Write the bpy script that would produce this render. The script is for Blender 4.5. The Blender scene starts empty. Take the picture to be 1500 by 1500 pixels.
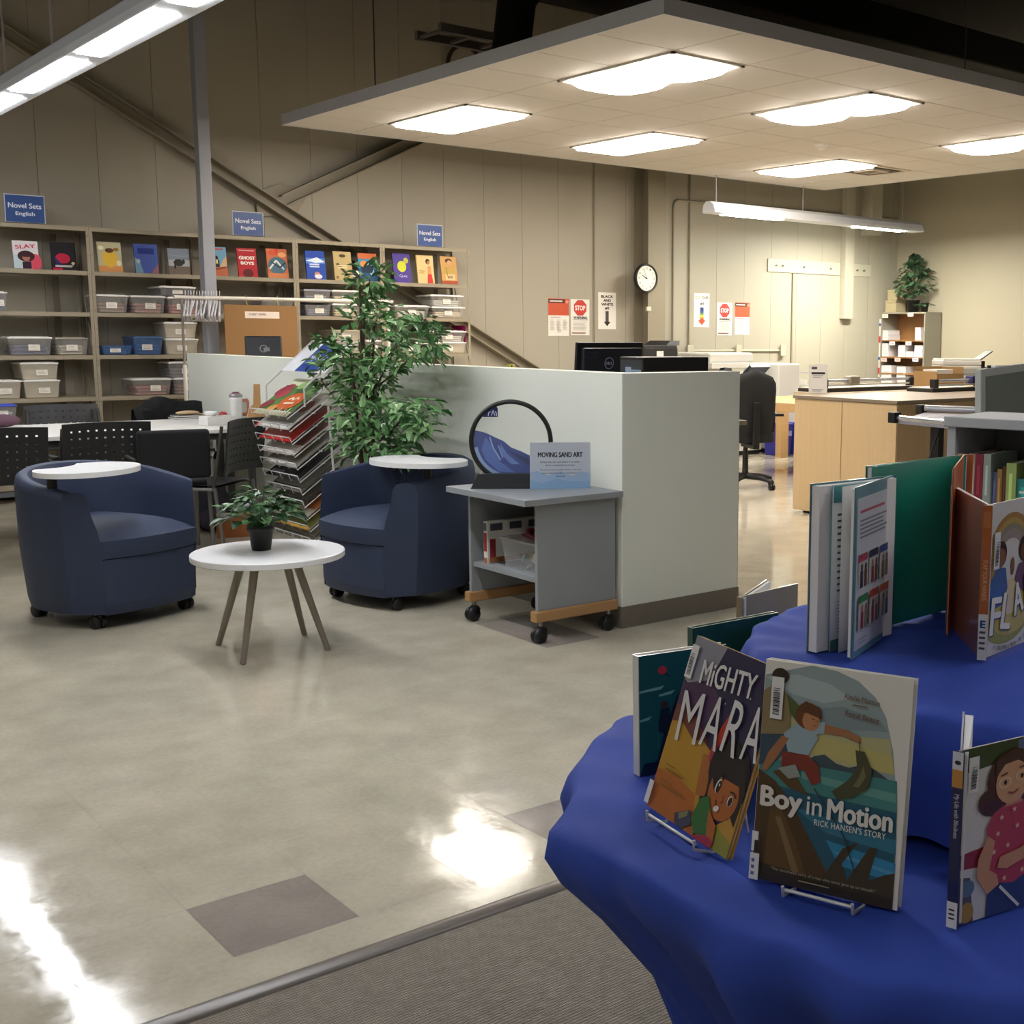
import bpy, bmesh, math, random
from mathutils import Vector, Matrix, Euler
SC = bpy.context.scene
COL = SC.collection
PI = math.pi
R = math.radians

# ------------------------------------------------------------------ camera
CAMZ = 1.40
FPX, CX, CY = 1806.0, 1000.0, 750.0          # focal length and principal point in the 1500 px frame
YAW, PITCH, ROLL = R(180 - 138.762), R(8.215), R(-0.4324)
_w = Vector((math.sin(YAW)*math.cos(PITCH), math.cos(YAW)*math.cos(PITCH), -math.sin(PITCH)))
_r = Vector((math.cos(YAW), -math.sin(YAW), 0)); _d = _w.cross(_r)
_c, _s = math.cos(ROLL), math.sin(ROLL)
CR, CD, CW = _c*_r + _s*_d, -_s*_r + _c*_d, _w
cam_data = bpy.data.cameras.new('camera'); cam = bpy.data.objects.new('camera', cam_data); COL.objects.link(cam)
rot = Matrix((CR, -CD, -CW)).transposed()
cam.matrix_world = Matrix.Translation((0, 0, CAMZ)) @ rot.to_4x4()
cam_data.sensor_width = 36; cam_data.lens = 36*FPX/1500
cam_data.shift_x = (750-CX)/1500; cam_data.shift_y = 0
cam_data.clip_start = 0.05; cam_data.clip_end = 60
SC.camera = cam

# ------------------------------------------------------------------ world, exposure
wd = bpy.data.worlds.new('world'); SC.world = wd; wd.use_nodes = True
wd.node_tree.nodes['Background'].inputs[0].default_value = (0.5, 0.5, 0.5, 1)
wd.node_tree.nodes['Background'].inputs[1].default_value = 0.02
SC.view_settings.view_transform = 'Standard'; SC.view_settings.look = 'None'
SC.view_settings.exposure = 0.0; SC.view_settings.gamma = 1; SC.view_settings.use_curve_mapping = False
LAMP_CANOPY, LAMP_LINEAR, LAMP_FAR, FILL_REAR, FILL_SIDE = 30.0, 54.0, 62.0, 34.0, 30.0     # luminance of the lamps' diffusers; rear and side lamps are added, unseen

# ------------------------------------------------------------------ placing helpers
def ray(x, y):
    return CR*((x-CX)/FPX) + CD*((y-CY)/FPX) + CW
O = Vector((0, 0, CAMZ))
def Zp(x, y, z=0.0):
    v = ray(x, y); return O + v*((z-CAMZ)/v.z)
def Yp(x, y, Y):
    v = ray(x, y); return O + v*(Y/v.y)
def Xp(x, y, X):
    v = ray(x, y); return O + v*(X/v.x)
def Hz(x, y, P):                               # height seen at a pixel above the plan point P
    v = ray(x, y); return CAMZ + v.z*math.hypot(P[0], P[1])/math.hypot(v.x, v.y)

# ------------------------------------------------------------------ materials
def lin(h):
    if isinstance(h, (tuple, list)): return tuple(h)
    h = h.lstrip('#'); o = []
    for i in (0, 2, 4):
        c = int(h[i:i+2], 16)/255
        o.append(c/12.92 if c <= .04045 else ((c+.055)/1.055)**2.4)
    return tuple(o)
_mats = {}
def M(h, rough=.5, metal=0., spec=.5, noise=0., scale=8., bump=0., bscale=200., emit=0., alpha=1., coat=0., trans=0.):
    key = (h, rough, metal, spec, noise, scale, bump, bscale, emit, alpha, coat, trans)
    if key in _mats: return _mats[key]
    m = bpy.data.materials.new('mat_' + str(h).strip('#')[:8]); m.use_nodes = True
    nt = m.node_tree; b = nt.nodes['Principled BSDF']; c = lin(h)
    b.inputs['Base Color'].default_value = (*c, 1); b.inputs['Roughness'].default_value = rough
    b.inputs['Metallic'].default_value = metal; b.inputs['Specular IOR Level'].default_value = spec
    b.inputs['Alpha'].default_value = alpha; b.inputs['Coat Weight'].default_value = coat
    b.inputs['Transmission Weight'].default_value = trans
    if emit:
        b.inputs['Emission Color'].default_value = (*c, 1); b.inputs['Emission Strength'].default_value = emit
    if noise or bump:
        tc = nt.nodes.new('ShaderNodeTexCoord')
    if noise:
        n = nt.nodes.new('ShaderNodeTexNoise'); n.inputs['Scale'].default_value = scale; n.inputs['Detail'].default_value = 5
        nt.links.new(tc.outputs['Object'], n.inputs['Vector'])
        mx = nt.nodes.new('ShaderNodeMix'); mx.data_type = 'RGBA'
        mx.inputs['A'].default_value = (*[v*(1-noise) for v in c], 1); mx.inputs['B'].default_value = (*[min(1, v*(1+noise)) for v in c], 1)
        nt.links.new(n.outputs['Fac'], mx.inputs['Factor']); nt.links.new(mx.outputs['Result'], b.inputs['Base Color'])
    if bump:
        n2 = nt.nodes.new('ShaderNodeTexNoise'); n2.inputs['Scale'].default_value = bscale; n2.inputs['Detail'].default_value = 3
        nt.links.new(tc.outputs['Object'], n2.inputs['Vector'])
        bp = nt.nodes.new('ShaderNodeBump'); bp.inputs['Strength'].default_value = bump; bp.inputs['Distance'].default_value = .004
        nt.links.new(n2.outputs['Fac'], bp.inputs['Height']); nt.links.new(bp.outputs['Normal'], b.inputs['Normal'])
    _mats[key] = m; return m
def wood(name, c1, c2, axis='Z', scale=6., rough=.45):
    if name in _mats: return _mats[name]
    m = bpy.data.materials.new(name); m.use_nodes = True; nt = m.node_tree; b = nt.nodes['Principled BSDF']
    tc = nt.nodes.new('ShaderNodeTexCoord'); mp = nt.nodes.new('ShaderNodeMapping')
    sc = {'X': (.6, 12, 12), 'Y': (12, .6, 12), 'Z': (12, 12, .6)}[axis]; mp.inputs['Scale'].default_value = sc
    n = nt.nodes.new('ShaderNodeTexNoise'); n.inputs['Scale'].default_value = scale; n.inputs['Detail'].default_value = 6
    mx = nt.nodes.new('ShaderNodeMix'); mx.data_type = 'RGBA'
    mx.inputs['A'].default_value = (*lin(c1), 1); mx.inputs['B'].default_value = (*lin(c2), 1)
    nt.links.new(tc.outputs['Object'], mp.inputs['Vector']); nt.links.new(mp.outputs['Vector'], n.inputs['Vector'])
    nt.links.new(n.outputs['Fac'], mx.inputs['Factor']); nt.links.new(mx.outputs['Result'], b.inputs['Base Color'])
    b.inputs['Roughness'].default_value = rough
    _mats[name] = m; return m
def glass_mat(name, tint, alpha, rough=.15):
    """clear or cloudy plastic: part see-through, part diffuse with a gloss"""
    if name in _mats: return _mats[name]
    m = bpy.data.materials.new(name); m.use_nodes = True; nt = m.node_tree; b = nt.nodes['Principled BSDF']
    b.inputs['Base Color'].default_value = (*lin(tint), 1); b.inputs['Roughness'].default_value = rough
    tr = nt.nodes.new('ShaderNodeBsdfTransparent'); mix = nt.nodes.new('ShaderNodeMixShader'); mix.inputs[0].default_value = alpha
    nt.links.new(tr.outputs[0], mix.inputs[1]); nt.links.new(b.outputs[0], mix.inputs[2])
    nt.links.new(mix.outputs[0], nt.nodes['Material Output'].inputs[0])
    _mats[name] = m; return m

# ------------------------------------------------------------------ mesh builder
_txt = {}
def text_geo(s, bold=0.0, spacing=1.0):
    key = (s, bold, spacing)
    if key in _txt: return _txt[key]
    cu = bpy.data.curves.new('t', 'FONT'); cu.body = s; cu.size = 1; cu.offset = bold; cu.align_x = 'CENTER'; cu.align_y = 'CENTER'
    cu.space_character = spacing; cu.resolution_u = 3
    o = bpy.data.objects.new('t', cu); COL.objects.link(o)
    dg = bpy.context.evaluated_depsgraph_get(); me = o.evaluated_get(dg).to_mesh()
    vs = [v.co.copy() for v in me.vertices]; fs = [tuple(p.vertices) for p in me.polygons]
    o.evaluated_get(dg).to_mesh_clear(); bpy.data.objects.remove(o); bpy.data.curves.remove(cu)
    _txt[key] = (vs, fs); return _txt[key]

class MB:
    def __init__(self): self.v = []; self.f = []; self.m = []; self.mats = []; self.sm = []
    def mi(self, m):
        if m not in self.mats: self.mats.append(m)
        return self.mats.index(m)
    def add(self, vs, fs, m, T=None, smooth=False):
        n = len(self.v)
        for p in vs:
            p = Vector(p); self.v.append(T @ p if T is not None else p)
        k = self.mi(m)
        for f in fs: self.f.append(tuple(i+n for i in f)); self.m.append(k); self.sm.append(smooth)
        return self
    def box(self, x0, y0, z0, x1, y1, z1, m, T=None):
        vs = [(x, y, z) for x in (x0, x1) for y in (y0, y1) for z in (z0, z1)]
        return self.add(vs, [(0,1,3,2),(4,6,7,5),(0,4,5,1),(2,3,7,6),(0,2,6,4),(1,5,7,3)], m, T)
    def frustum(self, x0, y0, x1, y1, z0, X0, Y0, X1, Y1, z1, m, T=None):
        vs = [(x0,y0,z0),(x1,y0,z0),(x1,y1,z0),(x0,y1,z0),(X0,Y0,z1),(X1,Y0,z1),(X1,Y1,z1),(X0,Y1,z1)]
        return self.add(vs, [(3,2,1,0),(4,5,6,7),(0,1,5,4),(1,2,6,5),(2,3,7,6),(3,0,4,7)], m, T)
    def prism(self, pts, z0, z1, m, T=None, smooth=False):
        n = len(pts)
        vs = [(p[0], p[1], z0) for p in pts] + [(p[0], p[1], z1) for p in pts]
        self.add(vs, [tuple(range(n-1, -1, -1)), tuple(range(n, 2*n))], m, T)
        return self.add(vs, [(i, (i+1) % n, n+(i+1) % n, n+i) for i in range(n)], m, T, smooth)
    def tube(self, pts, r, m, n=8, T=None, closed=False, cap=True):
        pts = [Vector(p) for p in pts]; rs = r if isinstance(r, (list, tuple)) else [r]*len(pts)
        vs = []; fs = []; up = Vector((0, 0, 1)); prev = None
        for i, p in enumerate(pts):
            a = pts[i-1] if (i or closed) else p; b = pts[(i+1) % len(pts)] if (i < len(pts)-1 or closed) else p
            t = (b-a).normalized()
            if prev is None:
                u = t.cross(up) if abs(t.z) < .95 else t.cross(Vector((1, 0, 0)))
            else:
                u = prev - t*prev.dot(t)
            u.normalize(); prev = u; w = t.cross(u)
            for k in range(n):
                a_ = 2*PI*k/n; vs.append(p + (u*math.cos(a_) + w*math.sin(a_))*rs[i])
        L = len(pts)
        for i in range(L if closed else L-1):
            j = (i+1) % L
            for k in range(n): fs.append((i*n+k, i*n+(k+1) % n, j*n+(k+1) % n, j*n+k))
        self.add(vs, fs, m, T, n > 5)
        if cap and not closed:
            self.add(vs[:n], [tuple(range(n-1, -1, -1))], m, T); self.add(vs[-n:], [tuple(range(n))], m, T)
        return self
    def lathe(self, prof, m, n=24, c=(0, 0), T=None, smooth=True):
        vs = []; fs = []
        for r, z in prof:
            for k in range(n): vs.append((c[0]+r*math.cos(2*PI*k/n), c[1]+r*math.sin(2*PI*k/n), z))
        for i in range(len(prof)-1):
            for k in range(n): fs.append((i*n+k, i*n+(k+1) % n, (i+1)*n+(k+1) % n, (i+1)*n+k))
        self.add(vs, fs, m, T, smooth)
        if prof[0][0] > 1e-6: self.add(vs[:n], [tuple(range(n-1, -1, -1))], m, T)
        if prof[-1][0] > 1e-6: self.add(vs[-n:], [tuple(range(n))], m, T)
        return self
    def grid(self, P, m, T=None, smooth=True, closeu=False):
        nu, nv = len(P), len(P[0]); vs = [p for row in P for p in row]; fs = []
        for i in range(nu if closeu else nu-1):
            for j in range(nv-1): a = (i+1) % nu; fs.append((i*nv+j, a*nv+j, a*nv+j+1, i*nv+j+1))
        return self.add(vs, fs, m, T, smooth)
    def ball(self, c, r, m, n=12, T=None, sx=1, sy=1, sz=1):
        P = [[(c[0]+r*sx*math.sin(PI*j/(n//2))*math.cos(2*PI*i/n), c[1]+r*sy*math.sin(PI*j/(n//2))*math.sin(2*PI*i/n), c[2]-r*sz*math.cos(PI*j/(n//2))) for j in range(n//2+1)] for i in range(n)]
        return self.grid(P, m, T, True, True)
    def build(self, name, parent=None, loc=None, rz=0., bevel=0., seg=2, smooth=False, rot=None):
        me = bpy.data.meshes.new(name); me.from_pydata([tuple(p) for p in self.v], [], self.f)
        for m in self.mats: me.materials.append(m)
        me.polygons.foreach_set('material_index', self.m)
        me.polygons.foreach_set('use_smooth', [True]*len(self.m) if smooth else self.sm)
        me.update()
        bm = bmesh.new(); bm.from_mesh(me); bmesh.ops.remove_doubles(bm, verts=bm.verts, dist=1e-5) if smooth else None
        if not getattr(self, 'flat', False): bmesh.ops.recalc_face_normals(bm, faces=bm.faces)
        bm.to_mesh(me); bm.free()
        o = bpy.data.objects.new(name, me); COL.objects.link(o)
        if parent is not None: o.parent = parent
        if loc is not None: o.location = loc
        if rot is not None: o.rotation_euler = rot
        elif rz: o.rotation_euler = (0, 0, rz)
        if bevel:
            b = o.modifiers.new('bevel', 'BEVEL'); b.width = bevel; b.segments = seg; b.limit_method = 'ANGLE'; b.angle_limit = R(40)
        return o

class Art(MB):
    """flat printed shapes on a sheet: frame = matrix taking (u, v, lift) to object space; later shapes lie on top"""
    flat = True
    def __init__(self, T, step=.00012):
        super().__init__(); self.T = T; self.k = 1; self.step = step
    def _w(self):
        self.k += 1; return self.k*self.step
    def poly(self, pts, m):
        z = self._w(); return self.add([(p[0], p[1], z) for p in pts], [tuple(range(len(pts)))], m, self.T)
    def rect(self, u0, v0, u1, v1, m): return self.poly([(u0, v0), (u1, v0), (u1, v1), (u0, v1)], m)
    def ell(self, u, v, a, b, m, rot=0, n=20, a0=0, a1=2*PI):
        c, s = math.cos(rot), math.sin(rot); pts = []
        for k in range(n + (0 if a1-a0 > 6.28 else 1)):
            t = a0+(a1-a0)*k/n; x, y = a*math.cos(t), b*math.sin(t); pts.append((u+x*c-y*s, v+x*s+y*c))
        return self.poly(pts, m)
    def line(self, pts, w, m):
        for (a, b) in zip(pts, pts[1:]):
            dx, dy = b[0]-a[0], b[1]-a[1]; L = math.hypot(dx, dy) or 1; nx, ny = -dy/L*w/2, dx/L*w/2
            self.poly([(a[0]-nx, a[1]-ny), (b[0]-nx, b[1]-ny), (b[0]+nx, b[1]+ny), (a[0]+nx, a[1]+ny)], m)
        return self
    def text(self, s, u, v, w, h, m, bold=.0, rot=0., spacing=1.0):
        vs, fs = text_geo(s, 0.0, spacing)
        if not vs: return self
        if bold > 0 and len(s) < 26:                     # thicken by overprinting slightly shifted copies
            b_ = bold*2.0*w/max(2, len(s)); cr, sr = math.cos(rot), math.sin(rot); k0 = self.k
            for du, dv in ((-b_, 0), (b_, 0), (0, b_*.7), (0, -b_*.7)): self.k = k0; self.text(s, u+du*cr-dv*sr, v+du*sr+dv*cr, w-2*b_, h-1.4*b_, m, 0, rot, spacing); k0 += .15
            return self
        x0 = min(p.x for p in vs); x1 = max(p.x for p in vs); y0 = min(p.y for p in vs); y1 = max(p.y for p in vs)
        sx, sy = w/(x1-x0), h/(y1-y0); c, sn = math.cos(rot), math.sin(rot); z = self._w(); out = []
        for p in vs:
            x, y = (p.x-(x0+x1)/2)*sx, (p.y-(y0+y1)/2)*sy; out.append((u+x*c-y*sn, v+x*sn+y*c, z))
        return self.add(out, fs, m, self.T)
    def lines(self, u0, v0, u1, n, gap, th, m, seed=1, ragged=.25, centre=False):
        rr = random.Random(seed)
        for i in range(n):
            e = (u1-u0)*ragged*rr.random(); v = v0-i*gap
            if centre: self.rect(u0+e/2, v, u1-e/2, v+th, m)
            else: self.rect(u0, v, u1-e, v+th, m)
        return self
def frame(o, u, v):
    o, u, v = Vector(o), Vector(u).normalized(), Vector(v).normalized(); n = u.cross(v)
    return Matrix(((u.x, v.x, n.x, o.x), (u.y, v.y, n.y, o.y), (u.z, v.z, n.z, o.z), (0, 0, 0, 1)))
FRONT = frame((0, 0, 0), (1, 0, 0), (0, 0, 1))       # a sheet facing -y

def tag(o, label=None, cat=None, group=None, kind=None):
    if label: o['label'] = label
    if cat: o['category'] = cat
    if group: o['group'] = group
    if kind: o['kind'] = kind
    return o
def thing(name, label, cat, loc=(0, 0, 0), rz=0., group=None):
    o = bpy.data.objects.new(name, None); o.empty_display_size = .1; COL.objects.link(o)
    o.location = loc; o.rotation_euler = (0, 0, rz); return tag(o, label, cat, group)
def struct(o): o['kind'] = 'structure'; return o
def dup(root, loc, rz, label, group=None):
    c = root.copy(); COL.objects.link(c); c.location = loc; c.rotation_euler = (0, 0, rz); c['label'] = label
    if group: c['group'] = group
    for ch in list(root.children):
        d = ch.copy(); COL.objects.link(d); d.parent = c
        for g in list(ch.children):
            e = g.copy(); COL.objects.link(e); e.parent = d
    return c
WHITE = M('f0f0ee', .45); BLACK = M('101011', .45); WPAPER = M('ece9e4', .7); DARKTXT = M('1c1c20', .6)
# ================================================================== the setting
WY, WX = 11.40, 14.0
TILE = .305; TX0, TY0 = .965, 2.625
def floor_mat(name, c):
    m = bpy.data.materials.new(name); m.use_nodes = True; nt = m.node_tree; b = nt.nodes['Principled BSDF']
    tc = nt.nodes.new('ShaderNodeTexCoord')
    n1 = nt.nodes.new('ShaderNodeTexNoise'); n1.inputs['Scale'].default_value = 5; n1.inputs['Detail'].default_value = 8
    n2 = nt.nodes.new('ShaderNodeTexNoise'); n2.inputs['Scale'].default_value = 60; n2.inputs['Detail'].default_value = 3
    for n in (n1, n2): nt.links.new(tc.outputs['Object'], n.inputs['Vector'])
    ad = nt.nodes.new('ShaderNodeMath'); ad.operation = 'MULTIPLY_ADD'; ad.inputs[1].default_value = .5
    nt.links.new(n2.outputs['Fac'], ad.inputs[0]); nt.links.new(n1.outputs['Fac'], ad.inputs[2])
    rp = nt.nodes.new('ShaderNodeValToRGB'); cl = lin(c)
    rp.color_ramp.elements[0].position = .45; rp.color_ramp.elements[1].position = 1.0
    rp.color_ramp.elements[0].color = (*[v*.84 for v in cl], 1); rp.color_ramp.elements[1].color = (*[v*1.12 for v in cl], 1)
    nt.links.new(ad.outputs[0], rp.inputs[0]); nt.links.new(rp.outputs[0], b.inputs['Base Color'])
    rr = nt.nodes.new('ShaderNodeMapRange'); rr.inputs['From Min'].default_value = .6; rr.inputs['From Max'].default_value = .95
    rr.inputs['To Min'].default_value = .05; rr.inputs['To Max'].default_value = .15
    nt.links.new(ad.outputs[0], rr.inputs['Value']); nt.links.new(rr.outputs[0], b.inputs['Roughness'])
    b.inputs['Specular IOR Level'].default_value = .42
    bp = nt.nodes.new('ShaderNodeBump'); bp.inputs['Strength'].default_value = .025; bp.inputs['Distance'].default_value = .01
    n3 = nt.nodes.new('ShaderNodeTexNoise'); n3.inputs['Scale'].default_value = 9; n3.inputs['Detail'].default_value = 2
    nt.links.new(tc.outputs['Object'], n3.inputs['Vector'])
    nt.links.new(n3.outputs['Fac'], bp.inputs['Height']); nt.links.new(bp.outputs['Normal'], b.inputs['Normal'])
    return m
FLOOR = floor_mat('floor_vinyl', 'bab29f'); FLOORD = floor_mat('floor_vinyl_dark', '968c83'); JOINT = M('8f8778', .5)
dark_tiles = {(0, 0), (3, 0), (7, 7), (7, 6)}
f = MB(); f.flat = True
i0, i1, j0, j1 = -16, 44, 0, 29
g = .0006
for i in range(i0, i1):
    for j in range(j0, j1):
        x, y = TX0+i*TILE, TY0+j*TILE; x2 = min(x+TILE, WX); y2 = min(y+TILE, WY)
        f.add([(x+g, y+g, 0), (x2-g, y+g, 0), (x2-g, y2-g, 0), (x+g, y2-g, 0)], [(0, 1, 2, 3)], FLOORD if (i, j) in dark_tiles else FLOOR)
xa, xb = TX0+i0*TILE, WX
YE = 2.478
f.add([(xa, YE, 0), (xb, YE, 0), (xb, TY0-g, 0), (xa, TY0-g, 0)], [(0, 1, 2, 3)], FLOOR)
f.add([(xa, YE, -.0012), (xb, YE, -.0012), (xb, WY, -.0012), (xa, WY, -.0012)], [(0, 1, 2, 3)], JOINT)
struct(f.build('floor'))
# vinyl-to-carpet reducer strip
t = MB(); tm = M('6a6157', .32, noise=.1, scale=20)
prof = [(YE+.002, .0005), (YE-.004, .0035), (YE-.02, .003), (YE-.036, -.001), (YE-.043, -.006), (YE-.045, -.012)]
t.grid([[(xa, y, z), (xb, y, z)] for y, z in prof], tm); struct(t.build('trim_1'))
# ribbed loop carpet
cm = bpy.data.materials.new('carpet'); cm.use_nodes = True; nt = cm.node_tree; b = nt.nodes['Principled BSDF']
tc = nt.nodes.new('ShaderNodeTexCoord'); mp = nt.nodes.new('ShaderNodeMapping'); mp.inputs['Scale'].default_value = (1, 1, 1)
wv = nt.nodes.new('ShaderNodeTexWave'); wv.bands_direction = 'Y'; wv.inputs['Scale'].default_value = 34; wv.inputs['Distortion'].default_value = 1.2; wv.inputs['Detail'].default_value = 2; wv.inputs['Detail Scale'].default_value = 6
w2 = nt.nodes.new('ShaderNodeTexWave'); w2.bands_direction = 'X'; w2.inputs['Scale'].default_value = 60; w2.inputs['Distortion'].default_value = 3
ns = nt.nodes.new('ShaderNodeTexNoise'); ns.inputs['Scale'].default_value = 40
for q in (wv, w2, ns): nt.links.new(tc.outputs['Object'], q.inputs['Vector'])
mu = nt.nodes.new('ShaderNodeMath'); mu.operation = 'MULTIPLY_ADD'; mu.inputs[1].default_value = .35
nt.links.new(w2.outputs['Fac'], mu.inputs[0]); nt.links.new(wv.outputs['Fac'], mu.inputs[2])
rp = nt.nodes.new('ShaderNodeValToRGB'); rp.color_ramp.elements[0].color = (*lin('766f64'), 1); rp.color_ramp.elements[1].color = (*lin('a2998c'), 1)
m3 = nt.nodes.new('ShaderNodeMath'); m3.operation = 'MULTIPLY'; nt.links.new(mu.outputs[0], m3.inputs[0]); nt.links.new(ns.outputs['Fac'], m3.inputs[1])
nt.links.new(m3.outputs[0], rp.inputs[0]); nt.links.new(rp.outputs[0], b.inputs['Base Color']); b.inputs['Roughness'].default_value = .95; b.inputs['Specular IOR Level'].default_value = .1
bp = nt.nodes.new('ShaderNodeBump'); bp.inputs['Strength'].default_value = .6; bp.inputs['Distance'].default_value = .004
nt.links.new(mu.outputs[0], bp.inputs['Height']); nt.links.new(bp.outputs['Normal'], b.inputs['Normal'])
struct(MB().box(xa, -3.2, -.03, xb, YE-.03, -.008, cm).build('floor_carpet'))

# walls: insulated panels with narrow joints
WALL = M('a49d8d', .55, spec=.4, noise=.04, scale=1.5); WALLJ = M('8b8474', .7); WALLR = M('a49a86', .6, noise=.03, scale=1.2)
w = MB(); w.box(xa, WY+.006, 0, WX+.2, WY+.15, 7, WALLJ)
PW = .4775; x = 9.565-PW*30
while x < WX:
    a, bb = max(x+.0018, xa), min(x+PW-.0018, WX)
    if bb > a: w.box(a, WY, 0, bb, WY+.02, 7, WALL)
    x += PW
struct(w.build('wall_back'))
struct(MB().box(WX, -3.2, 0, WX+.15, WY, 7, WALLR).build('wall_right'))
struct(MB().box(xa-.15, -3.2, 0, xa, WY, 7, WALLR).build('wall_left'))
struct(MB().box(xa, -3.35, 0, WX, -3.2, 7, WALLR).build('wall_front'))
struct(MB().box(xa-.15, -3.35, 6.4, WX+.15, WY+.15, 6.5, M('1c1b1a', .9)).build('ceiling'))

# low partition wall with a painted cap and vinyl base
PART = M('dfe1d6', .6, noise=.03, scale=2, bump=.05, bscale=120)
PX0, PX1, PY0, PY1, PZ = 3.59, 4.352, 4.53, 10.18, 1.215
p = MB(); p.prism([(PX0, PY0), (PX1, PY0), (PX1, PY0+.13), (PX0+.13, PY0+.13), (PX0+.13, PY1), (PX0, PY1)], 0, PZ, PART)
struct(p.build('wall_partition', bevel=.004))
bb = MB(); BASE = M('6f675c', .5)
bb.prism([(PX0-.006, PY0-.006), (PX1+.003, PY0-.006), (PX1+.003, PY0-.0005), (PX0-.0005, PY0-.0005), (PX0-.0005, PY1), (PX0-.006, PY1)], 0, .105, BASE)
struct(bb.build('baseboard_partition'))

# steel: wall column by the clock, free-standing post, wall bracing
STEEL = M('8d8470', .5, noise=.05, scale=3)
c = MB(); c.box(9.21, WY-.26, 0, 9.47, WY-.245, 7, STEEL); c.box(9.33, WY-.245, 0, 9.345, WY-.02, 7, STEEL); c.box(9.21, WY-.02, 0, 9.47, WY-.002, 7, STEEL)
struct(c.build('column'))
POST = M('9b9da4', .45, noise=.05, scale=3)
c = MB(); c.box(3.90, 10.55, 0, 4.0, 10.65, 6.4, POST); c.box(3.84, 10.5, 0, 4.06, 10.7, .02, POST); struct(c.build('column_post', bevel=.006))
def brace(a, b_, name):
    a, b_ = Vector(a), Vector(b_); d = (b_-a); L = d.length; ang = math.atan2(d.z, d.x)
    T = Matrix.Translation(a) @ Matrix.Rotation(-ang, 4, 'Y')
    q = MB(); q.box(0, -.09, -.055, L, 0, -.043, STEEL, T); q.box(0, -.012, -.055, L, 0, .055, STEEL, T)
    q.box(0, -.09, .043, L, 0, .055, STEEL, T)
    return struct(q.build(name))
brace((1.2, WY-.02, 4.55), (8.35, WY-.02, .66), 'brace')
brace((4.95, WY-.02, 2.60), (8.6, WY-.02, 4.40), 'brace')
struct(MB().prism([(4.72, 2.44), (5.1, 2.5), (5.25, 2.74), (4.95, 2.76), (4.7, 2.66)], 0, .012, STEEL, Matrix.Translation((0, WY-.022, 0)) @ Matrix.Rotation(R(90), 4, 'X')).build('brace_gusset'))
# column behind the far lamp and the wall channel under it
CREAM = M('b2ac9a', .5)
c = MB(); c.box(12.80, WY-.09, 1.62, 12.98, WY-.001, 7, CREAM); struct(c.build('column_channel', bevel=.004))
c = MB(); c.box(13.2, WY-.2, 2.75, 13.4, WY-.001, 7, CREAM); struct(c.build('column_channel'))

# conduits and power strip on the back wall
COND = M('8f8873', .45)
def conduit(pts, name='conduit', r=.012):
    pts = [Vector(p) for p in pts]; out = [pts[0]]
    for a, b_, c_ in zip(pts, pts[1:], pts[2:]):
        d1 = (a-b_).normalized(); d2 = (c_-b_).normalized(); q = min(.1, (a-b_).length*.45, (c_-b_).length*.45)
        for k in range(6):
            t_ = k/5; out.append((b_+d1*q)*(1-t_)**2 + b_*2*t_*(1-t_) + (b_+d2*q)*t_**2)
    out.append(pts[-1]); return struct(MB().tube(out, r, COND, 8).build(name))
Yc = WY-.016
conduit([(9.80, Yc, .3), (9.80, Yc, 2.98), (13.95, Yc, 3.02)])
conduit([(10.06, Yc, 1.2), (10.06, Yc, 6.0)]); conduit([(8.62, Yc, .9), (8.62, Yc, 6.0)], r=.008)
conduit([(9.56, Yc, .9), (9.56, Yc, 6.0)], r=.01)
OUTW = M('b5b09c', .4); pw = thing('power_outlet', 'cream surface conduit with three double power outlets on the wall above the copiers', 'outlet', (10.06, WY, 1.2))
MB().box(0, -.025, -.012, 1.66, -.0005, .012, OUTW).build('raceway', pw, bevel=.003)
for dx in (0, .82, 1.62):
    q = MB(); q.box(dx-.045, -.05, -.07, dx+.045, -.0255, .07, OUTW); q.build('outlet_box', pw, bevel=.004)
pb = thing('peg_rail', 'long cream wall panel with coat pegs beside the right corner of the back wall', 'rail', (11.40, WY, 2.2))
MB().box(0, -.018, 0, 1.38, -.0005, .165, CREAM).build('panel', pb, bevel=.003)
MB().box(1.60, -.018, 0.002, 2.02, -.0005, .165, CREAM).build('panel', pb, bevel=.003)
for dx in (.14, .26, .66, 1.18, 1.72, 1.86):
    MB().tube([(dx, -.018, .08), (dx, -.05, .085)], .012, M('8f8a78', .4), 8).build('peg', pb)
struct(MB().box(11.86, WY-.02, .9, 11.885, WY-.0005, 2.2, COND).build('trim_2'))

# ceiling canopy: suspended tile raft with lamps
CZ = 3.12; CX0, CX1, CY0, CY1 = 4.53, 11.26, 5.35, 10.31
CAN = M('cdc7c0', .75); CANE = M('c6c6ca', .5)
q = MB(); nx, ny = 11, 8
ux, uy = (CX1-CX0)/nx, (CY1-CY0)/ny
for i in range(nx):
    for j in range(ny):
        x, y = CX0+i*ux, CY0+j*uy; q.box(x+.004, y+.004, CZ, x+ux-.004, y+uy-.004, CZ+.02, CAN)
q.box(CX0, CY0, CZ+.004, CX1, CY1, CZ+.03, M('b5ab9e', .7))
for (a, b_, c_, d_) in ((CX0-.01, CY0-.01, CX1+.01, CY0), (CX0-.01, CY1, CX1+.01, CY1+.01), (CX0-.01, CY0, CX0, CY1), (CX1, CY0, CX1+.01, CY1)):
    q.box(a, b_, CZ-.004, c_, d_, CZ+.085, CANE)
struct(q.build('ceiling_canopy'))
for hx in (CX0+.6, 7.9, CX1-.6):
    for hy in (CY0+.5, CY1-.5):
        struct(MB().tube([(hx, hy, CZ+.03), (hx, hy, 6.4)], .006, M('55524c', .5), 6).build('canopy_rod'))
EMW = bpy.data.materials.new('lamp_canopy'); EMF = bpy.data.materials.new('lamp_far'); EML = bpy.data.materials.new('lamp_linear')
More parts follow.
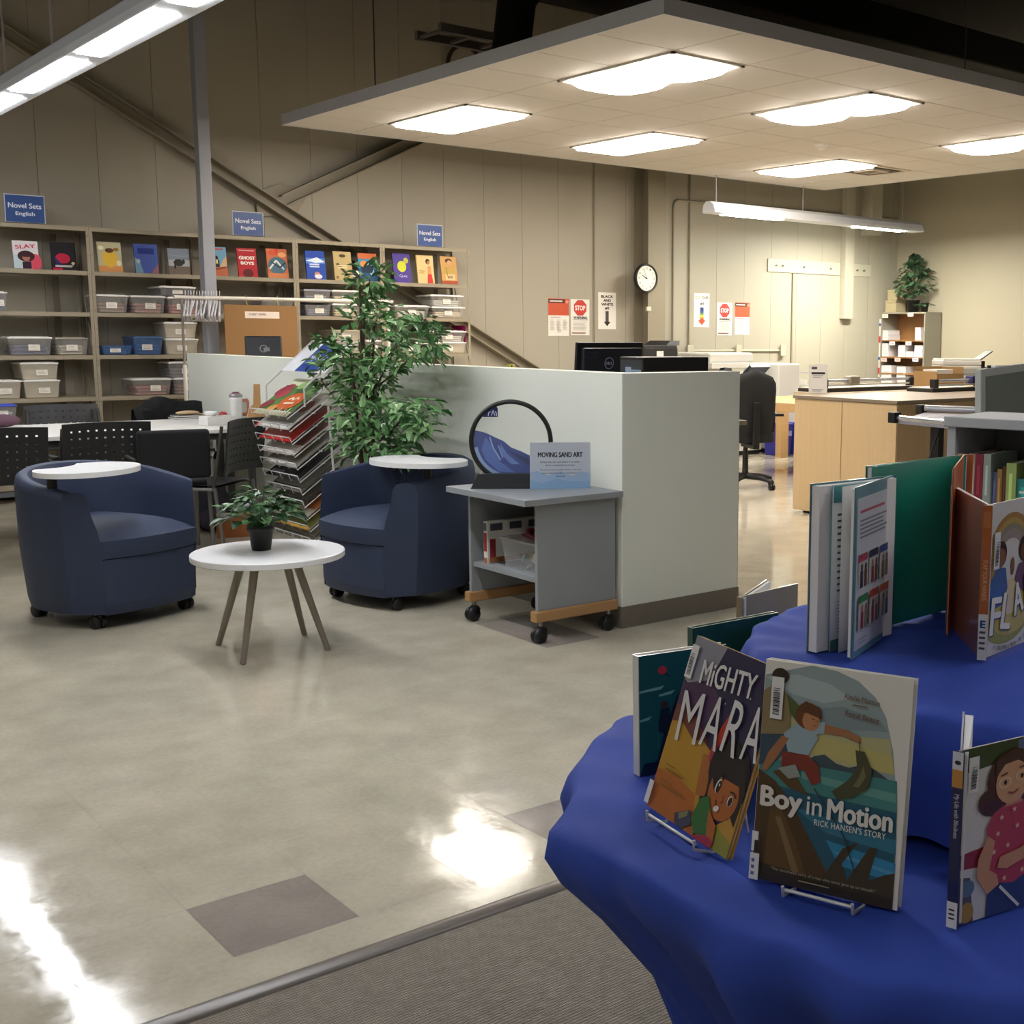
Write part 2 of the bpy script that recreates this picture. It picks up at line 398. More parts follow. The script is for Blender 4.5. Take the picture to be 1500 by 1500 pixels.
for m_, c_, s_ in ((EMW, (1, .91, .81), LAMP_CANOPY), (EML, (.96, .97, 1), LAMP_LINEAR), (EMF, (.98, .98, .86), LAMP_FAR)):
    m_.use_nodes = True; b = m_.node_tree.nodes['Principled BSDF']; b.inputs['Base Color'].default_value = (.9, .9, .9, 1)
    b.inputs['Emission Color'].default_value = (*c_, 1); b.inputs['Emission Strength'].default_value = s_
LF = M('e6e2da', .5)
def troffer(x, y, lobes, label):
    t = thing('ceiling_light', label, 'ceiling light', (x, y, CZ), 0, 'ceiling lights in the canopy')
    w_, l_ = .61, 1.22; fr = MB()
    for a in ((-w_/2, -l_/2, w_/2, -l_/2+.025), (-w_/2, l_/2-.025, w_/2, l_/2), (-w_/2, -l_/2, -w_/2+.025, l_/2), (w_/2-.025, -l_/2, w_/2, l_/2)):
        fr.box(a[0], a[1], -.012, a[2], a[3], -.0005, LF)
    fr.build('frame', t)
    if lobes == 1:
        pts = []
        for cx_, cy_, a0 in ((w_/2-.09, l_/2-.09, 0), (-w_/2+.09, l_/2-.09, 90), (-w_/2+.09, -l_/2+.09, 180), (w_/2-.09, -l_/2+.09, 270)):
            for k in range(5): a = R(a0+k*22.5); pts.append((cx_+.065*math.cos(a), cy_+.065*math.sin(a)))
        MB().prism(pts, -.03, -.0125, EMW).build('diffuser', t)
    else:
        for s in (-1, 1):                                # lens outline drawn as two lobes, standing in for the lamp's bloom
            P = []
            for k in range(28):
                a = 2*PI*k/28; e = .62
                P.append((.285*math.copysign(abs(math.cos(a))**e, math.cos(a)), s*.30+.295*math.copysign(abs(math.sin(a))**e, math.sin(a))))
            d = MB(); d.prism(P, -.0255, -.0125, EMW); d.add([(a*.9, (b_-s*.3)*.9+s*.3, -.045) for a, b_ in P] + [(a, b_, -.0255) for a, b_ in P], [tuple(range(27, -1, -1))] + [(i, (i+1) % 28, 28+(i+1) % 28, 28+i) for i in range(28)], EMW)
            d.build('diffuser', t)
    return t
LX, LYn, LYf = (5.45, 7.31, 9.70), 6.60, 9.02
for x, nm in zip(LX, ('left', 'middle', 'right')):
    troffer(x, LYf, 1, 'flat rectangular light in the far row of the ceiling canopy, %s one' % nm)
    troffer(x, LYn, 2, 'light in the near row of the ceiling canopy, bloom shaped as two lobes, %s one' % nm)
sd = thing('smoke_detector', 'small round white smoke detector under the ceiling canopy', 'smoke detector', (8.57, 7.9, CZ))
MB().lathe([(0, -.05), (.03, -.05), (.045, -.035), (.06, -.02), (.062, -.0005)], LF).build('body', sd)
MB().lathe([(.046, -.034), (.0475, -.0335), (.0475, -.028), (.046, -.028)], M('8a8378', .5)).build('vent_ring', sd)
vt = thing('ceiling_vent', 'square air diffuser beside the farthest canopy light', 'air vent', (10.28, 8.75, CZ))
q = MB()
for k, s in enumerate((.29, .21, .13)):
    for a in ((-s, -s, s, -s+.035), (-s, s-.035, s, s), (-s, -s+.035, -s+.035, s-.035), (s-.035, -s+.035, s, s-.035)):
        q.box(a[0], a[1], -.012-.004*k, a[2], a[3], -.0005, M('cfc5b6', .5) if k != 1 else M('5c5347', .6))
q.build('grille', vt); MB().box(-.285, -.285, -.004, .285, .285, -.0004, M('6d6354', .7)).build('backing', vt)
# extra sheet of dark services above the canopy
BD = M('121110', .75); TRAY = M('8f8a82', .5)
def duct(name, label, cat, bld, m, **k): return tag(bld.build(name, **k), label, cat)
duct('air_duct', 'black rectangular duct running above the ceiling canopy', 'duct', MB().box(6.45, 8.3, 4.3, 13.9, 9.5, 4.9, BD), BD, bevel=.02)
duct('air_duct', 'wide black duct high above the near edge of the canopy', 'duct', MB().box(7.2, 6.2, 4.35, 13.9, 7.6, 5.2, BD), BD, bevel=.02)
duct('flexible_duct', 'black flexible duct hanging down from the rectangular duct behind the canopy edge', 'duct',
     MB().tube([(6.44, 8.9, 4.5), (6.2, 8.93, 4.42), (6.02, 9.0, 4.15), (5.95, 9.0, 3.7), (5.98, 9.0, 3.24)], [.16, .17, .165, .16, .16], BD, 14), BD)
tr = thing('cable_tray', 'grey ladder cable tray above the left edge of the canopy', 'cable tray')
A, B = Vector((5.6, 9.2, 3.95)), Vector((7.1, 9.2, 4.4))
ct = MB()
ct.box(5.62, 9.55, 3.92, 13.5, 9.6, 3.99, TRAY); ct.box(5.62, 9.95, 3.92, 13.5, 10.0, 3.99, TRAY); ct.build('rail', tr)
ct = MB()
for k in range(26): MB().box(5.64+k*.3, 9.601, 3.93, 5.68+k*.3, 9.949, 3.95, TRAY).build('rung', tr)
tag(MB().tube([(6.95+.2*math.cos(2*PI*k/28), 11.36, 4.06+.24*math.sin(2*PI*k/28)) for k in range(28)], .022, M('33251c', .6), 8, closed=True).build('cable_coil'), 'coil of dark brown cable hung on the wall behind the canopy', 'cable')
duct('ceiling_pipe', 'thin grey pipe running under the dark roof above the canopy', 'pipe', MB().tube([(7.6, 6.0, 4.2), (13.9, 6.0, 4.2)], .03, TRAY, 10), TRAY)
for k in range(5):
    struct(MB().box(6.2+k*1.6, 5.0, 5.6, 6.32+k*1.6, 11.3, 5.9, M('2a2825', .7)).build('joist'))

# ---- suspended linear lamps
def linear_lamp(name, label, x, y0, y1, z, axis, emi, pitch, first, rods, lit=None, group='suspended linear lamps', skip=()):
    t = thing(name, label, 'hanging light', (x, 0, z) if axis == 'Y' else (0, x, z), 0 if axis == 'Y' else R(-90), group)
    # profile across: body 0.26 wide, lens underneath
    prof = [(-.085, .0), (-.088, .03), (-.075, .085), (-.035, .12), (.03, .12), (.085, .085), (.11, .03), (.115, .0), (.105, -.004), (-.08, -.004)]
    s = 1 if axis == 'Y' else 1
    def P(a, y, z_): return (a, y, z_) if axis == 'Y' else (a, y, z_)
    Ya, Yb = (y0, y1)
    if axis == 'X': Ya, Yb = -0 + y0, y1
    b_ = MB(); n = len(prof); LM = M('e2e6ee', .4)
    vs = [P(a, Ya, z_) for a, z_ in prof] + [P(a, Yb, z_) for a, z_ in prof]
    b_.add(vs, [tuple(range(n)), tuple(range(2*n-1, n-1, -1))], LM); b_.add(vs, [(i, n+i, n+(i+1) % n, (i+1) % n) for i in range(n)], LM)
    b_.build('body', t)
    k = 0; y = first
    while y < y1-.2:
        ya, yb = max(y+.1, y0+.03), min(y+pitch-.1, y1-.03)
        if yb-ya > .15 and k not in skip: MB().box(-.06, ya, -.010, .055, yb, -.0042, emi).build('diffuser', t)
        y += pitch; k += 1
    for ry in rods: MB().tube([(0, ry, .104), (0, ry, 6.38-z)], .006, M('a9a8a6', .4), 6).build('hanger_rod', t)
    return t
LAX = 1.95; LAZ = Xp(122, 83, LAX).z
linear_lamp('linear_lamp', 'long white suspended lamp at top left with lit panels in a row', LAX, 2.6, 10.2, LAZ, 'Y', EML, 1.28, Xp(122, 83, LAX).y-1.28*4, (Xp(5, 60, LAX).y, Xp(95, 30, LAX).y+.25, 4.3))
# far lamp along the back wall: local y runs along world x
yy = 10.2; pz = Yp(1150, 322, yy).z; fx0 = Yp(1037, 308, yy).x
t = linear_lamp('linear_lamp', 'white suspended lamp hanging in front of the back wall at right', yy, fx0, 12.9, pz, 'X', EMF, (Yp(1247, 333, yy).x-Yp(1053, 311, yy).x)/2, Yp(1053, 311, yy).x-.03, (fx0+.12, fx0+1.5, 12.6), skip=(1,))
t.rotation_euler = (0, 0, 0); t.matrix_world = Matrix(((0, 1, 0, 0), (-1, 0, 0, yy), (0, 0, 1, pz), (0, 0, 0, 1)))
# unseen lamps added out of frame to fill in the light
EMF2 = EMF.copy(); EMF2.name = 'lamp_far_bright'; EMF2.node_tree.nodes['Principled BSDF'].inputs['Emission Strength'].default_value = LAMP_FAR*7
for ch in t.children:
    if ch.name.startswith('diffuser') and sum(v.co.y for v in ch.data.vertices)/8 > fx0+2.0: ch.data.materials[0] = EMF2
EMS = EML.copy(); EMS.name = 'fill_side'; EMS.node_tree.nodes['Principled BSDF'].inputs['Emission Strength'].default_value = FILL_SIDE
EMR = EML.copy(); EMR.name = 'fill_rear'; EMR.node_tree.nodes['Principled BSDF'].inputs['Emission Strength'].default_value = FILL_REAR
linear_lamp('linear_lamp', 'added unseen fill lamp over the open floor left of the frame', -2.2, 1.0, 10.2, 4.0, 'Y', EMS, 1.28, 1.0, (2.0, 8.0))  # added out of view to light the canopy edge and partition from the left
linear_lamp('linear_lamp', 'added unseen fill lamp over the carpet near the display table', 3.0, -2.6, 2.0, 3.2, 'Y', EMR, 1.28, -2.6, (-2.0, 1.5))  # added overhead, out of view, to brighten the blue cloth tops
linear_lamp('linear_lamp', 'added unseen fill lamp over the carpet behind the viewer', -1.6, -2.8, 1.0, 3.3, 'Y', EMR, 1.28, -2.8, (-2.0, .5))  # added behind the camera to brighten the book covers
EMB = EMR.copy(); EMB.name = 'fill_right'; EMB.node_tree.nodes['Principled BSDF'].inputs['Emission Strength'].default_value = FILL_REAR*.62
linear_lamp('linear_lamp', 'added unseen fill lamp in front of the right wall, out of the frame', 12.7, 0.0, 7.0, 3.0, 'Y', EMB, 1.28, 0.0, (1.0, 6.0))  # added past the right edge of view to brighten the right wall
# ================================================================== steel shelving along the back wall
SF = 10.98; SD = .36                                     # front plane and depth
SHM = M('978c77', .5, noise=.05, scale=4); SHD = M('6a6152', .55)
posts = [2.19, 3.132, 4.047, 4.895, 5.768, 6.734]
levels = [.14, .50, .845, 1.19, 1.54, 1.875]; STOP = 2.235
names = ['leftmost bay of the steel shelving, cut by the left edge of the photo', 'second steel shelving bay from the left, with three upright novels on its top shelf',
         'third steel shelving bay from the left, partly behind the brown cardboard', 'fourth steel shelving bay from the left, just left of the leafy tree', 'rightmost steel shelving bay with an open right end']
for i, (a, b_) in enumerate(zip(posts, posts[1:])):
    u = thing('shelving_unit', names[i], 'shelf', (a, SF, 0), 0, 'steel shelving bays'); Wd = b_-a
    for (px, py) in ((0, 0), (Wd, 0), (0, SD), (Wd, SD)):
        q = MB(); s = 1 if px == 0 else -1; x0, x1 = (0.001, .026) if px == 0 else (Wd-.026, Wd-.001); y0, y1 = (0, .03) if py == 0 else (SD-.03, SD)
        q.box(min(px, px+s*.003) if px == 0 else Wd-.004, y0, 0, .004 if px == 0 else Wd-.001, y1, STOP, SHM) if False else None
        q.box(x0, 0 if py == 0 else SD-.003, 0, x1, .003 if py == 0 else SD, STOP, SHM)
        q.box(x0 if px == 0 else x1-.003, y0+(.003 if py == 0 else 0), 0, x0+.003 if px == 0 else x1, y1-(0 if py == 0 else .003), STOP, SHM)
        for k in range(14): q.box((x0+x1)/2-.003, -.0006 if py == 0 else SD-.004, .2+k*.15, (x0+x1)/2+.003, .0006 if py == 0 else SD-.0031, .212+k*.15, SHD) if py == 0 else None
        q.build('post', u)
    for z in levels + [STOP-.004]:
        q = MB(); q.box(.004, .004, z-.004, Wd-.004, SD-.004, z, SHM); q.box(.004, .0035, z-.034, Wd-.004, .006, z-.004, SHM); q.box(.004, SD-.006, z-.034, Wd-.004, SD-.0035, z-.004, SHM)
        q.build('shelf', u)
    for px in (.002, Wd-.002):
        q = MB(); q.tube([(px, .03, .2), (px, SD-.03, 1.0)], .006, SHD, 5); q.tube([(px, .03, 1.1), (px, SD-.03, 1.95)], .006, SHD, 5); q.build('side_brace', u)
    q = MB(); q.box(.004, SD-.0032, 1.2, .034, SD-.0015, 2.2, SHD); q.box(Wd*.78, SD-.0032, .1, Wd*.78+.05, SD-.0015, STOP-.05, SHD); q.build('back_strap', u)

# ---- lidded bins
LIDW = M('eae7e2', .4); LBL = M('e4ddd2', .7); LBLT = M('a39a8d', .7)
def make_bin(x0, x1, z0, z1, body, cont, label, lid='white', dep=.30, tagpos=.5, group='lidded plastic bins on the steel shelving', y0=None, fill=.62, pink=None):
    w_, h_ = x1-x0, z1-z0; y0 = SF+.012 if y0 is None else y0
    t = thing('storage_bin', label, 'bin', (x0+w_/2, y0, z0), 0, group)
    tp = .87; hw = w_/2; b_ = MB(); e = .006
    b_.frustum(-hw*tp, .018, hw*tp, dep-.02, .0005, -hw*.97, .004, hw*.97, dep-.004, h_-.018, body)
    b_.build('body', t, bevel=.006)
    if cont:
        c_ = MB(); H = (h_-.03)*fill; n = 5; rr = random.Random(len(label)*7+int(x0*100))
        for k in range(n):                               # stacked paperbacks seen through the side
            xx = -hw*tp+e+.008; x2 = hw*tp-e-.004; zz = .008+H*k/n
            c_.box(xx+rr.random()*.02, .024+rr.random()*.006, zz, x2-rr.random()*.02, dep-.035, zz+H/n-.002, M(cont if k % 2 else cont2(cont), .7))
        c_.build('contents', t)
    if lid:
        l_ = MB(); lm = LIDW if lid == 'white' else M(lid, .35)
        l_.box(-hw, 0, h_-.0175, hw, dep, h_-.006, lm); l_.box(-hw+.02, .02, h_-.006, hw-.02, dep-.02, h_, lm); l_.build('lid', t, bevel=.003)
    cw, chh = min(.085, w_*.4), min(.05, h_*.4); zc = h_*.42; yc = .018-(.014)*(zc/(h_-.018))
    cx_ = (tagpos-.5)*w_*.6
    A_ = MB(); A_.box(cx_-cw/2, yc-.0022, zc-chh/2, cx_+cw/2, yc+.004, zc+chh/2, LBL)
    for k in range(3): A_.box(cx_-cw*.36, yc-.0026, zc-chh*.28+k*chh*.22, cx_+cw*(.36-.1*k), yc-.0023, zc-chh*.22+k*chh*.22, LBLT)
    A_.build('label_card', t)
    return t
def cont2(h):
    h = h.lstrip('#'); return ''.join('%02x' % min(255, int(int(h[i:i+2], 16)*1.25+8)) for i in (0, 2, 4))
CLR = glass_mat('bin_clear', 'c9c6c0', .26); GRY = glass_mat('bin_grey', 'a7a5a6', .4); BLU = glass_mat('bin_blue', '4d6fa0', .6); BEI = glass_mat('bin_beige', 'd0c7b5', .55)
L2, L3, L4, L5 = 1.5405, 1.1905, .8455, .5005
def bx(px): return Yp(px, 518, SF+.012).x
def bz(a, b_): return (b_-a)/1806*9.55                   # height of a pixel span at the shelving
B = [ # x0,x1 px, z0, height, body, contents, lid, label, label spot
 (-26, 17, L2, .155, GRY, '55618f', 'white', 'grey-blue bin cut by the left edge, alone on its shelf below the novels', .8),
 (12, 78, L3, .15, CLR, '3d3d5c', 'white', 'wide clear bin of dark purple books, left on the middle shelf of the leftmost bay', .65),
 (82, 131, L3, .145, CLR, '9b917f', 'a79d8d', 'beige bin beside the wide purple bin in the leftmost bay', .5),
 (-25, 29, L4, .15, BEI, 'b5aa92', 'white', 'beige bin cut by the left edge, lowest visible shelf of the leftmost bay', .6),
 (31, 86, L4, .15, BEI, 'b5aa92', 'white', 'lower beige bin of the two stacked in the leftmost bay', .6),
 (28, 85, L4+.1505, .14, BEI, 'bcb29c', 'white', 'upper beige bin stacked across two others in the leftmost bay', .6),
 (98, 137, L5, .12, CLR, '8e897f', 'white', 'low clear bin behind the grey chair under the leftmost bay', .5),
 (143, 193, L2, .15, CLR, '7d6555', 'white', 'clear bin of brown books, first on the upper shelf of the second bay', .5),
 (196, 247, L2, .15, CLR, '8a5f58', 'white', 'clear bin of reddish books, second on the upper shelf of the second bay', .6),
 (249, 297, L2, .145, CLR, '9c5a52', 'white', 'lower bin with red books behind the hangers on the upper shelf', .4),
 (238, 292, L2+.1505, .085, GRY, None, 'white', 'shallow grey bin on top of the red one behind the hangers', .5),
 (150, 195, L3, .095, BLU, '5d7ca8', None, 'low blue open bin on the middle shelf of the second bay', .4),
 (196, 240, L3, .155, BLU, '41608f', '51719c', 'tall blue bin beside the low blue one in the second bay', .45),
 (243, 292, L3, .14, BEI, 'bfb4a1', 'white', 'lower cream bin of the stack behind the rack post in the second bay', .5),
 (242, 291, L3+.1405, .14, BEI, 'c4baa8', 'white', 'upper cream bin of the stack behind the rack post in the second bay', .5),
 (191, 250, L4, .145, CLR, '84524c', 'white', 'wide clear bin of maroon books on the lower shelf of the second bay', .65),
 (252, 303, L4, .145, CLR, '8c645e', 'white', 'lower bin of the stack next to the end of the low wall', .5),
 (246, 300, L4+.1455, .14, GRY, '77706c', 'white', 'upper grey bin of the stack next to the end of the low wall', .5),
 (386, 436, L2, .145, CLR, 'a3988a', 'white', 'clear bin standing above the brown cardboard in the third bay', .6),
 (449, 488, L2, .12, GRY, '6f7390', None, 'lower blue-grey bin of the stack left in the fourth bay', .6),
 (448, 488, L2+.1205, .125, GRY, '74788f', '9fa0ab', 'upper blue-grey bin of the stack left in the fourth bay', .6),
 (489, 531, L2, .12, CLR, 'b8aa80', 'white', 'lower clear bin with yellowish books beside the blue-grey stack', .5),
 (489, 531, L2+.1205, .125, CLR, 'b3a986', 'white', 'upper clear bin with yellowish books beside the blue-grey stack', .5),
 (534, 563, L2, .12, CLR, 'a49b8c', 'white', 'clear bin half hidden by the tree crown in the fourth bay', .5),
 (487, 531, L3+.1205, .105, BEI, '9c8d74', 'b3a791', 'tan bin on top of another in the fourth bay left of the tree', .5),
 (488, 531, L3, .12, BEI, '8f8474', 'b9b0a0', 'tan bin at the bottom of the stack left of the tree', .5),
 (533, 563, L3, .13, CLR, '9c938a', 'white', 'clear bin behind the tree leaves on the middle shelf of the fourth bay', .5),
 (580, 631, L2, .12, CLR, 'b2aba3', 'white', 'clear bin left of the stack on the upper shelf of the rightmost bay', .5),
 (634, 683, L2, .115, CLR, 'b7ab95', 'white', 'lower clear bin of the upper stack in the rightmost bay', .5),
 (632, 681, L2+.1155, .115, CLR, 'a9a7a2', 'white', 'upper clear bin of the upper stack in the rightmost bay', .5),
 (634, 684, L3, .115, BEI, 'd0bf9c', 'white', 'lower cream bin of the stack beside the magenta folder', .5),
 (634, 684, L3+.1155, .11, CLR, 'b9aca4', 'white', 'upper clear bin of the stack beside the magenta folder', .5),
 (582, 628, L3, .11, CLR, 'a0605c', 'white', 'clear bin of red books behind the tree in the rightmost bay', .5),
]
for (a, b_, z0, h_, body, cont, lid, lab, tp) in B:
    make_bin(bx(a), bx(b_), z0, z0+h_, body, cont, lab, lid, tagpos=tp)
tag(MB().box(bx(685), SF+.05, L3+.1, bx(685)+.004, SF+.32, L3+.28, M('a0145f', .5)).box(bx(680), SF+.21, L3+.0005, bx(688.5), SF+.215, L3+.24, M('a0145f', .5)).build('folder'),
    'magenta folder standing behind the bins at the right end of the shelving', 'folder')
# white-topped cap on the far stack: blue bin on the table comes later

# ---- face-out novels on the top shelf
def novel(x0, x1, y0, y1, bg, label, art):
    z0 = 1.8755; a, b_ = Yp(x0, y1, SF+.05), Yp(x1, y1, SF+.05); w_ = b_.x-a.x; h_ = (y1-y0)/(x1-x0)*w_*.93
    h_ = min(h_, .29); o = MB(); o.flat = False
    T = Matrix.Rotation(R(-8), 4, 'X')
    o.box(0, 0, 0, w_, .016, h_, M(bg, .6, spec=.3), T); o.box(.003, .002, -.0006, w_+.0004, .014, h_+.0006, WPAPER, T)
    bk = thing('novel', label, 'book', (a.x, SF+.05, z0+.003), 0, 'novels standing face out on the top shelf')
    o.build('cover', bk)
    A_ = Art(T @ frame((0, -.0002, 0), (1, 0, 0), (0, 0, 1)), .0002); A_.rect(0, 0, w_, h_, M(bg, .6, spec=.3)); art(A_, w_, h_); A_.build('cover_art', bk)
    return bk
def c(h): return M(h, .6, spec=.3)
def person_bust(A, u, v, s, skin, hair, top):
    A.ell(u, v+.02*s, .42*s, .45*s, c(hair)); A.poly([(u-.5*s, v-1.1*s), (u+.5*s, v-1.1*s), (u+.32*s, v-.35*s), (u-.32*s, v-.35*s)], c(top))
    A.ell(u, v-.08*s, .26*s, .32*s, c(skin)); A.ell(u, v+.18*s, .3*s, .15*s, c(hair))
def a1(A, w, h):
    A.rect(0, 0, w*.3, h*.5, c('b9c9cf')); A.ell(w*.85, h*.25, w*.25, h*.3, c('d24a5f')); A.ell(w*.5, h*.45, w*.34, h*.2, c('3a1a22')); A.ell(w*.5, h*.4, w*.15, h*.13, c('a86a58')); A.ell(w*.5, h*.52, w*.28, h*.1, c('3a1a22'))
    A.rect(w*.33, 0, w*.68, h*.25, c('2b1830')); A.text('SLAY', w*.5, h*.8, w*.8, h*.14, c('c62b4a'), .02, .1)
def a2(A, w, h):
    A.ell(w*.45, h*.42, w*.3, h*.18, c('b3173c')); A.poly([(w*.1, h*.5), (w*.4, h*.2), (w*.2, h*.1)], c('252a5e')); A.rect(w*.02, 0, w*.4, h*.08, c('b3173c')); A.lines(w*.12, h*.15, w*.9, 2, h*.04, h*.025, c('d8d0d0'), 3); A.ell(w*.85, h*.25, w*.07, h*.05, c('d2c08a'))
def a3(A, w, h):
    A.rect(0, 0, w, h*.2, c('cf8f55')); A.ell(w*.5, h*.45, w*.32, h*.3, c('e0b53c')); A.ell(w*.5, h*.72, w*.18, h*.08, c('5a3b22')); A.ell(w*.78, h*.76, w*.12, h*.06, c('9f6b35')); A.ell(w*.85, h*.3, w*.1, h*.1, c('e8d9b0')); A.ell(w*.15, h*.8, w*.12, h*.07, c('e9e2c4'))
def a4(A, w, h):
    A.poly([(0, 0), (w*.35, 0), (w*.2, h*.4), (0, h*.55)], c('6f93a8')); A.poly([(w*.65, 0), (w, 0), (w, h*.35)], c('8a5c68')); A.rect(w*.15, h*.66, w*.85, h*.86, c('23337d')); A.ell(w*.14, h*.4, w*.09, h*.08, c('9fb3a8'))
def a5(A, w, h):
    A.rect(0, h*.32, w, h*.56, c('a7a9ab')); A.rect(0, 0, w, h*.3, c('6b5d52')); A.ell(w*.48, h*.45, w*.24, h*.14, c('2a2624')); A.ell(w*.72, h*.5, w*.06, h*.1, c('2a2624')); A.ell(w*.3, h*.3, w*.05, h*.1, c('2a2624')); A.line([(0, h*.75), (w*.6, h*.7), (w, h*.74)], h*.04, c('8b93a0'))
def a6(A, w, h):
    A.rect(0, 0, w, h*.32, c('b4603a')); A.poly([(w*.5, h*.3), (w, h*.35), (w, h*.7), (w*.75, h*.55)], c('c9a77a')); A.ell(w*.3, h*.62, w*.14, h*.08, c('1d1a1c')); A.rect(w*.15, h*.3, w*.5, h*.56, c('2a2528')); A.rect(w*.28, h*.42, w*.4, h*.56, c('d9d58a')); A.rect(w*.1, h*.9, w*.8, h*.95, c('b5483e')); A.line([(0, h*.2), (w*.9, h*.3)], h*.05, c('7a3a26'))
def a7(A, w, h):
    A.text('GHOST', w*.5, h*.66, w*.86, h*.13, c('e8dfd6'), .05); A.text('BOYS', w*.5, h*.48, w*.7, h*.12, c('e8dfd6'), .05); A.ell(w*.5, h*.12, w*.28, h*.16, c('5e0f18')); A.rect(w*.1, h*.9, w*.9, h*.94, c('d8a0a0'))
def a8(A, w, h):
    A.ell(w*.5, h*.42, w*.46, h*.3, c('47697a')); A.line([(w*.1, h*.3), (w*.45, h*.6), (w*.8, h*.3)], h*.06, c('cfd8d5')); A.line([(w*.2, h*.55), (w*.6, h*.35), (w*.9, h*.55)], h*.05, c('233c4a')); A.rect(0, 0, w, h*.16, c('c97d4f')); A.ell(w*.3, h*.86, w*.22, h*.08, c('d0532f')); A.ell(w*.75, h*.8, w*.2, h*.09, c('e7a06a')); A.poly([(w*.4, h), (w*.6, h), (w*.5, h*.75)], c('c7402c'))
def a9(A, w, h):
    A.rect(0, h*.55, w, h*.75, c('4e7fd0')); A.poly([(0, h*.65), (w*.6, h*.78), (w, h*.62), (w*.5, h*.58)], c('d8e4f0')); A.lines(w*.18, h*.5, w*.85, 2, h*.08, h*.05, c('c2d0ea'), 2); A.ell(w*.55, h*.15, w*.16, h*.12, c('b88070')); A.ell(w*.6, h*.1, w*.2, h*.08, c('e3e3e8'))
def a10(A, w, h):
    for i in range(12): A.ell(w*(.15+.7*((i*37) % 10)/10), h*(.1+.5*((i*53) % 10)/10), w*.08, h*.05, c(('5b4a2f', '8a744d', '3b352b')[i % 3]))
    A.ell(w*.5, h*.85, w*.18, h*.06, c('4a3c28')); A.lines(w*.2, h*.48, w*.85, 2, h*.07, h*.045, c('dccf9f'), 5)
def a11(A, w, h):
    A.rect(0, 0, w, h*.45, c('234d73')); A.rect(0, h*.8, w, h, c('c96a3d')); A.ell(w*.3, h*.62, w*.2, h*.12, c('d98a4a')); A.ell(w*.7, h*.4, w*.12, h*.2, c('8fb5c2')); A.poly([(w*.1, h*.5), (w*.9, h*.6), (w*.7, h*.3), (w*.2, h*.3)], c('1a2f45')); A.ell(w*.75, h*.68, w*.12, h*.06, c('e2c46b'))
def a12(A, w, h):
    A.ell(w*.5, h*.55, w*.26, h*.19, c('c8cc35')); A.ell(w*.76, h*.76, w*.14, h*.1, c('b5b53a')); A.text('Quiz', w*.55, h*.22, w*.45, h*.11, c('cbbfe0'))
def a13(A, w, h):
    A.poly([(w*.55, 0), (w*.92, 0), (w*.85, h*.35), (w*.62, h*.35)], c('c8372f')); A.poly([(w*.6, h*.33), (w*.85, h*.33), (w*.84, h*.62), (w*.64, h*.62)], c('e0905a')); A.ell(w*.66, h*.78, w*.13, h*.1, c('3a2418')); A.ell(w*.7, h*.74, w*.08, h*.07, c('b4764a')); A.rect(w*.1, h*.35, w*.4, h*.38, c('b88a4a')); A.rect(w*.1, h*.42, w*.45, h*.45, c('b88a4a'))
def a14(A, w, h):
    A.ell(w*.5, h*.84, w*.22, h*.09, c('4a3524')); A.ell(w*.55, h*.78, w*.15, h*.08, c('c99a70')); A.rect(w*.1, h*.35, w*.9, h*.62, c('b99a50')); A.rect(w*.25, h*.15, w*.85, h*.36, c('d8bd8a')); A.rect(0, 0, w, h*.12, c('a8502f')); A.line([(w*.3, h*.6), (w*.4, h*.2)], h*.02, c('6a4a2a')); A.lines(w*.4, h*.28, w*.8, 2, h*.06, h*.025, c('5a3a20'), 6)
for args in [
 (21, 58, 339, 387, 'd9d3d6', 'white novel with a red title and a black-haired girl, first on the top shelf', a1),
 (77, 113, 342, 389, '17131a', 'black novel with a crimson splash in the leftmost bay', a2),
 (145, 180, 343, 392, 'bfb995', 'pale novel with a big yellow figure in the second bay', a3),
 (199, 233, 347, 394, '45589f', 'plain blue novel between a yellow and a grey one', a4),
 (248, 279, 354, 395, '7d8591', 'grey novel with dark animals on a shore, last in the second bay', a5),
 (312, 334, 353, 398, '6d9fc0', 'sky-blue novel with a dark-haired boy, just right of the steel post', a6),
 (350, 378, 356, 400, 'b11e27', 'bright red novel with a white two-line title', a7),
 (393, 423, 357, 401, 'c66b45', 'orange and teal novel with swirling picture', a8),
 (450, 478, 362, 404, '2248a5', 'glossy blue novel with a white streak, first in the fourth bay', a9),
 (491, 517, 364, 406, 'bba673', 'cream novel crowded with brown figures, above the tree', a10),
 (527, 554, 367, 407, '3f8bb0', 'novel with a blue and orange night scene directly above the tree', a11),
 (578, 603, 369, 410, '4f3f8f', 'purple novel with two yellow circles', a12),
 (613, 637, 372, 411, 'dcc188', 'cream novel with a woman in a red dress', a13),
 (648, 671, 374, 412, 'c99a5c', 'tan novel with a boy and a map, last on the top shelf', a14)]:
    novel(*args)

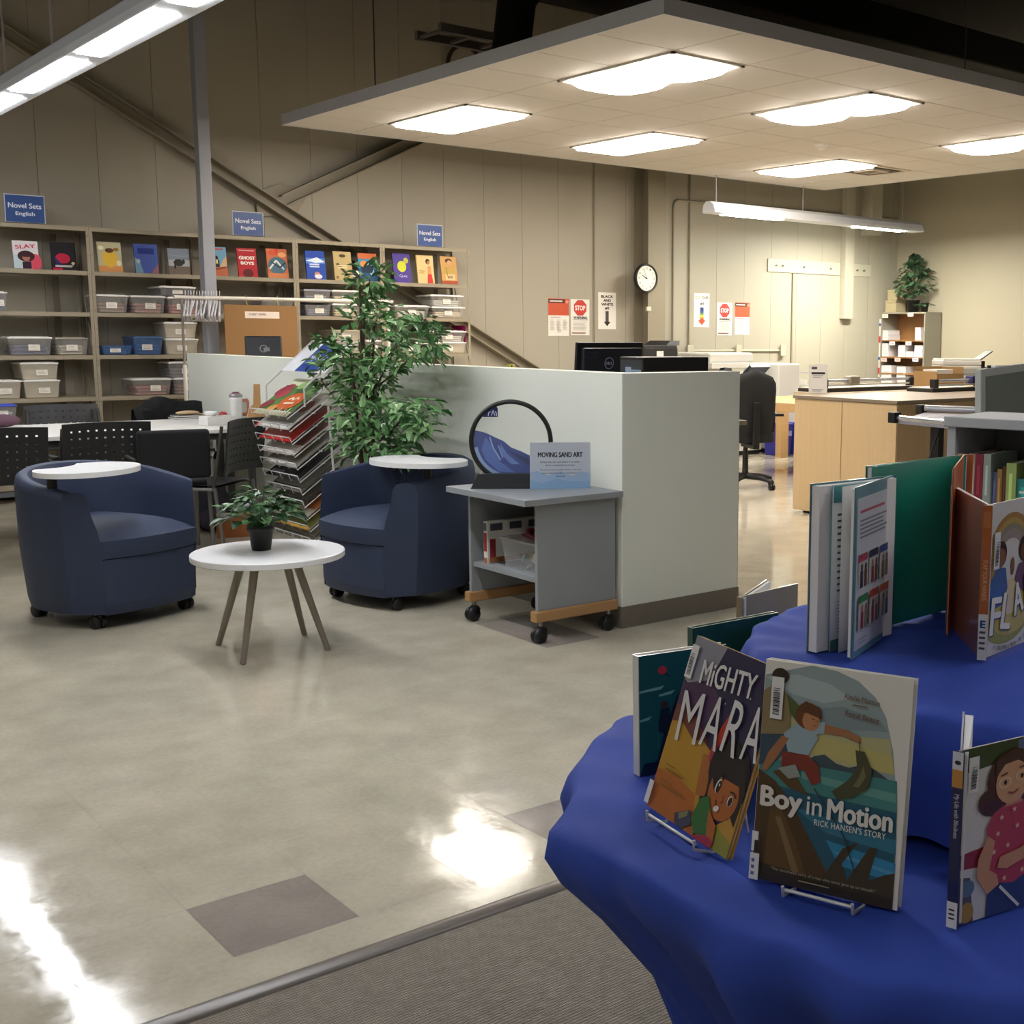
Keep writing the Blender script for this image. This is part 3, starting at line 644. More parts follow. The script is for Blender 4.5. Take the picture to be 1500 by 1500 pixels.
# ---- blue section signs on top of the shelving
def sect_sign(x0, x1, y0, y1, label, glare=False):
    a, b_ = Yp(x0, y1, SF+.02), Yp(x1, y0, SF+.02); w_ = b_.x-a.x; h_ = w_*.74
    t = thing('section_sign', label, 'sign', (a.x, SF+.02, STOP+.0005), 0, 'blue signs on top of the shelving')
    q = MB(); q.box(-.006, -.002, 0, w_+.006, .002, h_+.012, M('c9cdd6', .15, coat=.5)); q.box(-.006, -.002, 0, w_+.006, .07, .003, M('c9cdd6', .15, coat=.5)); q.build('holder', t)
    A_ = Art(frame((0, -.0022, .005), (1, 0, 0), (0, 0, 1)), .0002); A_.rect(0, 0, w_, h_, M('2f4c86', .35)); A_.text('Novel Sets', w_/2, h_*.62, w_*.86, h_*.2, M('d5d9e4', .5), .025); A_.text('English', w_/2, h_*.3, w_*.5, h_*.19, M('d5d9e4', .5), .025)
    A_.build('sheet', t); return t
sect_sign(9, 63, 284, 323, 'blue sign with two lines of white text on the leftmost shelving bay')
sect_sign(342, 384, 306, 341, 'blue sign with white text above the red novel, near the crossing braces')
sect_sign(612, 647, 328, 359, 'blue sign with white text at the right end of the shelving')

# ================================================================== garment rack and things behind the partition
rk = thing('garment_rack', 'white tube rack with a long rail standing before the shelving', 'rack', (0, 10.42, 0))
RY = 10.42; PWH = M('d8d2c8', .35); PGR = M('8e857c', .4, metal=.3)
r0, r1 = Yp(255, 435, RY), Yp(575, 441, RY); zr = r0.z
MB().tube([(r0.x, 0, zr), (r1.x, 0, zr+.004)], .016, PWH, 10).build('rail', rk)
pxx = Yp(268, 480, RY).x
MB().tube([(pxx, 0, 1.12), (pxx, 0, zr-.017)], .011, PGR, 8).build('upright', rk); MB().tube([(pxx-.01, 0, .06), (pxx, 0, 1.119)], .017, PWH, 8).build('lower_upright', rk)
MB().tube([(r1.x-.05, 0, .06), (r1.x-.05, 0, zr-.017)], .016, PWH, 8).build('upright', rk)
for xx in (pxx-.01, r1.x-.05):
    MB().box(xx-.02, -.28, .03, xx+.02, .28, .06, PWH).build('foot', rk)
    for yy_ in (-.26, .26): MB().lathe([(.0, 0), (.02, .0), (.02, .03), (0, .03)], BLACK, 12, (xx, yy_)).build('caster', rk)
HM = M('c9c7cc', .35)
hx0, hx1 = Yp(272, 440, RY).x, Yp(322, 440, RY).x
def hanger():
    q = MB()
    hk = [(0, .02*math.sin(a)*1.0, .018+.0*a + .02*math.cos(a)) for a in [R(-130+30*k) for k in range(9)]]
    hk = [(p[0], p[1], p[2]-.002) for p in hk]; q.tube([(0, 0, -.05), (0, 0, -.03), (0, -.012, -.014)] + hk[1:], .003, HM, 5)
    q.tube([(0, -.19, -.17), (0, 0, -.05), (0, .19, -.17)], .008, HM, 6); q.tube([(0, -.19, -.17), (0, -.13, -.21), (0, .13, -.21), (0, .19, -.17)], .007, HM, 6)
    return q
h0 = hanger().build('clothes_hanger', loc=(hx0, RY, zr+.02), rot=(0, 0, R(-26)))
tag(h0, 'white plastic hanger nearest the left end of the rack rail', 'hanger', 'hangers bunched on the rack rail')
nh = 13; ords = ['second', 'third', 'fourth', 'fifth', 'sixth', 'seventh', 'eighth', 'ninth', 'tenth', 'eleventh', 'twelfth', 'last']
for k in range(1, nh):
    o = h0.copy(); COL.objects.link(o); o.location = (hx0+(hx1-hx0)*k/(nh-1), RY, zr+.02); o.rotation_euler = (0, R(4*math.sin(k*2.3)), R(-27+5*math.sin(k*1.7)))
    o['label'] = 'white plastic hanger on the rack rail, %s from its left end' % ords[k-1]
# brown cardboard sheet hung from the rail
c0, c1 = Yp(327, 447, RY-.02), Yp(436, 520, RY-.02); ct_ = Yp(327, 446, RY-.02).z
cb = thing('cardboard_sheet', 'large brown cardboard sheet with a white label hanging from the white rail', 'cardboard', (0, RY-.035, 0))
MB().box(c0.x, 0, .55, c1.x, .006, ct_, M('8c683f', .85, noise=.08, scale=2)).build('board', cb)
for xx in (c0.x+.2, c1.x-.16): MB().tube([(xx, .003, ct_), (xx, .035, ct_+.05), (xx, .05, zr+.018), (xx, .02, zr+.03)], .003, M('c9a66a', .4), 5).build('hook', cb)
A_ = Art(frame((0, -.0004, 0), (1, 0, 0), (0, 0, 1)), .0003); l0, l1 = Yp(359, 466, RY-.035), Yp(409, 457, RY-.035); A_.rect(l0.x, l0.z, l1.x, l1.z, M('dfd0c4', .7)); A_.text('CHART PAPER', l0.x+(l1.x-l0.x)*.36, (l0.z+l1.z)/2+.004, (l1.x-l0.x)*.5, (l1.z-l0.z)*.35, M('5c4f4a', .7), .02)
A_.build('paper_label', cb)
# low desk behind the partition and the small black screen
dk = thing('desk', 'beige work surface just behind the white low wall', 'desk', (3.73, 9.35, 0))
DT = M('cdb899', .5); MB().box(0, -.5, 1.065, .62, .80, 1.09, DT).build('desktop', dk, bevel=.003)
for (a, b_) in ((.03, -.48), (.03, .54), (.55, -.48), (.55, .54)): MB().box(a, b_, 0, a+.04, b_+.04, 1.0645, M('5a554e', .4)).build('leg', dk)
mp_ = Xp(386, 505, 4.0); mon = thing('monitor', 'small black screen seen from behind over the white low wall', 'monitor', (4.0, mp_.y, 1.0905), R(-22))
Tm = Matrix.Rotation(R(-12), 4, 'X')
MB().box(-.14, -.012, .02, .14, .012, .275, M('17181d', .35), Tm).build('screen_back', mon, bevel=.012)
MB().box(-.1, -.07, 0, .1, .09, .012, M('1b1c20', .4)).build('foot', mon, bevel=.004); MB().box(-.03, .0, .012, .03, .04, .1, M('3a3b40', .4)).build('stand', mon)
A_ = Art(Tm @ frame((-.24, -.0125, -.01), (1, 0, 0), (0, 0, 1)), .0002); A_.ell(.24, .18, .03, .03, M('8c8f98', .3)); A_.ell(.24, .18, .025, .025, M('17181d', .3)); A_.rect(.24, .16, .285, .19, M('6d7078', .3)); A_.build('badge', mon)
# ================================================================== meeting tables, chairs and what lies on them
TT = M('dcdad6', .35, noise=.02, scale=3); FR = M('3a3936', .45)
def meeting_table(name_label, x0, y0, x1, y1):
    t = thing('meeting_table', name_label, 'table', ((x0+x1)/2, (y0+y1)/2, 0), 0, 'white meeting tables pushed together'); hx, hy = (x1-x0)/2, (y1-y0)/2
    MB().box(-hx, -hy, .712, hx, hy, .74, TT).build('tabletop', t, bevel=.004)
    q = MB(); q.box(-hx+.06, -hy+.05, .665, hx-.06, -hy+.08, .7115, FR); q.box(-hx+.06, hy-.08, .665, hx-.06, hy-.05, .7115, FR); q.build('frame_rails', t)
    for sx in (-1, 1):
        for sy in (-1, 1): MB().box(sx*(hx-.09)-.02, sy*(hy-.09)-.02, .02, sx*(hx-.09)+.02, sy*(hy-.09)+.02, .664, FR).build('leg', t)
        for sy in (-1, 1): MB().lathe([(0, 0), (.03, 0), (.03, .015), (.012, .0195)], BLACK, 12, (sx*(hx-.09), sy*(hy-.09))).build('glide', t)
meeting_table('white meeting table nearest the blue armchairs', 1.25, 8.33, 3.47, 8.90)
meeting_table('white meeting table pushed behind the nearer one', 1.25, 8.905, 3.47, 9.48)

PLB = M('1b1b1b', .5, bump=.15, bscale=400); PLG = M('343436', .45, bump=.1, bscale=400); CHR = M('8d8b88', .3, metal=.8)
def perforated(w_, h_, nx_, ny_, hole, m, th=.012, curve=.04):
    """a bent plastic panel with square holes, standing in the xz plane"""
    xs = [-w_/2]; zs = [0]
    mx, mz = .055, .05; px_, pz_ = (w_-2*mx)/(nx_-1), .045
    for i in range(nx_): cx_ = -w_/2+mx+i*px_; xs += [cx_-hole/2, cx_+hole/2]
    for j in range(ny_): cz_ = h_-mz-(ny_-1-j)*pz_; zs += [cz_-hole*.42, cz_+hole*.42]
    xs.append(w_/2); zs.append(h_)
    q = MB(); N = len(zs); vs = []; fs = []
    def Yb(x): return -curve*(1-(2*x/w_)**2)+curve
    for s in (0, th):
        for x in xs:
            for z in zs: vs.append((x, -Yb(x)*1.0 + s, z))
    K = len(xs)*N
    for i in range(len(xs)-1):
        for j in range(len(zs)-1):
            if i % 2 == 1 and j % 2 == 1:
                a, b_, c_, d_ = i*N+j, (i+1)*N+j, (i+1)*N+j+1, i*N+j+1
                for (u_, v_) in ((a, b_), (b_, c_), (c_, d_), (d_, a)): fs.append((u_, v_, v_+K, u_+K))
                continue
            a = (i*N+j, (i+1)*N+j, (i+1)*N+j+1, i*N+j+1); fs.append(a); fs.append(tuple(k+K for k in reversed(a)))
    for i in range(len(xs)-1):
        for j in (0, N-1): fs.append((i*N+j, (i+1)*N+j, (i+1)*N+j+K, i*N+j+K))
    for j in range(N-1):
        for i in (0, len(xs)-1): fs.append((i*N+j, i*N+j+1, i*N+j+1+K, i*N+j+K))
    q.add(vs, fs, m); return q
def stack_chair(label, loc, rz, m, arms=True):
    t = thing('perforated_chair', label, 'chair', (loc[0], loc[1], 0), rz, 'perforated plastic chairs at the tables')
    bk = perforated(.50, .33, 9, 6, .014, m); bk.build('backrest', t, loc=(0, -.235, .525), rot=(R(7), 0, 0))
    q = MB(); P = []
    for i in range(9):
        x = -.235+.47*i/8; row = []
        for j in range(9):
            y = -.20+.42*j/8; z = .452-.018*math.sin(PI*j/8)*math.sin(PI*i/8)-(.03*(j-6)/2 if j > 6 else 0); row.append((x, y, z))
        P.append(row)
    q.grid(P, m); q.grid([[(a, b_, z-.014) for a, b_, z in r_] for r_ in P], m)
    q.build('seat', t, smooth=True)
    for s in (-1, 1):
        q = MB(); q.tube([(s*.25, .22, .012), (s*.25, .20, .44)], .011, CHR, 8); q.build('leg', t)
        q = MB(); q.tube([(s*.25, -.25, .012), (s*.25, -.20, .44)], .011, CHR, 8); q.build('leg', t)
        q = MB(); q.tube([(s*.25, -.19, .42), (s*.25, -.215, .55), (s*.235, -.255, .82)], .011, FR, 8); q.tube([(s*.25, .20, .43), (s*.25, -.20, .43)], .011, CHR, 8); q.build('side_frame', t)
        if arms: MB().box(s*.255-.02*(s < 0)-.0, -.17, .63, s*.255+.02*(s > 0)+.02*(s < 0)*0+.02, .1, .65, m).tube([(s*.265, .08, .44), (s*.265, .08, .632)], .01, FR, 8).build('armrest', t, bevel=.005)
    return t
def chair_at(px, py, z, label, rz, m=PLB, arms=True, off=.26):
    p = Zp(px, py, z); stack_chair(label, (p.x-math.sin(rz)*off, p.y+math.cos(rz)*off), rz, m, arms)
chair_at(153, 618, .853, 'black perforated chair with its back to the blue armchair, tucked at the white table', R(0))
chair_at(-5, 627, .853, 'black perforated chair cut off by the left edge of the photo', R(4))
chair_at(352, 613, .853, 'black perforated chair turned sideways at the right end of the white tables', R(42), arms=False)
g_ = Zp(90, 593, .853); stack_chair('grey perforated chair facing us on the far side of the tables', (g_.x, g_.y-.26+.05, 0), R(176), PLG)
# upholstered black chair on the far side with a jacket over it, and its twin tucked under the near table
FAB = M('0e0e10', .9, bump=.3, bscale=300)
def padded_chair(label, loc, rz):
    t = thing('padded_chair', label, 'chair', (loc[0], loc[1], 0), rz, 'black padded chairs at the tables')
    MB().box(-.22, -.2, .42, .22, .22, .48, FAB).build('seat', t, bevel=.025, seg=3)
    MB().box(-.21, -.255, .50, .21, -.205, .80, FAB).build('backrest', t, bevel=.022, seg=3)
    for s in (-1, 1):
        MB().tube([(s*.2, .18, .012), (s*.2, .18, .419)], .012, CHR, 8).build('leg', t); MB().tube([(s*.2, -.27, .012), (s*.2, -.2, .41), (s*.2, -.2, .6)], .012, CHR, 8).build('leg', t)
        MB().tube([(s*.235, .17, .43), (s*.25, .17, .62), (s*.25, -.12, .64), (s*.22, -.2, .62)], .011, CHR, 8).box(s*.25-.02, -.1, .645, s*.25+.02, .15, .665, FAB).build('armrest', t)
    return t
jc = Yp(246, 592, 9.92); padded_chair('black padded chair under the jacket on the far side of the tables', (jc.x, jc.y-.24), R(180))
pc = Zp(262, 668, .62); padded_chair('black padded chair tucked under the near table behind the left armchair', (pc.x-.06, pc.y+.04), R(-8))
jk = MB(); P = []
for i in range(25):
    u_ = -1+2*i/24; row = []
    for j in range(13):
        a = PI*j/12; yy_ = -math.cos(a)*(.05+.02*abs(math.sin(6*u_))); dz = math.sin(a)
        top = .865-.06*u_*u_-.02*math.sin(5*u_); bot = .45+.04*math.sin(9*u_)
        side = abs(math.cos(a)); z = top-(top-bot)*max(0, side-.35)/.65 if side > .35 else top+.01*dz
        row.append((u_*.27*(1-.08*(side > .5)), yy_+.012*math.sin(13*u_+j), z))
    P.append(row)
jk.grid(P, FAB); tag(jk.build('jacket', loc=(jc.x, jc.y+.0, 0), smooth=True), 'black jacket draped over the chair back on the far side of the tables', 'jacket')

# ---- on the tables
def on(px, py, z=.7405): return Zp(px, py, z)
p = on(347, 617); tb = thing('tumbler', 'white lidded tumbler with a reddish handle on the white table', 'cup', tuple(p), R(-20))
TW = M('dedcd8', .4, bump=.3, bscale=90)
MB().lathe([(0, 0), (.037, 0), (.039, .01), (.045, .10), (.0475, .16), (.0475, .175), (0, .175)], TW, 24).build('cup_body', tb)
MB().lathe([(.0465, .1755), (.0475, .178), (.046, .195), (.03, .205), (0, .207)], M('9a9394', .15, metal=.4), 24).lathe([(0, .2075), (.026, .2075), (.024, .216), (0, .217)], M('8c3a52', .4), 16).build('lid', tb)
MB().tube([(.045, 0, .15), (.075, 0, .155), (.088, 0, .13), (.085, 0, .075), (.065, 0, .05), (.042, 0, .052)], .0125, M('b4674f', .45), 10).build('handle', tb)
p = on(318, 622); bt = thing('tissue_box', 'flat white patterned box at the right end of the white table', 'box', tuple(p), R(10))
BXW = M('dfddd8', .6, noise=.12, scale=60); MB().box(-.105, -.06, 0, .105, .06, .062, BXW).build('carton', bt, bevel=.003); MB().lathe([(.045, .0622), (.046, .0626), (.0, .0628)], M('b9b6b0', .6), 16).build('opening', bt)
p = on(310, 606, .8035+.0); tag(MB().lathe([(0, 0), (.03, .0), (.042, .018), (.043, .03), (.038, .03), (.03, .012), (0, .01)], WHITE, 20).build('bowl', loc=(bt.location.x-.035, bt.location.y+.02, .8035)), 'small white bowl on the flat white box', 'bowl')
p = on(327, 612); tag(MB().ball((0, 0, .024), .03, M('b02a33', .5), 12, sx=1.1, sz=.8).tube([(0, 0, .03), (.05, -.02, .012), (.09, -.03, .008)], .008, M('b02a33', .5), 6).build('red_pouch', loc=(p.x-.0, p.y+.0, .7405)), 'small red cloth item between the white box and the tumbler', 'pouch')
p = Xp(376, 610, 3.44); p.z = .7405; tag(MB().prism([(-.05, 0), (.05, 0), (.062, .06), (.05, .12), (.025, .15), (.02, .29), (-.02, .29), (-.022, .15), (-.05, .12), (-.062, .06)], 0, .018, wood('board_wood', 'b98a52', 'a5743c', 'Z'), Matrix.Rotation(R(80), 4, 'X')).build('wooden_paddle', loc=(p.x-.0, p.y-.0, .7425), rz=R(-35)),
    'wooden paddle-shaped board standing at the far right of the white table', 'board')
p = Xp(367, 612, 3.43); p.z = .7405; tag(MB().lathe([(0, 0), (.028, 0), (.03, .02), (.02, .045), (.026, .06), (.016, .09), (.01, .12), (0, .122)], M('d8cbb4', .5), 16).build('figurine', loc=(p.x, p.y, .7405)), 'cream turned ornament beside the tumbler handle', 'ornament')
p = on(273, 613); nb = []
for k, (nm, hx, hy, th, col_, lab) in enumerate((('notebook', .105, .075, .014, '26262a', 'dark notebook lying under the others on the white table'), ('notebook', .1, .07, .012, '8a857e', 'grey notebook between the dark one and the beige pouch'))):
    z = .7405+(.0145 if k else 0); o = MB().box(-hx, -hy, .002, hx, hy, th-.002, WPAPER).box(-hx-.002, -hy-.002, 0, hx, hy+.002, .0019, M(col_, .5)).box(-hx-.002, -hy-.002, th-.0019, hx, hy+.002, th, M(col_, .5)).build(nm, loc=(p.x, p.y, z), rz=R(8-14*k)); tag(o, lab, 'notebook')
tag(MB().ball((0, 0, .016), .075, M('c9ac86', .7), 20, sx=1.25, sy=.6, sz=.22).tube([(.05, -.03, .012), (.09, -.06, .006), (.12, -.065, -.012)], .005, M('c9ac86', .7), 6).build('pouch', loc=(p.x+.01, p.y, .7675), rz=R(10)), 'beige soft pouch on top of the notebooks', 'pouch')
p = on(14, 618); bl = make_bin(-.1, .1, .0, .12, CLR, '9b98a6', 'clear box with a blue lid on the white table at the left edge', '3f4fae', dep=.16, group='boxes on the meeting tables', y0=0); bl.location = (p.x-.02, p.y+.1, .7405)
p = on(2, 628); tag(MB().ball((0, 0, .045), .11, M('4d3040', .75, noise=.2, scale=9), 18, sx=1.3, sy=.7, sz=.42).build('cloth_bag', loc=(p.x, p.y+.1, .7405)), 'dark purple soft bag on the table at the left edge', 'bag')
# ---- on the floor under the tables
p = Zp(320, 782); bg = thing('backpack', 'dark backpack on the floor between the left armchair and the paper rack', 'bag', (p.x, p.y+.12, 0), R(-15))
MB().ball((0, 0, .17), .17, M('1c1a24', .8, noise=.2, scale=10), 16, sx=.85, sy=.6, sz=1.0).build('bag_body', bg); MB().ball((0, -.09, .1), .09, M('2a2635', .8), 14, sx=1.1, sy=.45, sz=.9).build('front_pocket', bg); MB().tube([(-.04, 0, .335), (-.02, 0, .38), (.02, 0, .38), (.04, 0, .335)], .008, M('3a3340', .8), 6).build('strap', bg)
p = Zp(351, 787); bk = thing('cardboard_box', 'small orange-brown box on the floor behind the potted plant', 'box', (p.x, p.y+.1, 0), R(-20))
MB().box(-.11, -.09, 0, .11, .09, .15, M('9a5a2c', .75)).build('carton', bk, bevel=.004); MB().box(-.112, -.03, .1502, .112, .03, .1512, M('b98a55', .6)).build('tape', bk)
p = Zp(322, 790); st = tag(MB().prism([(-.03, 0), (.03, 0), (.03, .62), (-.03, .62)], 0, .016, M('d5d0c6', .5), Matrix.Rotation(R(78), 4, 'X')).build('white_plank', loc=(p.x+.08, p.y+.45, .017), rz=R(-40)), 'narrow pale board leaning beside the sideways chair', 'board')

# ================================================================== wire paper rack with poster sheets
RW = M('c9c8c6', .3); RX, RYa, RYb = 3.08, 7.10, 7.62
rk = thing('display_rack', 'white wire display rack of sloping shelves with a blue header beside the tree', 'rack', (3.3, 7.36, 0))
def lp(x, y, z): return (x-3.3, y-7.36, z)
q = MB()
for y in (RYa-.02, RYb+.02):
    q.tube([lp(3.12, y, .012), lp(3.50, y, .012), lp(3.50, y, 1.20)], .008, RW, 8); q.tube([lp(3.38, y, .012), lp(3.33, y, .95)], .008, RW, 8)
    q.tube([lp(3.18, y, 1.06), lp(3.28, y, 1.145), lp(3.50, y, 1.335)], .006, RW, 8); q.tube([lp(3.18, y, .95), lp(3.18, y, 1.06)], .006, RW, 8)
q.tube([lp(3.50, RYa-.02, 1.335), lp(3.50, RYb+.02, 1.335)], .006, RW, 8); q.tube([lp(3.50, RYa-.02, .6), lp(3.50, RYb+.02, .6)], .006, RW, 8); q.tube([lp(3.50, RYa-.02, 1.20), lp(3.50, RYb+.02, 1.20)], .006, RW, 8)
q.tube([lp(3.12, RYa-.02, .012), lp(3.12, RYb+.02, .012)], .008, RW, 8); q.build('frame', rk)
NS = 11; shz = [.885-.0775*k for k in range(NS)]
def shx(z): return RX+.12*(.885-z)/.72
for z in shz:
    x = shx(z); q = MB(); s = .72
    for y in (RYa, RYa+.13, RYa+.26, RYa+.39, RYb):
        q.tube([lp(x-.018, y, z+.035), lp(x-.004, y, z-.006), lp(x+.30, y, z-.006+.3*s)], .0035, RW, 5)
    q.tube([lp(x-.018, RYa, z+.035), lp(x-.018, RYb, z+.035)], .0035, RW, 5); q.tube([lp(x+.30, RYa-.02, z-.006+.3*s), lp(x+.30, RYb+.02, z-.006+.3*s)], .0035, RW, 5)
    q.tube([lp(x+.15, RYa-.02, z-.006+.15*s), lp(x+.15, RYb+.02, z-.006+.15*s)], .0035, RW, 5)
    q.build('wire_shelf', rk)
hd = MB(); e1, e2 = Vector(lp(3.29, RYb+.0, 1.15)), Vector(lp(3.29, RYa-.10, 1.15)); up_ = Vector((.24, 0, .20)).normalized()
A_ = Art(frame(e1-Vector((.012, 0, -.002)), (0, -1, 0), up_), .0004); HWd = RYb-RYa+.10
hd.add([e1+Vector((.006, 0, -.006)), e2+Vector((.006, 0, -.006)), e2+up_*.26+Vector((.006, 0, -.006)), e1+up_*.26+Vector((.006, 0, -.006))], [(0, 1, 2, 3)], WHITE)
A_.rect(0, 0, HWd, .26, M('e3e3e6', .35)); A_.rect(HWd*.30, 0, HWd*.76, .26, M('25479a', .35)); A_.text('Big Books', HWd*.53, .13, HWd*.36, .06, M('e0e3ee', .4), .02); A_.build('header_sign', rk)
# poster sheets lying on the shelves, each a thing
sheet_info = [('4f7a3c', 'green flower poster with an oval orange title, top shelf of the paper rack', 1), ('dcdad4', 'white sheet with a grey and green picture, second shelf of the paper rack', 2), ('b3201f', 'bright red sheet on the third shelf of the paper rack', 3),
              ('cfc8bc', 'cream sheet with a maroon block, fourth shelf of the paper rack', 4), ('a8a49c', 'sheet with a small rust picture, fifth shelf of the paper rack', 5), ('26262c', 'black sheet on the sixth shelf of the paper rack', 6), ('6a675f', 'dull grey-brown sheet on the seventh shelf of the paper rack', 7),
              ('4a4640', 'dark sheet on the eighth shelf of the paper rack', 7), ('cfc9b9', 'cream sheet with an orange picture near the bottom of the paper rack', 8), ('8b8f4f', 'yellow-green sheet on the second-lowest shelf of the paper rack', 9), ('7a7466', 'grey sheet on the lowest shelf of the paper rack', 7)]
for k, (z, (bg_, lab, kind)) in enumerate(zip(shz, sheet_info)):
    x = shx(z); rr = random.Random(k); T = frame((x-.006, RYb-.012, z+.001), (0, -1, 0), (1, 0, .72)); W_, H_ = RYb-RYa-.024, .352
    nst = 4 if kind < 7 else 2
    s_ = Art(T, .0011)
    for q_ in range(nst): s_.rect(rr.random()*.006, rr.random()*.005, W_-rr.random()*.006, H_-rr.random()*.006, M(bg_, .25, coat=.4) if q_ == nst-1 else WPAPER)
    a = Art(T, .0003); a.k = 18
    if kind == 1:
        a.rect(0, 0, W_, .05, M('b9b392', .4)); a.rect(0, .29, W_, H_, M('c6cbb0', .4))
        for (u_, v_, r_, cc) in ((.06, .24, .07, '8e2f3f'), (.10, .20, .05, 'a63a48'), (.05, .1, .05, '7c2a2c'), (.30, .26, .06, '2f5a2c'), (.18, .06, .045, 'd08a2c'), (.24, .3, .05, '7ea05a')): a.ell(u_, v_, r_*1.3, r_*.8, M(cc, .35), .4)
        a.ell(.33, .14, .13, .085, M('c4571e', .35), .1); a.line([(.27, .155), (.31, .175), (.33, .15), (.37, .18), (.4, .16)], .014, M('f0ead0', .4)); a.line([(.27, .115), (.39, .125)], .016, M('f0ead0', .4))
        for q_ in range(9): a.poly([(.12+q_*.04, .0), (.13+q_*.04, .05+.02*(q_ % 3)), (.15+q_*.04, .0)], M('d8d2b8', .4))
    elif kind == 2: a.rect(.05, .06, W_-.04, .3, M('8e928c', .35)); a.ell(.12, .2, .07, .09, M('2e6a5a', .35)); a.ell(.36, .22, .09, .06, M('7a2f2c', .35)); a.rect(0, 0, .03, .03, M('b02a30', .4))
    elif kind == 3: a.rect(0, .12, W_, H_, M('8e1512', .3)); a.rect(.06, .2, .3, .24, M('d8843a', .35)); a.rect(.06, .03, .4, .05, M('d04a3a', .35))
    elif kind == 4: a.rect(.02, .09, W_-.02, H_, M('6a1f1c', .35)); a.rect(.05, .03, .3, .045, M('8a8278', .5))
    elif kind == 5: a.rect(.1, .08, W_-.06, .26, M('7c6a58', .35)); a.ell(.3, .16, .06, .05, M('a8542c', .35)); a.rect(.02, .02, .3, .05, M('dcd8cf', .4))
    elif kind == 6: a.rect(.03, .03, .2, .06, M('8d8a94', .4)); a.ell(.33, .15, .08, .05, M('3c3a42', .3))
    elif kind == 8: a.rect(.14, .08, W_, H_, M('b06a34', .35)); a.rect(.02, .03, .2, .06, M('8c867a', .5))
    elif kind == 9: a.ell(.2, .12, .14, .06, M('3f5a2a', .35)); a.ell(.36, .15, .06, .05, M('a8902c', .35)); a.rect(0, 0, W_, .02, M('d8a23a', .4))
    else: a.rect(.03, .05, W_-.03, .3, M(cont2(bg_), .35))
    root = s_.build('poster_sheet'); tag(root, lab, 'poster', 'sheets on the wire paper rack'); a.build('print', root)

# ================================================================== artificial tree
GA, GB, GC = M('416a39', .45), M('5a894f', .45), M('8db27b', .4)
def leaf(q, p, d, n, L, W_, m):
    d = d.normalized(); s = d.cross(n).normalized(); n2 = s.cross(d)
    a = p; b_ = p+d*L*.35+s*W_/2+n2*W_*.12; c_ = p+d*L*.75+s*W_*.32; e = p+d*L-n2*L*.16; f_ = p+d*L*.75-s*W_*.32; g__ = p+d*L*.35-s*W_/2+n2*W_*.12; mid = p+d*L*.45-n2*W_*.05
    q.add([a, b_, c_, e, f_, g__, mid], [(0, 1, 6), (1, 2, 6), (2, 3, 6), (3, 4, 6), (4, 5, 6), (5, 0, 6)], m)
tx = 3.28; tree = thing('artificial_tree', 'tall leafy green tree in front of the low wall, behind the right armchair', 'tree', (tx, 6.5, 0))
rr = random.Random(5); base = Vector((tx, 6.5, 0)); clusters = []
for (px, py, rx, ry, n) in ((542, 408, 24, 20, 42), (535, 440, 24, 20, 40), (552, 468, 34, 24, 75), (607, 478, 32, 24, 70), (618, 508, 24, 22, 55), (578, 515, 28, 24, 60), (495, 505, 30, 16, 50), (510, 533, 42, 24, 95), (552, 535, 30, 26, 60), (530, 563, 36, 20, 70), (470, 556, 16, 9, 16),
                            (545, 602, 46, 22, 95), (605, 597, 30, 17, 60), (520, 625, 32, 22, 75), (575, 632, 40, 22, 90), (525, 655, 30, 20, 65), (570, 660, 34, 16, 60), (612, 622, 18, 18, 30), (598, 665, 14, 12, 12)):
    X_ = tx + rr.uniform(-.05, .05); c_ = Xp(px, py, X_); k = 1/246
    clusters.append((c_, rx*k*1.15, ry*k, n))
tr = MB(); BK = M('4a3a2a', .8, noise=.2, scale=20)
for (dx, dy, top) in ((0, 0, 1.72), (.025, -.03, 1.45), (-.02, .03, 1.3)):
    tr.tube([base+Vector((dx, dy, .02)), base+Vector((dx*.8+.01, dy*.6, .5)), base+Vector((dx*1.4-.01, dy*1.3, .95)), base+Vector((dx*2, dy*2+.02, top))], [.017, .015, .012, .005], BK, 8)
o = tr.build('trunk', tree); o.matrix_parent_inverse = Matrix.Translation(-base)
br = MB()
for c_, a, b_, n in clusters:
    st_ = Vector((tx, 6.5, max(.45, c_.z-.28))); br.tube([st_, st_.lerp(c_, .5)+Vector((0, 0, -.02)), c_], [.007, .005, .003], BK, 5)
o = br.build('branches', tree); o.matrix_parent_inverse = Matrix.Translation(-base)
lf = MB(); lf.flat = True
for c_, a, b_, n in clusters:
    for k in range(int(n*1.2)):
        while True:
            v = Vector((rr.uniform(-1, 1), rr.uniform(-1, 1), rr.uniform(-1, 1)))
            if v.length < 1: break
        p = c_+Vector((v.x*min(a, .2), v.y*a*1.25, v.z*b_))
        if p.x > 3.55: p.x = 3.55-rr.random()*.1
        d = (p-Vector((tx, 6.5, c_.z-.05))).normalized()*.6+Vector((rr.uniform(-1, 1), rr.uniform(-1, 1), rr.uniform(-.9, .25)))*.8
        if p.x+d.normalized().x*.08 > 3.575: d.x = -abs(d.x)
        leaf(lf, p, d, Vector((rr.uniform(-.5, .5), rr.uniform(-.5, .5), 1)), rr.uniform(.065, .105), rr.uniform(.03, .045), rr.choice((GA, GA, GB, GB, GC, GC)))
o = lf.build('foliage', tree); o.matrix_parent_inverse = Matrix.Translation(-base)
MB().lathe([(0, 0), (.11, 0), (.14, .2), (.145, .22), (.13, .22), (.125, .18), (0, .18)], M('2a2320', .6), 24).build('pot', tree)

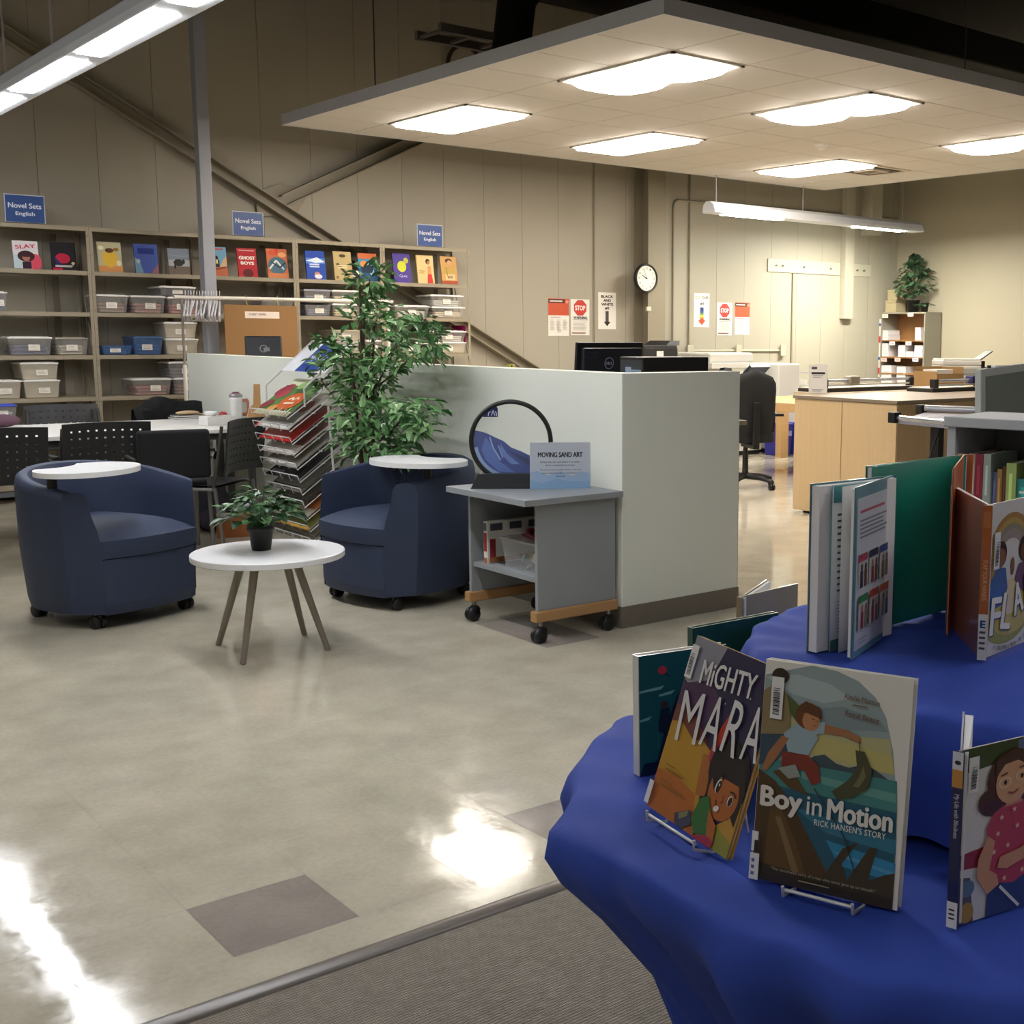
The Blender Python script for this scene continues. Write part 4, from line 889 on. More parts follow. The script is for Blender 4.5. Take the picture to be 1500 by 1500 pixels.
# ================================================================== armchairs
NAVY = M('2f3951', .6, spec=.4, noise=.08, scale=120, bump=.15, bscale=500); NAVYD = M('20293f', .8)
TABW = M('e6e6e6', .3)
TABPOS = {-1: (-.21, -.19), 1: (.265, -.10)}
def armchair(label, loc, rz, side):
    t = thing('armchair', label, 'armchair', (loc[0], loc[1], 0), rz, 'navy tub armchairs with white writing tablets')
    ro, ri = .385, .285; yc = .0; fy = -.33
    # plan of the outer skin from the right arm tip round the back to the left one
    outer = []; inner = []; N = 40
    for k in range(N+1):
        s = k/N; a = PI*(-0.0+s)                     # 0..pi over the back
        outer.append((ro*math.cos(a), yc+ro*math.sin(a))); inner.append((ri*math.cos(a), yc+ri*.98*math.sin(a)))
    fo = [(ro-.02, -.19), (ro, -.12), (ro, -.06)]; fi = [(ri-.02, fy), (ri-.01, -.22), (ri, -.1)]
    outer = fo + outer + [(-x, y) for x, y in reversed(fo)]; inner = fi + inner + [(-x, y) for x, y in reversed(fi)]
    n = len(outer); P = []
    for i, ((ox, oy), (ix, iy)) in enumerate(zip(outer, inner)):
        back = max(0., (oy+.15)/(ro+.15)); h = .655+.085*back**.8
        k = i/(n-1); edge = min(i, n-1-i)
        # inner skin leans outwards and back at the top
        lean = .30; tx_, ty_ = ix+(ox-ix)*lean, iy+(oy-iy)*lean
        row = [(ox*.90, oy*.90 if oy > -.1 else oy, .075), (ox*.93, oy*.93 if oy > 0 else oy, .12), (ox*.98, oy, .36), (ox, oy, h-.05), (ox+(tx_-ox)*.12, oy+(ty_-oy)*.12, h-.015), (ox+(tx_-ox)*.45, oy+(ty_-oy)*.45, h), (ox+(tx_-ox)*.85, oy+(ty_-oy)*.85, h-.006), (tx_, ty_, h-.03), (ix+(tx_-ix)*.72, iy+(ty_-iy)*.72, h-.11), (ix+(tx_-ix)*.25, iy+(ty_-iy)*.25, .47), (ix, iy, .40), (ix, iy, .34), (ix*.95, iy*.98, .075)]
        P.append(row)
    q = MB(); q.grid(P, NAVY)
    for row in (P[0], P[-1]):
        m_ = len(row); cen = tuple(sum(c_[a] for c_ in row)/m_ for a in range(3)); q.add(list(row)+[cen], [(i, (i+1) % m_, m_) for i in range(m_)], NAVY)
    q.grid([[P[i][-1], P[i][0]] for i in range(n)], NAVYD)
    o = q.build('shell', t, smooth=False); o.data.polygons.foreach_set('use_smooth', [True]*len(o.data.polygons))
    em = o.modifiers.new('split', 'EDGE_SPLIT'); em.split_angle = R(50)
    # apron under the seat, bowed front
    def apron(x0, y1, z0, z1, bow, inset=0.):
        pts = [(-x0, y1), (-x0, fy+.005)]; pts += [(-x0+2*x0*k/12, fy-bow*math.sin(PI*k/12)) for k in range(1, 12)]; pts += [(x0, fy+.005), (x0, y1)]
        return pts
    pts = apron(ri-.024, .24, 0, 0, .03); m_ = len(pts)
    q = MB(); rows = [[(x*.94, y*.97, .07) for x, y in pts], [(x*.985, y, .12) for x, y in pts], [(x, y, .30) for x, y in pts], [(x, y, .335) for x, y in pts]]
    q.grid([[r_[i] for r_ in rows] for i in range(m_)], NAVY, None, False, True); q.add(rows[0], [tuple(range(m_))], NAVYD); q.add(rows[3], [tuple(range(m_))], NAVY); q.build('apron', t)
    # crowned seat cushion
    q = MB(); P2 = []; U, V = 17, 15
    for i in range(U):
        u_ = -1+2*i/(U-1); row = []
        for j in range(V):
            v_ = j/(V-1); x = u_*(ri-.018); ys = fy-.045*(1-u_*u_)-.004; ye = .255 if abs(u_) < .5 else .255-.25*(abs(u_)-.5)
            y = ys+(ye-ys)*v_; e = min(1-abs(u_), v_*1.4, 1); z = .425+.05*(1-(1-min(1, e*2.2))**2)+.012*(1-u_*u_)*math.sin(PI*v_)
            row.append((x, y, z))
        P2.append(row)
    q.grid(P2, NAVY, None, True)
    rim = [P2[i][0] for i in range(U)] + [P2[-1][j] for j in range(1, V)] + [P2[i][-1] for i in range(U-2, -1, -1)] + [P2[0][j] for j in range(V-2, 0, -1)]
    low = [(x*.985, y+.006 if y < 0 else y, .34) for x, y, z in rim]; q.grid([[a, ((a[0]+b_[0])/2*1.005, (a[1]+b_[1])/2-.006*(a[1] < -.2), .385), b_] for a, b_ in zip(rim, low)], NAVY, None, True, True); q.add(low, [tuple(range(len(low)))], NAVYD)
    q.build('seat_cushion', t)
    for cx_, cy_ in ((-.25, -.25), (.25, -.25), (.23, .22), (-.23, .22)):
        c_ = MB(); T = Matrix.Translation((cx_, cy_, .032)) @ Matrix.Rotation(R(90), 4, 'Y')
        for s in (-.016, .016): c_.lathe([(0, s-.011), (.03, s-.011), (.032, s-.008), (.032, s+.008), (.03, s+.011), (0, s+.011)], BLACK, 16, (0, 0), T)
        c_.box(cx_-.01, cy_-.02, .03, cx_+.01, cy_+.02, .07, BLACK); c_.tube([(cx_, cy_, .06), (cx_, cy_, .076)], .012, CHR, 8); c_.build('caster', t)
    # writing tablet on a swivel post
    a, b_ = .275, .205; pts = []; tc_ = TABPOS[side]
    for k in range(60):
        th = 2*PI*k/60; x, y = a*math.cos(th), b_*math.sin(th); dx, dy = x-(-.02*side), y-.33; d_ = math.hypot(dx, dy)
        if d_ < .21: x, y = -.02*side+dx/d_*.21, .33+dy/d_*.21
        pts.append((x, y))
    ang = R(20) if side < 0 else R(8)
    tb = MB().prism(pts, 0, .024, TABW).build('writing_tablet', t, loc=(tc_[0], tc_[1], .735), rz=ang, bevel=.003)
    MB().tube([(side*.335, -.10, .60), (side*.335, -.10, .7345)], .022, BLACK, 14).box(side*.30-.06, -.16, .722, side*.30+.06, -.04, .7345, BLACK).build('tablet_post', t)
    return t
armchair('navy tub armchair on the left, its white tablet in front of the black chairs', (1.825, 6.42), R(20), -1)
armchair('navy tub armchair on the right, between the coffee table and the grey cart', (3.155, 5.86), R(-80), 1)

# ================================================================== coffee table and plant
ctp = Zp(393, 807, .45); ctb = thing('coffee_table', 'round white coffee table on four splayed grey legs', 'coffee table', (ctp.x, ctp.y, 0))
q = MB(); q.lathe([(0, .422), (.318, .422), (.322, .425), (.322, .447), (.318, .45), (0, .45)], TABW, 56, smooth=False); q.build('tabletop', ctb)
LG = M('857b6e', .4)
for ft in ((320, 945), (356, 973), (446, 930), (481, 953)):
    p = Zp(*ft); d = Vector((p.x-ctp.x, p.y-ctp.y, 0)); tp = d*.45
    MB().tube([(d.x, d.y, 0), (tp.x, tp.y, .4215)], [.0125, .019], LG, 14).build('leg', ctb)
q = MB(); q.box(-.15, -.15, .405, .15, .15, .4215, M('6c665c', .5)); q.build('underframe', ctb)
pp = Zp(383, 805, .4505); pl = thing('potted_plant', 'small bushy green plant in a black pot on the round coffee table', 'plant', tuple(pp))
q = MB(); q.lathe([(0, 0), (.04, 0), (.052, .085), (.058, .09), (.058, .108), (.053, .108), (.05, .09), (0, .088)], M('131314', .5), 28); q.build('pot', pl)
MB().lathe([(0, .0885), (.0485, .0895), (.03, .096), (0, .1)], M('2a1d14', .9), 16).build('soil', pl)
q = MB(); q.flat = True; rr = random.Random(11)
PA, PB, PC = M('2f4d2e', .4), M('446b3f', .4), M('6d8a62', .4)
stems = MB()
for k in range(125):
    a = rr.uniform(0, 2*PI); r_ = .15*math.sqrt(rr.random()); h = .125+.15*(1-(r_/.16)**2)*rr.uniform(.45, 1.05)
    p = Vector((r_*math.cos(a), r_*math.sin(a), h)); d = Vector((math.cos(a), math.sin(a), rr.uniform(-.5, .5)))
    leaf(q, p, d, Vector((rr.uniform(-.3, .3), rr.uniform(-.3, .3), 1)), rr.uniform(.055, .08), rr.uniform(.042, .058), rr.choice((PA, PA, PB, PB, PC)))
    if k % 3 == 0: stems.tube([(0, 0, .09), (p.x*.4, p.y*.4, .09+(h-.09)*.6), tuple(p)], .0022, PB, 4)
q.build('foliage', pl); stems.build('stems', pl)

# ================================================================== grey cart with the moving sand picture
GL = M('8c9093', .5, noise=.04, scale=6); OAK = wood('oak_rail', 'b28a5c', '9e7549', 'X')
cx0, cx1, cy0, cy1, ctz = 3.02, 3.575, 4.50, 5.175, .668
ca = thing('utility_cart', 'grey two-level cart on casters with oak base rails at the end of the low wall', 'cart', (3.3, 4.84, 0))
def cl(x): return x-3.3
def cw(y): return y-4.84
MB().box(cl(cx0), cw(cy0), ctz-.028, cl(cx1), cw(cy1), ctz, GL).build('top', ca, bevel=.002)
for y in (cy0+.045, cy1-.065): MB().box(cl(3.115), cw(y), .148, cl(3.56), cw(y)+.02, ctz-.0282, GL).build('side_panel', ca, bevel=.001)
MB().box(cl(3.125), cw(cy0+.066), .275, cl(3.55), cw(cy1-.066), .297, GL).build('shelf', ca)
MB().box(cl(3.54), cw(cy0+.066), .2975, cl(3.556), cw(cy1-.066), ctz-.0283, GL).build('back_panel', ca)
for y in (cy0+.028, cy1-.078): MB().box(cl(3.095), cw(y), .098, cl(3.565), cw(y)+.05, .1478, OAK).build('base_rail', ca, bevel=.006)
for x in (3.135, 3.525):
    for y in (cy0+.053, cy1-.053):
        c_ = MB(); T = Matrix.Translation((cl(x)-.01, cw(y), .034)) @ Matrix.Rotation(R(90), 4, 'X')
        for s in (-.014, .014): c_.lathe([(0, s-.01), (.03, s-.01), (.034, s-.006), (.034, s+.006), (.03, s+.01), (0, s+.01)], BLACK, 18, (0, 0), T)
        c_.ball((cl(x), cw(y), .055), .03, BLACK, 12, sx=1.1, sy=.85, sz=.8); c_.tube([(cl(x), cw(y), .07), (cl(x), cw(y), .0978)], .01, CHR, 8); c_.build('caster', ca)
rr = R(-33); bp_ = Zp(770, 712, ctz+.0005)
sb = thing('sand_picture', 'round black-rimmed moving sand picture with blue sand standing on the grey cart', 'ornament', (3.235, 4.93, ctz+.0005), R(-36))
q = MB(); q.prism([(-.19, 0), (.19, 0), (.155, .07), (-.155, .07)], -.045, .045, M('2a2b2d', .5), Matrix.Rotation(R(90), 4, 'X')); q.build('stand', sb, bevel=.002)
Rr = .187; cz = .222; ring = [(Rr*math.cos(2*PI*k/64), 0, cz+Rr*math.sin(2*PI*k/64)) for k in range(64)]
MB().tube(ring, .0115, M('161714', .45), 10, closed=True).build('rim', sb)
def disc(y): return [(.178*math.cos(2*PI*k/48), y, cz+.178*math.sin(2*PI*k/48)) for k in range(48)]
for y in (-.006, .006): MB().add(disc(y), [tuple(range(48))], glass_mat('pane', 'cfd6d0', .10, .05)).build('glass_pane', sb)
A_ = Art(frame((0, .002, cz), (1, 0, 0), (0, 0, 1)), .0003); rI = .1775
def arc(a0, a1, n=24, r_=rI): return [(r_*math.cos(R(a0+(a1-a0)*k/n)), r_*math.sin(R(a0+(a1-a0)*k/n))) for k in range(n+1)]
A_.poly(arc(163, 335) + [(.12, -.085), (.05, -.05), (0, -.03), (-.035, .0), (-.075, .018), (-.12, .04)], M('2b408c', .5))
A_.poly([(-.12, .02), (-.09, -.02), (-.05, -.1), (.02, -.15), (-.06, -.145), (-.12, -.09), (-.14, -.04)], M('4a68b4', .5)); A_.poly([(-.05, -.01), (-.02, -.06), (.04, -.11), (.0, -.11), (-.05, -.06)], M('5b78bd', .5))
A_.poly([(-.02, -.04), (.06, -.075), (.12, -.1), (.1, -.13), (.03, -.08)], M('182a66', .5)); A_.poly(arc(190, 250, 14) + arc(250, 190, 14, .16), M('86a3cf', .5)); A_.line([(-.1, .02), (-.085, -.03), (-.05, -.09)], .006, M('8fa6d4', .5)); A_.line([(-.06, -.02), (-.04, -.08)], .005, M('7f98cc', .5))
A_.build('sand', sb)
A_ = Art(frame((0, -.0065, cz), (1, 0, 0), (0, 0, 1)), .0003); A_.poly([(-.13, .115)] + arc(138, 112, 8) + [(-.06, .155), (-.06, .115)], M('1b2054', .4)); A_.line([(-.105, .12), (-.103, .135), (-.094, .14)], .004, M('c7cbe0', .4)); A_.line([(-.09, .122), (-.082, .146), (-.074, .122)], .004, M('c7cbe0', .4)); A_.line([(-.072, .142), (-.067, .134), (-.066, .12)], .004, M('c7cbe0', .4)); A_.build('sticker', sb)
sp = Zp(821, 716.5, ctz+.0005); sg = thing('sign_holder', 'clear holder with a blue and grey printed sheet about sand art on the grey cart', 'sign', tuple(sp), R(-31))
SW, SH = .285, .222; q = MB(); q.box(-SW/2, .0, 0, SW/2, .0025, SH, M('d5dade', .1, coat=.6)); q.box(-SW/2, .0025, 0, SW/2, .07, .0025, M('d5dade', .1, coat=.6)); q.build('holder', sg)
A_ = Art(frame((-SW/2, -.0003, 0), (1, 0, 0), (0, 0, 1)), .0003); A_.rect(.002, .002, SW-.002, SH-.002, M('b9bfc9', .4)); A_.poly([(.002, .002), (SW-.002, .002), (SW-.002, .075), (SW*.85, .085), (SW*.7, .06), (SW*.5, .085), (SW*.3, .065), (SW*.12, .088), (.002, .08)], M('9ab2ce', .4)); A_.poly([(.002, .002), (SW-.002, .002), (SW-.002, .04), (SW*.7, .035), (SW*.45, .05), (SW*.2, .03), (.002, .045)], M('86a9cb', .4))
A_.text('MOVING SAND ART', SW/2, SH*.74, SW*.74, .024, M('24272e', .5), .035)
tm_ = M('4a505a', .6)
for k, s in enumerate(('Rotate the disc and allow it to settle.', 'Watch as something new emerges.')): A_.text(s, SW/2, SH*.585-k*.016, SW*(.66, .5)[k], .009, tm_, .012)
for k, s in enumerate(('This activity invites mindful attention, calm, and', 'curious attention as well as the patience of', 'waiting.')): A_.text(s, SW/2, SH*.415-k*.0155, SW*(.68, .62, .16)[k], .009, tm_, .012)
A_.build('printed_sheet', sg)
# clear tub and boxed game on the cart shelf
tb_ = thing('toy_tub', 'clear tub of small coloured pieces with a dark red handle inside the grey cart', 'tub', (3.31, 4.72, .2975))
q = MB(); q.frustum(-.14, -.10, .14, .17, 0, -.155, -.115, .155, .185, .135, glass_mat('tub_clear', 'd4d6d6', .28)); q.build('tub_body', tb_, bevel=.004)
q = MB(); q.box(-.162, -.122, .1352, .162, .192, .147, glass_mat('tub_lid', 'cfc9c6', .5)); q.build('lid', tb_, bevel=.004)
q = MB(); q.tube([(-.10, -.05, .1475), (-.11, .02, .168), (-.06, .1, .174), (.05, .1, .174), (.1, .02, .168), (.09, -.05, .1475)], .012, M('6b1420', .4), 10); q.box(-.08, -.06, .1472, .08, .12, .16, M('6b1420', .4)); q.build('handle', tb_, bevel=.004)
k2 = MB(); r2 = random.Random(3)
for k in range(26):
    a, b_ = r2.uniform(-.11, .09), r2.uniform(-.08, .12); T = Matrix.Translation((a, b_, .01+.05*r2.random())) @ Euler((r2.random()*2, r2.random()*2, r2.random()*3)).to_matrix().to_4x4(); s = r2.uniform(.008, .016)
    k2.box(-s*1.6, -s, -.004, s*1.6, s, .004, M(r2.choice(('e3e2dc', 'c9b25a', 'b5656a', '7aa6b5', 'd5c7a2', 'e8e6e0')), .5), T)
o = k2.build('pieces', tb_); o['kind'] = 'stuff'
gb = thing('game_box', 'white game box with dark squares and red edge standing behind the clear tub', 'box', (3.31, 5.0, .2975))
MB().box(-.17, -.0, 0, .17, .035, .205, M('d7d3cb', .5)).build('carton', gb, bevel=.002)
A_ = Art(frame((-.17, -.0004, 0), (1, 0, 0), (0, 0, 1)), .0003); A_.rect(.012, .03, .045, .12, M('8c2a2c', .5)); A_.rect(.01, .005, .33, .03, M('a8693c', .5))
for k in range(3): A_.rect(.015+k*.11, .16, .085+k*.11, .195, M('4d4f57', .5))
A_.build('printed_face', gb)
A_ = Art(frame((-.1704, .035, 0), (0, -1, 0), (0, 0, 1)), .0003); A_.rect(.004, .06, .03, .15, M('8c2a2c', .5)); A_.rect(.004, .16, .03, .198, M('4d4f57', .5)); A_.rect(.004, .003, .03, .03, M('a8693c', .5)); A_.build('printed_edge', gb)
# ================================================================== behind the low wall: computer, printers
BLK = M('17181a', .4); LGR = M('cfcdc6', .45); PGY = M('b9b7b0', .5)
cd = thing('counter_desk', 'dark edged counter desk hidden behind the low wall end', 'desk', (4.2, 5.75, 0))
MB().box(-.46, -.95, .915, .47, .85, .94, M('9c8f78', .5)).build('desktop', cd, bevel=.003)
for a, b_ in ((-.43, -.92), (.40, -.92), (-.43, .78), (.40, .78)): MB().box(a, b_, 0, a+.04, b_+.04, .9145, BLK).build('leg', cd)
Zd = .9405
mA, mB = Yp(838, 503, 5.62), Yp(938, 501, 5.62); mw = mB.x-mA.x
mo = thing('monitor', 'wide black computer monitor with a round badge seen from behind over the low wall', 'monitor', ((mA.x+mB.x)/2, 5.62, Zd), R(2))
Tm = Matrix.Rotation(R(5), 4, 'X'); mh = 1.352-Zd
q = MB(); q.box(-mw/2, .0, mh-.325, mw/2, .018, mh, BLK, Tm); q.box(-mw/2+.03, -.028, mh-.30, mw/2-.03, 0, mh-.03, M('20242e', .35), Tm); q.build('screen_back', mo, bevel=.006)
MB().box(-.12, -.09, 0, .12, .1, .014, BLK).build('foot', mo, bevel=.005); MB().box(-.045, -.055, .0145, .03, -.034, .24, M('8d8e98', .35)).build('stand', mo, bevel=.004)
A_ = Art(Tm @ frame((-.0, -.0285, mh-.16), (1, 0, 0), (0, 0, 1)), .0003); A_.ell(-.03, .045, .034, .034, M('9aa7bb', .25)); A_.ell(-.03, .045, .029, .029, M('1b2438', .3)); A_.text('DELL', -.03, .045, .045, .015, M('b9c4d6', .3), .02)
A_.rect(-mw/2+.04, .075, -mw/2+.12, .105, M('3c4250', .4)); A_.rect(-mw/2+.042, .077, -mw/2+.118, .103, M('20242e', .4)); A_.build('badge', mo)
tA, tB = Yp(942, 524, 5.12), Yp(1038, 523, 5.12)
tw = thing('computer_tower', 'black computer tower with pale vents at its end beside the wide monitor', 'computer', (tA.x, 5.12, Zd)); tl = tB.x-tA.x; th = 1.275-Zd
MB().box(0, 0, 0, tl, .20, th, M('0f0f10', .45)).build('case', tw, bevel=.004)
A_ = Art(frame((-.0003, .20, 0), (0, -1, 0), (0, 0, 1)), .0003); A_.rect(.01, .02, .19, th-.015, M('2b3038', .4)); A_.rect(.05, .0, .10, th*.84, M('8ea2bc', .35)); A_.rect(.10, .03, .185, th*.8, M('8397b2', .35))
for k in range(7): A_.rect(.105, .04+k*.032, .18, .058+k*.032, M('2b3850', .4))
A_.build('rear_panel', tw)
pA, pB = Yp(943, 523, 10.3), Yp(1000, 520, 10.3)
pr_ = thing('printer', 'black printer with a small white sticker, standing near the wall clock column', 'printer', ((pA.x+pB.x)/2, 10.3, 0)); pw_ = (pB.x-pA.x)/2; zt = Yp(960, 506, 10.3).z
MB().box(-pw_, 0, .06, pw_*.75, .5, zt-.02, M('242426', .5)).build('printer_body', pr_, bevel=.01)
MB().box(-pw_*.9, .03, .0, pw_*.65, .45, .0595, BLK).build('plinth', pr_)
q = MB(); q.box(-pw_, .0, zt-.0195, pw_*.7, .45, zt, M('3a3a3c', .5)); q.frustum(pw_*.2, .02, pw_*.9, .42, zt+.0005, pw_*.5, .05, pw_*1.0, .40, zt+.05, M('1c1c1e', .5)); q.build('paper_tray', pr_, bevel=.004)
A_ = Art(FRONT @ Matrix.Translation((0, 0, .0004)), .0003); A_.rect(-pw_*.35, zt-.17, pw_*.0, zt-.06, M('d9d7d2', .5)); A_.build('sticker', pr_)
cA, cB = Yp(1043, 516, 10.35), Yp(1118, 516, 10.35)
cp = thing('copier', 'large grey-white copier with a tilted touch panel below the coloured arrow sign', 'copier', (cA.x, 10.35, 0)); w_ = cB.x-cA.x; zt = Yp(1080, 517, 10.35).z
MB().box(0, 0, .05, w_, .68, zt-.23, LGR).build('copier_body', cp, bevel=.012)
MB().box(0, .0, zt-.18, w_*.72, .66, zt-.11, LGR).box(0, .06, zt-.23, w_*.2, .66, zt-.1801, PGY).build('scanner', cp, bevel=.008)
MB().box(0.01, .05, zt-.1095, w_*.86, .62, zt, M('c4c2bb', .5)).build('document_feeder', cp, bevel=.02)
Tp = Matrix.Translation((w_*.88, -.03, zt-.2)) @ Matrix.Rotation(R(-38), 4, 'X')
MB().box(-.17, -.06, 0, .15, .24, .035, M('2a3040', .3), Tp).box(-.16, -.05, .0351, .14, .23, .037, M('e9eef2', .2), Tp).build('touch_panel', cp)
MB().box(.02, .02, 0, w_-.02, .64, .0495, BLK).build('plinth', cp)
for k in range(3): MB().box(.02, -.006, .12+k*.2, w_-.02, -.0004, .30+k*.2, PGY).build('paper_drawer', cp)
c2A, c2B = Yp(1141, 533, 10.2), Yp(1172, 533, 10.2); zt2 = Yp(1155, 533, 10.2).z
c2 = thing('copier', 'smaller white printer to the right of the large copier, papers on its far side', 'copier', (c2A.x, 10.2, 0)); w2 = c2B.x-c2A.x
MB().box(0, 0, .05, w2, .6, zt2, M('d4d3cd', .45)).build('copier_body', c2, bevel=.015); MB().box(.02, .02, 0, w2-.02, .55, .0495, BLK).build('plinth', c2)
MB().box(w2+.0, .1, zt2-.28, w2+.28, .5, zt2-.255, M('c7c6c0', .5)).box(w2+.01, .12, zt2-.2545, w2+.26, .48, zt2-.2, WPAPER).build('output_tray', c2)
MB().box(w2+.0, .1, zt2-.12, w2+.3, .5, zt2-.1, glass_mat('tray', 'cfcfcc', .5)).build('upper_tray', c2)

# ---- block desk, recycling boxes and office chairs
BLKW = wood('block_wood', 'd3b184', 'b98f57', 'X', 5)
wd_ = thing('block_desk', 'thick-topped pale wooden desk beside the office chairs', 'desk', (9.5, 8.95, 0))
P0 = Zp(1150, 593, .745); MB().box(8.62-9.5, P0.y-8.95, .66, .75, .42, .745, BLKW).build('desktop', wd_, bevel=.004)
lg_ = Zp(1149, 670, 0)
MB().box(lg_.x-9.5-.06, lg_.y-8.95, 0, lg_.x-9.5+.06, lg_.y-8.95+.09, .6595, BLKW).build('leg', wd_)
for a in (.62,):
    for b_ in (P0.y-8.95+.1, .3): MB().box(a, b_, 0, a+.09, b_+.09, .6595, BLKW).build('leg', wd_)
RB = M('2a2c8c', .45)
for k, (px, lab) in enumerate(((1138, 'blue recycling box under the wooden desk, left one'), (1160, 'blue recycling box under the wooden desk, right one partly hidden by the maple cabinet'))):
    p = Zp(px, 668, 0); t = thing('recycling_box', lab, 'bin', (p.x+.06+k*.1, p.y+.05, 0), 0, 'blue recycling boxes under the desk')
    q = MB(); q.frustum(-.055, -.15, .055, .15, 0, -.07, -.18, .07, .18, .36, RB); q.build('box_body', t, bevel=.01); q = MB(); q.box(-.075, -.19, .3605, .075, .19, .38, RB); q.build('rim', t, bevel=.005)
    A_ = Art(frame((-.05, -.1722, .2), (1, 0, 0), (0, -.083, 1)), .0004); A_.rect(0, .04, .10, .1, M('8c90c4', .5)); A_.build('band', t)
def office_chair(label, x, y, rz):
    t = thing('office_chair', label, 'chair', (x, y, 0), rz, 'black office chairs by the wooden desk'); OF = M('151516', .85, bump=.2, bscale=300); OP = M('1a1a1b', .4)
    q = MB(); P = []
    for i in range(17):
        u_ = -1+2*i/16; row = []
        for s in (0, 1):
            for j in range(11):
                v_ = j/10 if s == 0 else 1-j/10; z = .50+.58*v_; wv_ = .215*math.sqrt(max(.02, 1-max(0, (v_-.72)/.285)**2.4))*(1-.25*max(0, .3-v_)); x_ = u_*wv_; e = 1-u_*u_
                row.append((x_, (-.24-.035*e*math.sin(PI*v_)-.03*(1-e)*0 if s == 0 else -.19-.01*e)+.05*(1-e)-.06*(v_-.5), z))
        P.append(row)
    q.grid(P, OF); q.build('backrest', t, smooth=True)
    q = MB(); pts = [(.25*math.copysign(abs(math.cos(a))**.6, math.cos(a)), .03+.235*math.copysign(abs(math.sin(a))**.6, math.sin(a))) for a in [2*PI*k/32 for k in range(32)]]; q.prism(pts, .43, .51, OF, None, True); q.build('seat', t, bevel=.015)
    MB().box(-.03, -.30, .40, .03, -.255, .80, OP).box(-.03, -.30, .38, .03, .05, .42, OP).build('back_stem', t, bevel=.006)
    MB().tube([(0, 0, .09), (0, 0, .3), (0, 0, .379)], [.03, .026, .02], OP, 14).build('gas_column', t)
    for k in range(5):
        a = 2*PI*k/5+.3; c_, s_ = math.cos(a), math.sin(a)
        MB().tube([(.02*c_, .02*s_, .11), (.16*c_, .16*s_, .105), (.30*c_, .30*s_, .075)], [.03, .024, .016], OP, 8).build('leg', t)
        cb_ = MB(); T = Matrix.Translation((.30*c_, .30*s_, .03)) @ Matrix.Rotation(a+1.0, 4, 'Z') @ Matrix.Rotation(R(90), 4, 'Y')
        for s in (-.014, .014): cb_.lathe([(0, s-.01), (.028, s-.01), (.03, s-.007), (.03, s+.007), (.028, s+.01), (0, s+.01)], OP, 14, (0, 0), T)
        cb_.tube([(.30*c_, .30*s_, .03), (.30*c_, .30*s_, .065)], .008, OP, 6); cb_.build('caster', t)
    for s in (-1, 1): MB().tube([(s*.25, .06, .45), (s*.29, .06, .5), (s*.29, .04, .66)], .014, OP, 8).box(s*.29-.035, -.12, .662, s*.29+.035, .12, .685, OP).build('armrest', t)
    return t
oc = Zp(1112, 703, 0); office_chair('black office chair nearest the end of the low wall, seen from behind', 7.88, 8.12, R(-25))
office_chair('black office chair partly hidden behind the nearer one', 8.12, 8.95, R(30))

# ================================================================== maple cabinets and what stands on and behind them
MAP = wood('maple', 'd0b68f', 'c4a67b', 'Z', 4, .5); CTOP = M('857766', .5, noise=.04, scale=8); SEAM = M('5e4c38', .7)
ix0, iy0, iy1 = 7.10, 5.742, 6.765; ix1 = 9.15; izt = .93
isl = thing('cabinet', 'maple storage cabinet island with a taupe top in the middle of the far side', 'cabinet', (8.1, 6.25, 0))
def il(x): return x-8.1
def iw(y): return y-6.25
MB().box(il(ix0+.02), iw(iy0+.02), .03, il(ix1), iw(iy1), .905, M('8a7558', .7)).build('carcass', isl)
MB().box(il(ix0+.06), iw(iy0+.06), 0, il(ix1-.06), iw(iy1-.06), .0295, BLACK).build('plinth', isl)
MB().box(il(ix0-.012), iw(iy0-.012), .9055, il(ix1+.01), iw(iy1+.012), izt, CTOP).build('worktop', isl, bevel=.002)
ym = 6.27
MB().box(il(ix0), iw(iy0), .022, il(ix0+.0195), iw(ym-.003), .902, MAP).build('end_panel', isl, bevel=.001); MB().box(il(ix0), iw(ym+.003), .022, il(ix0+.0195), iw(iy1), .902, MAP).build('end_panel', isl, bevel=.001)
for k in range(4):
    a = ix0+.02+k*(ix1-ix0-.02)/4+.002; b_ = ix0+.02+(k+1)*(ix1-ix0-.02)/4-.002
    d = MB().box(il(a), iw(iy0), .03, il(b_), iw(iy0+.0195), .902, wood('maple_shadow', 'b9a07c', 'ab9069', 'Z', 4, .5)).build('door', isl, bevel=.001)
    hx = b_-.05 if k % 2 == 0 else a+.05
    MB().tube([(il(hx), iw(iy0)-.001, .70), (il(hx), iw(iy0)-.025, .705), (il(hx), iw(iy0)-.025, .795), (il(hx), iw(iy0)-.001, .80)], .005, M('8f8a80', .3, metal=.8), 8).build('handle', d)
sp = Zp(1198, 576.5, izt+.001); sg = thing('sign_holder', 'small white counter sign with a black heading on the maple cabinet', 'sign', tuple(sp), R(-40))
MB().box(-.075, 0, 0, .075, .003, .235, M('d9d7d0', .2, coat=.4)).box(-.075, .0031, 0, .075, .06, .003, M('d9d7d0', .2)).build('holder', sg)
A_ = Art(frame((-.075, -.0004, 0), (1, 0, 0), (0, 0, 1)), .0003); A_.rect(.002, .002, .148, .233, WPAPER); A_.rect(.02, .195, .065, .215, M('4a4a4c', .6)); A_.rect(.02, .155, .13, .172, M('2c2c2e', .6)); A_.lines(.03, .14, .12, 2, .012, .004, M('77736c', .6)); A_.lines(.03, .03, .12, 2, .012, .004, M('99958c', .6)); A_.build('sheet', sg)
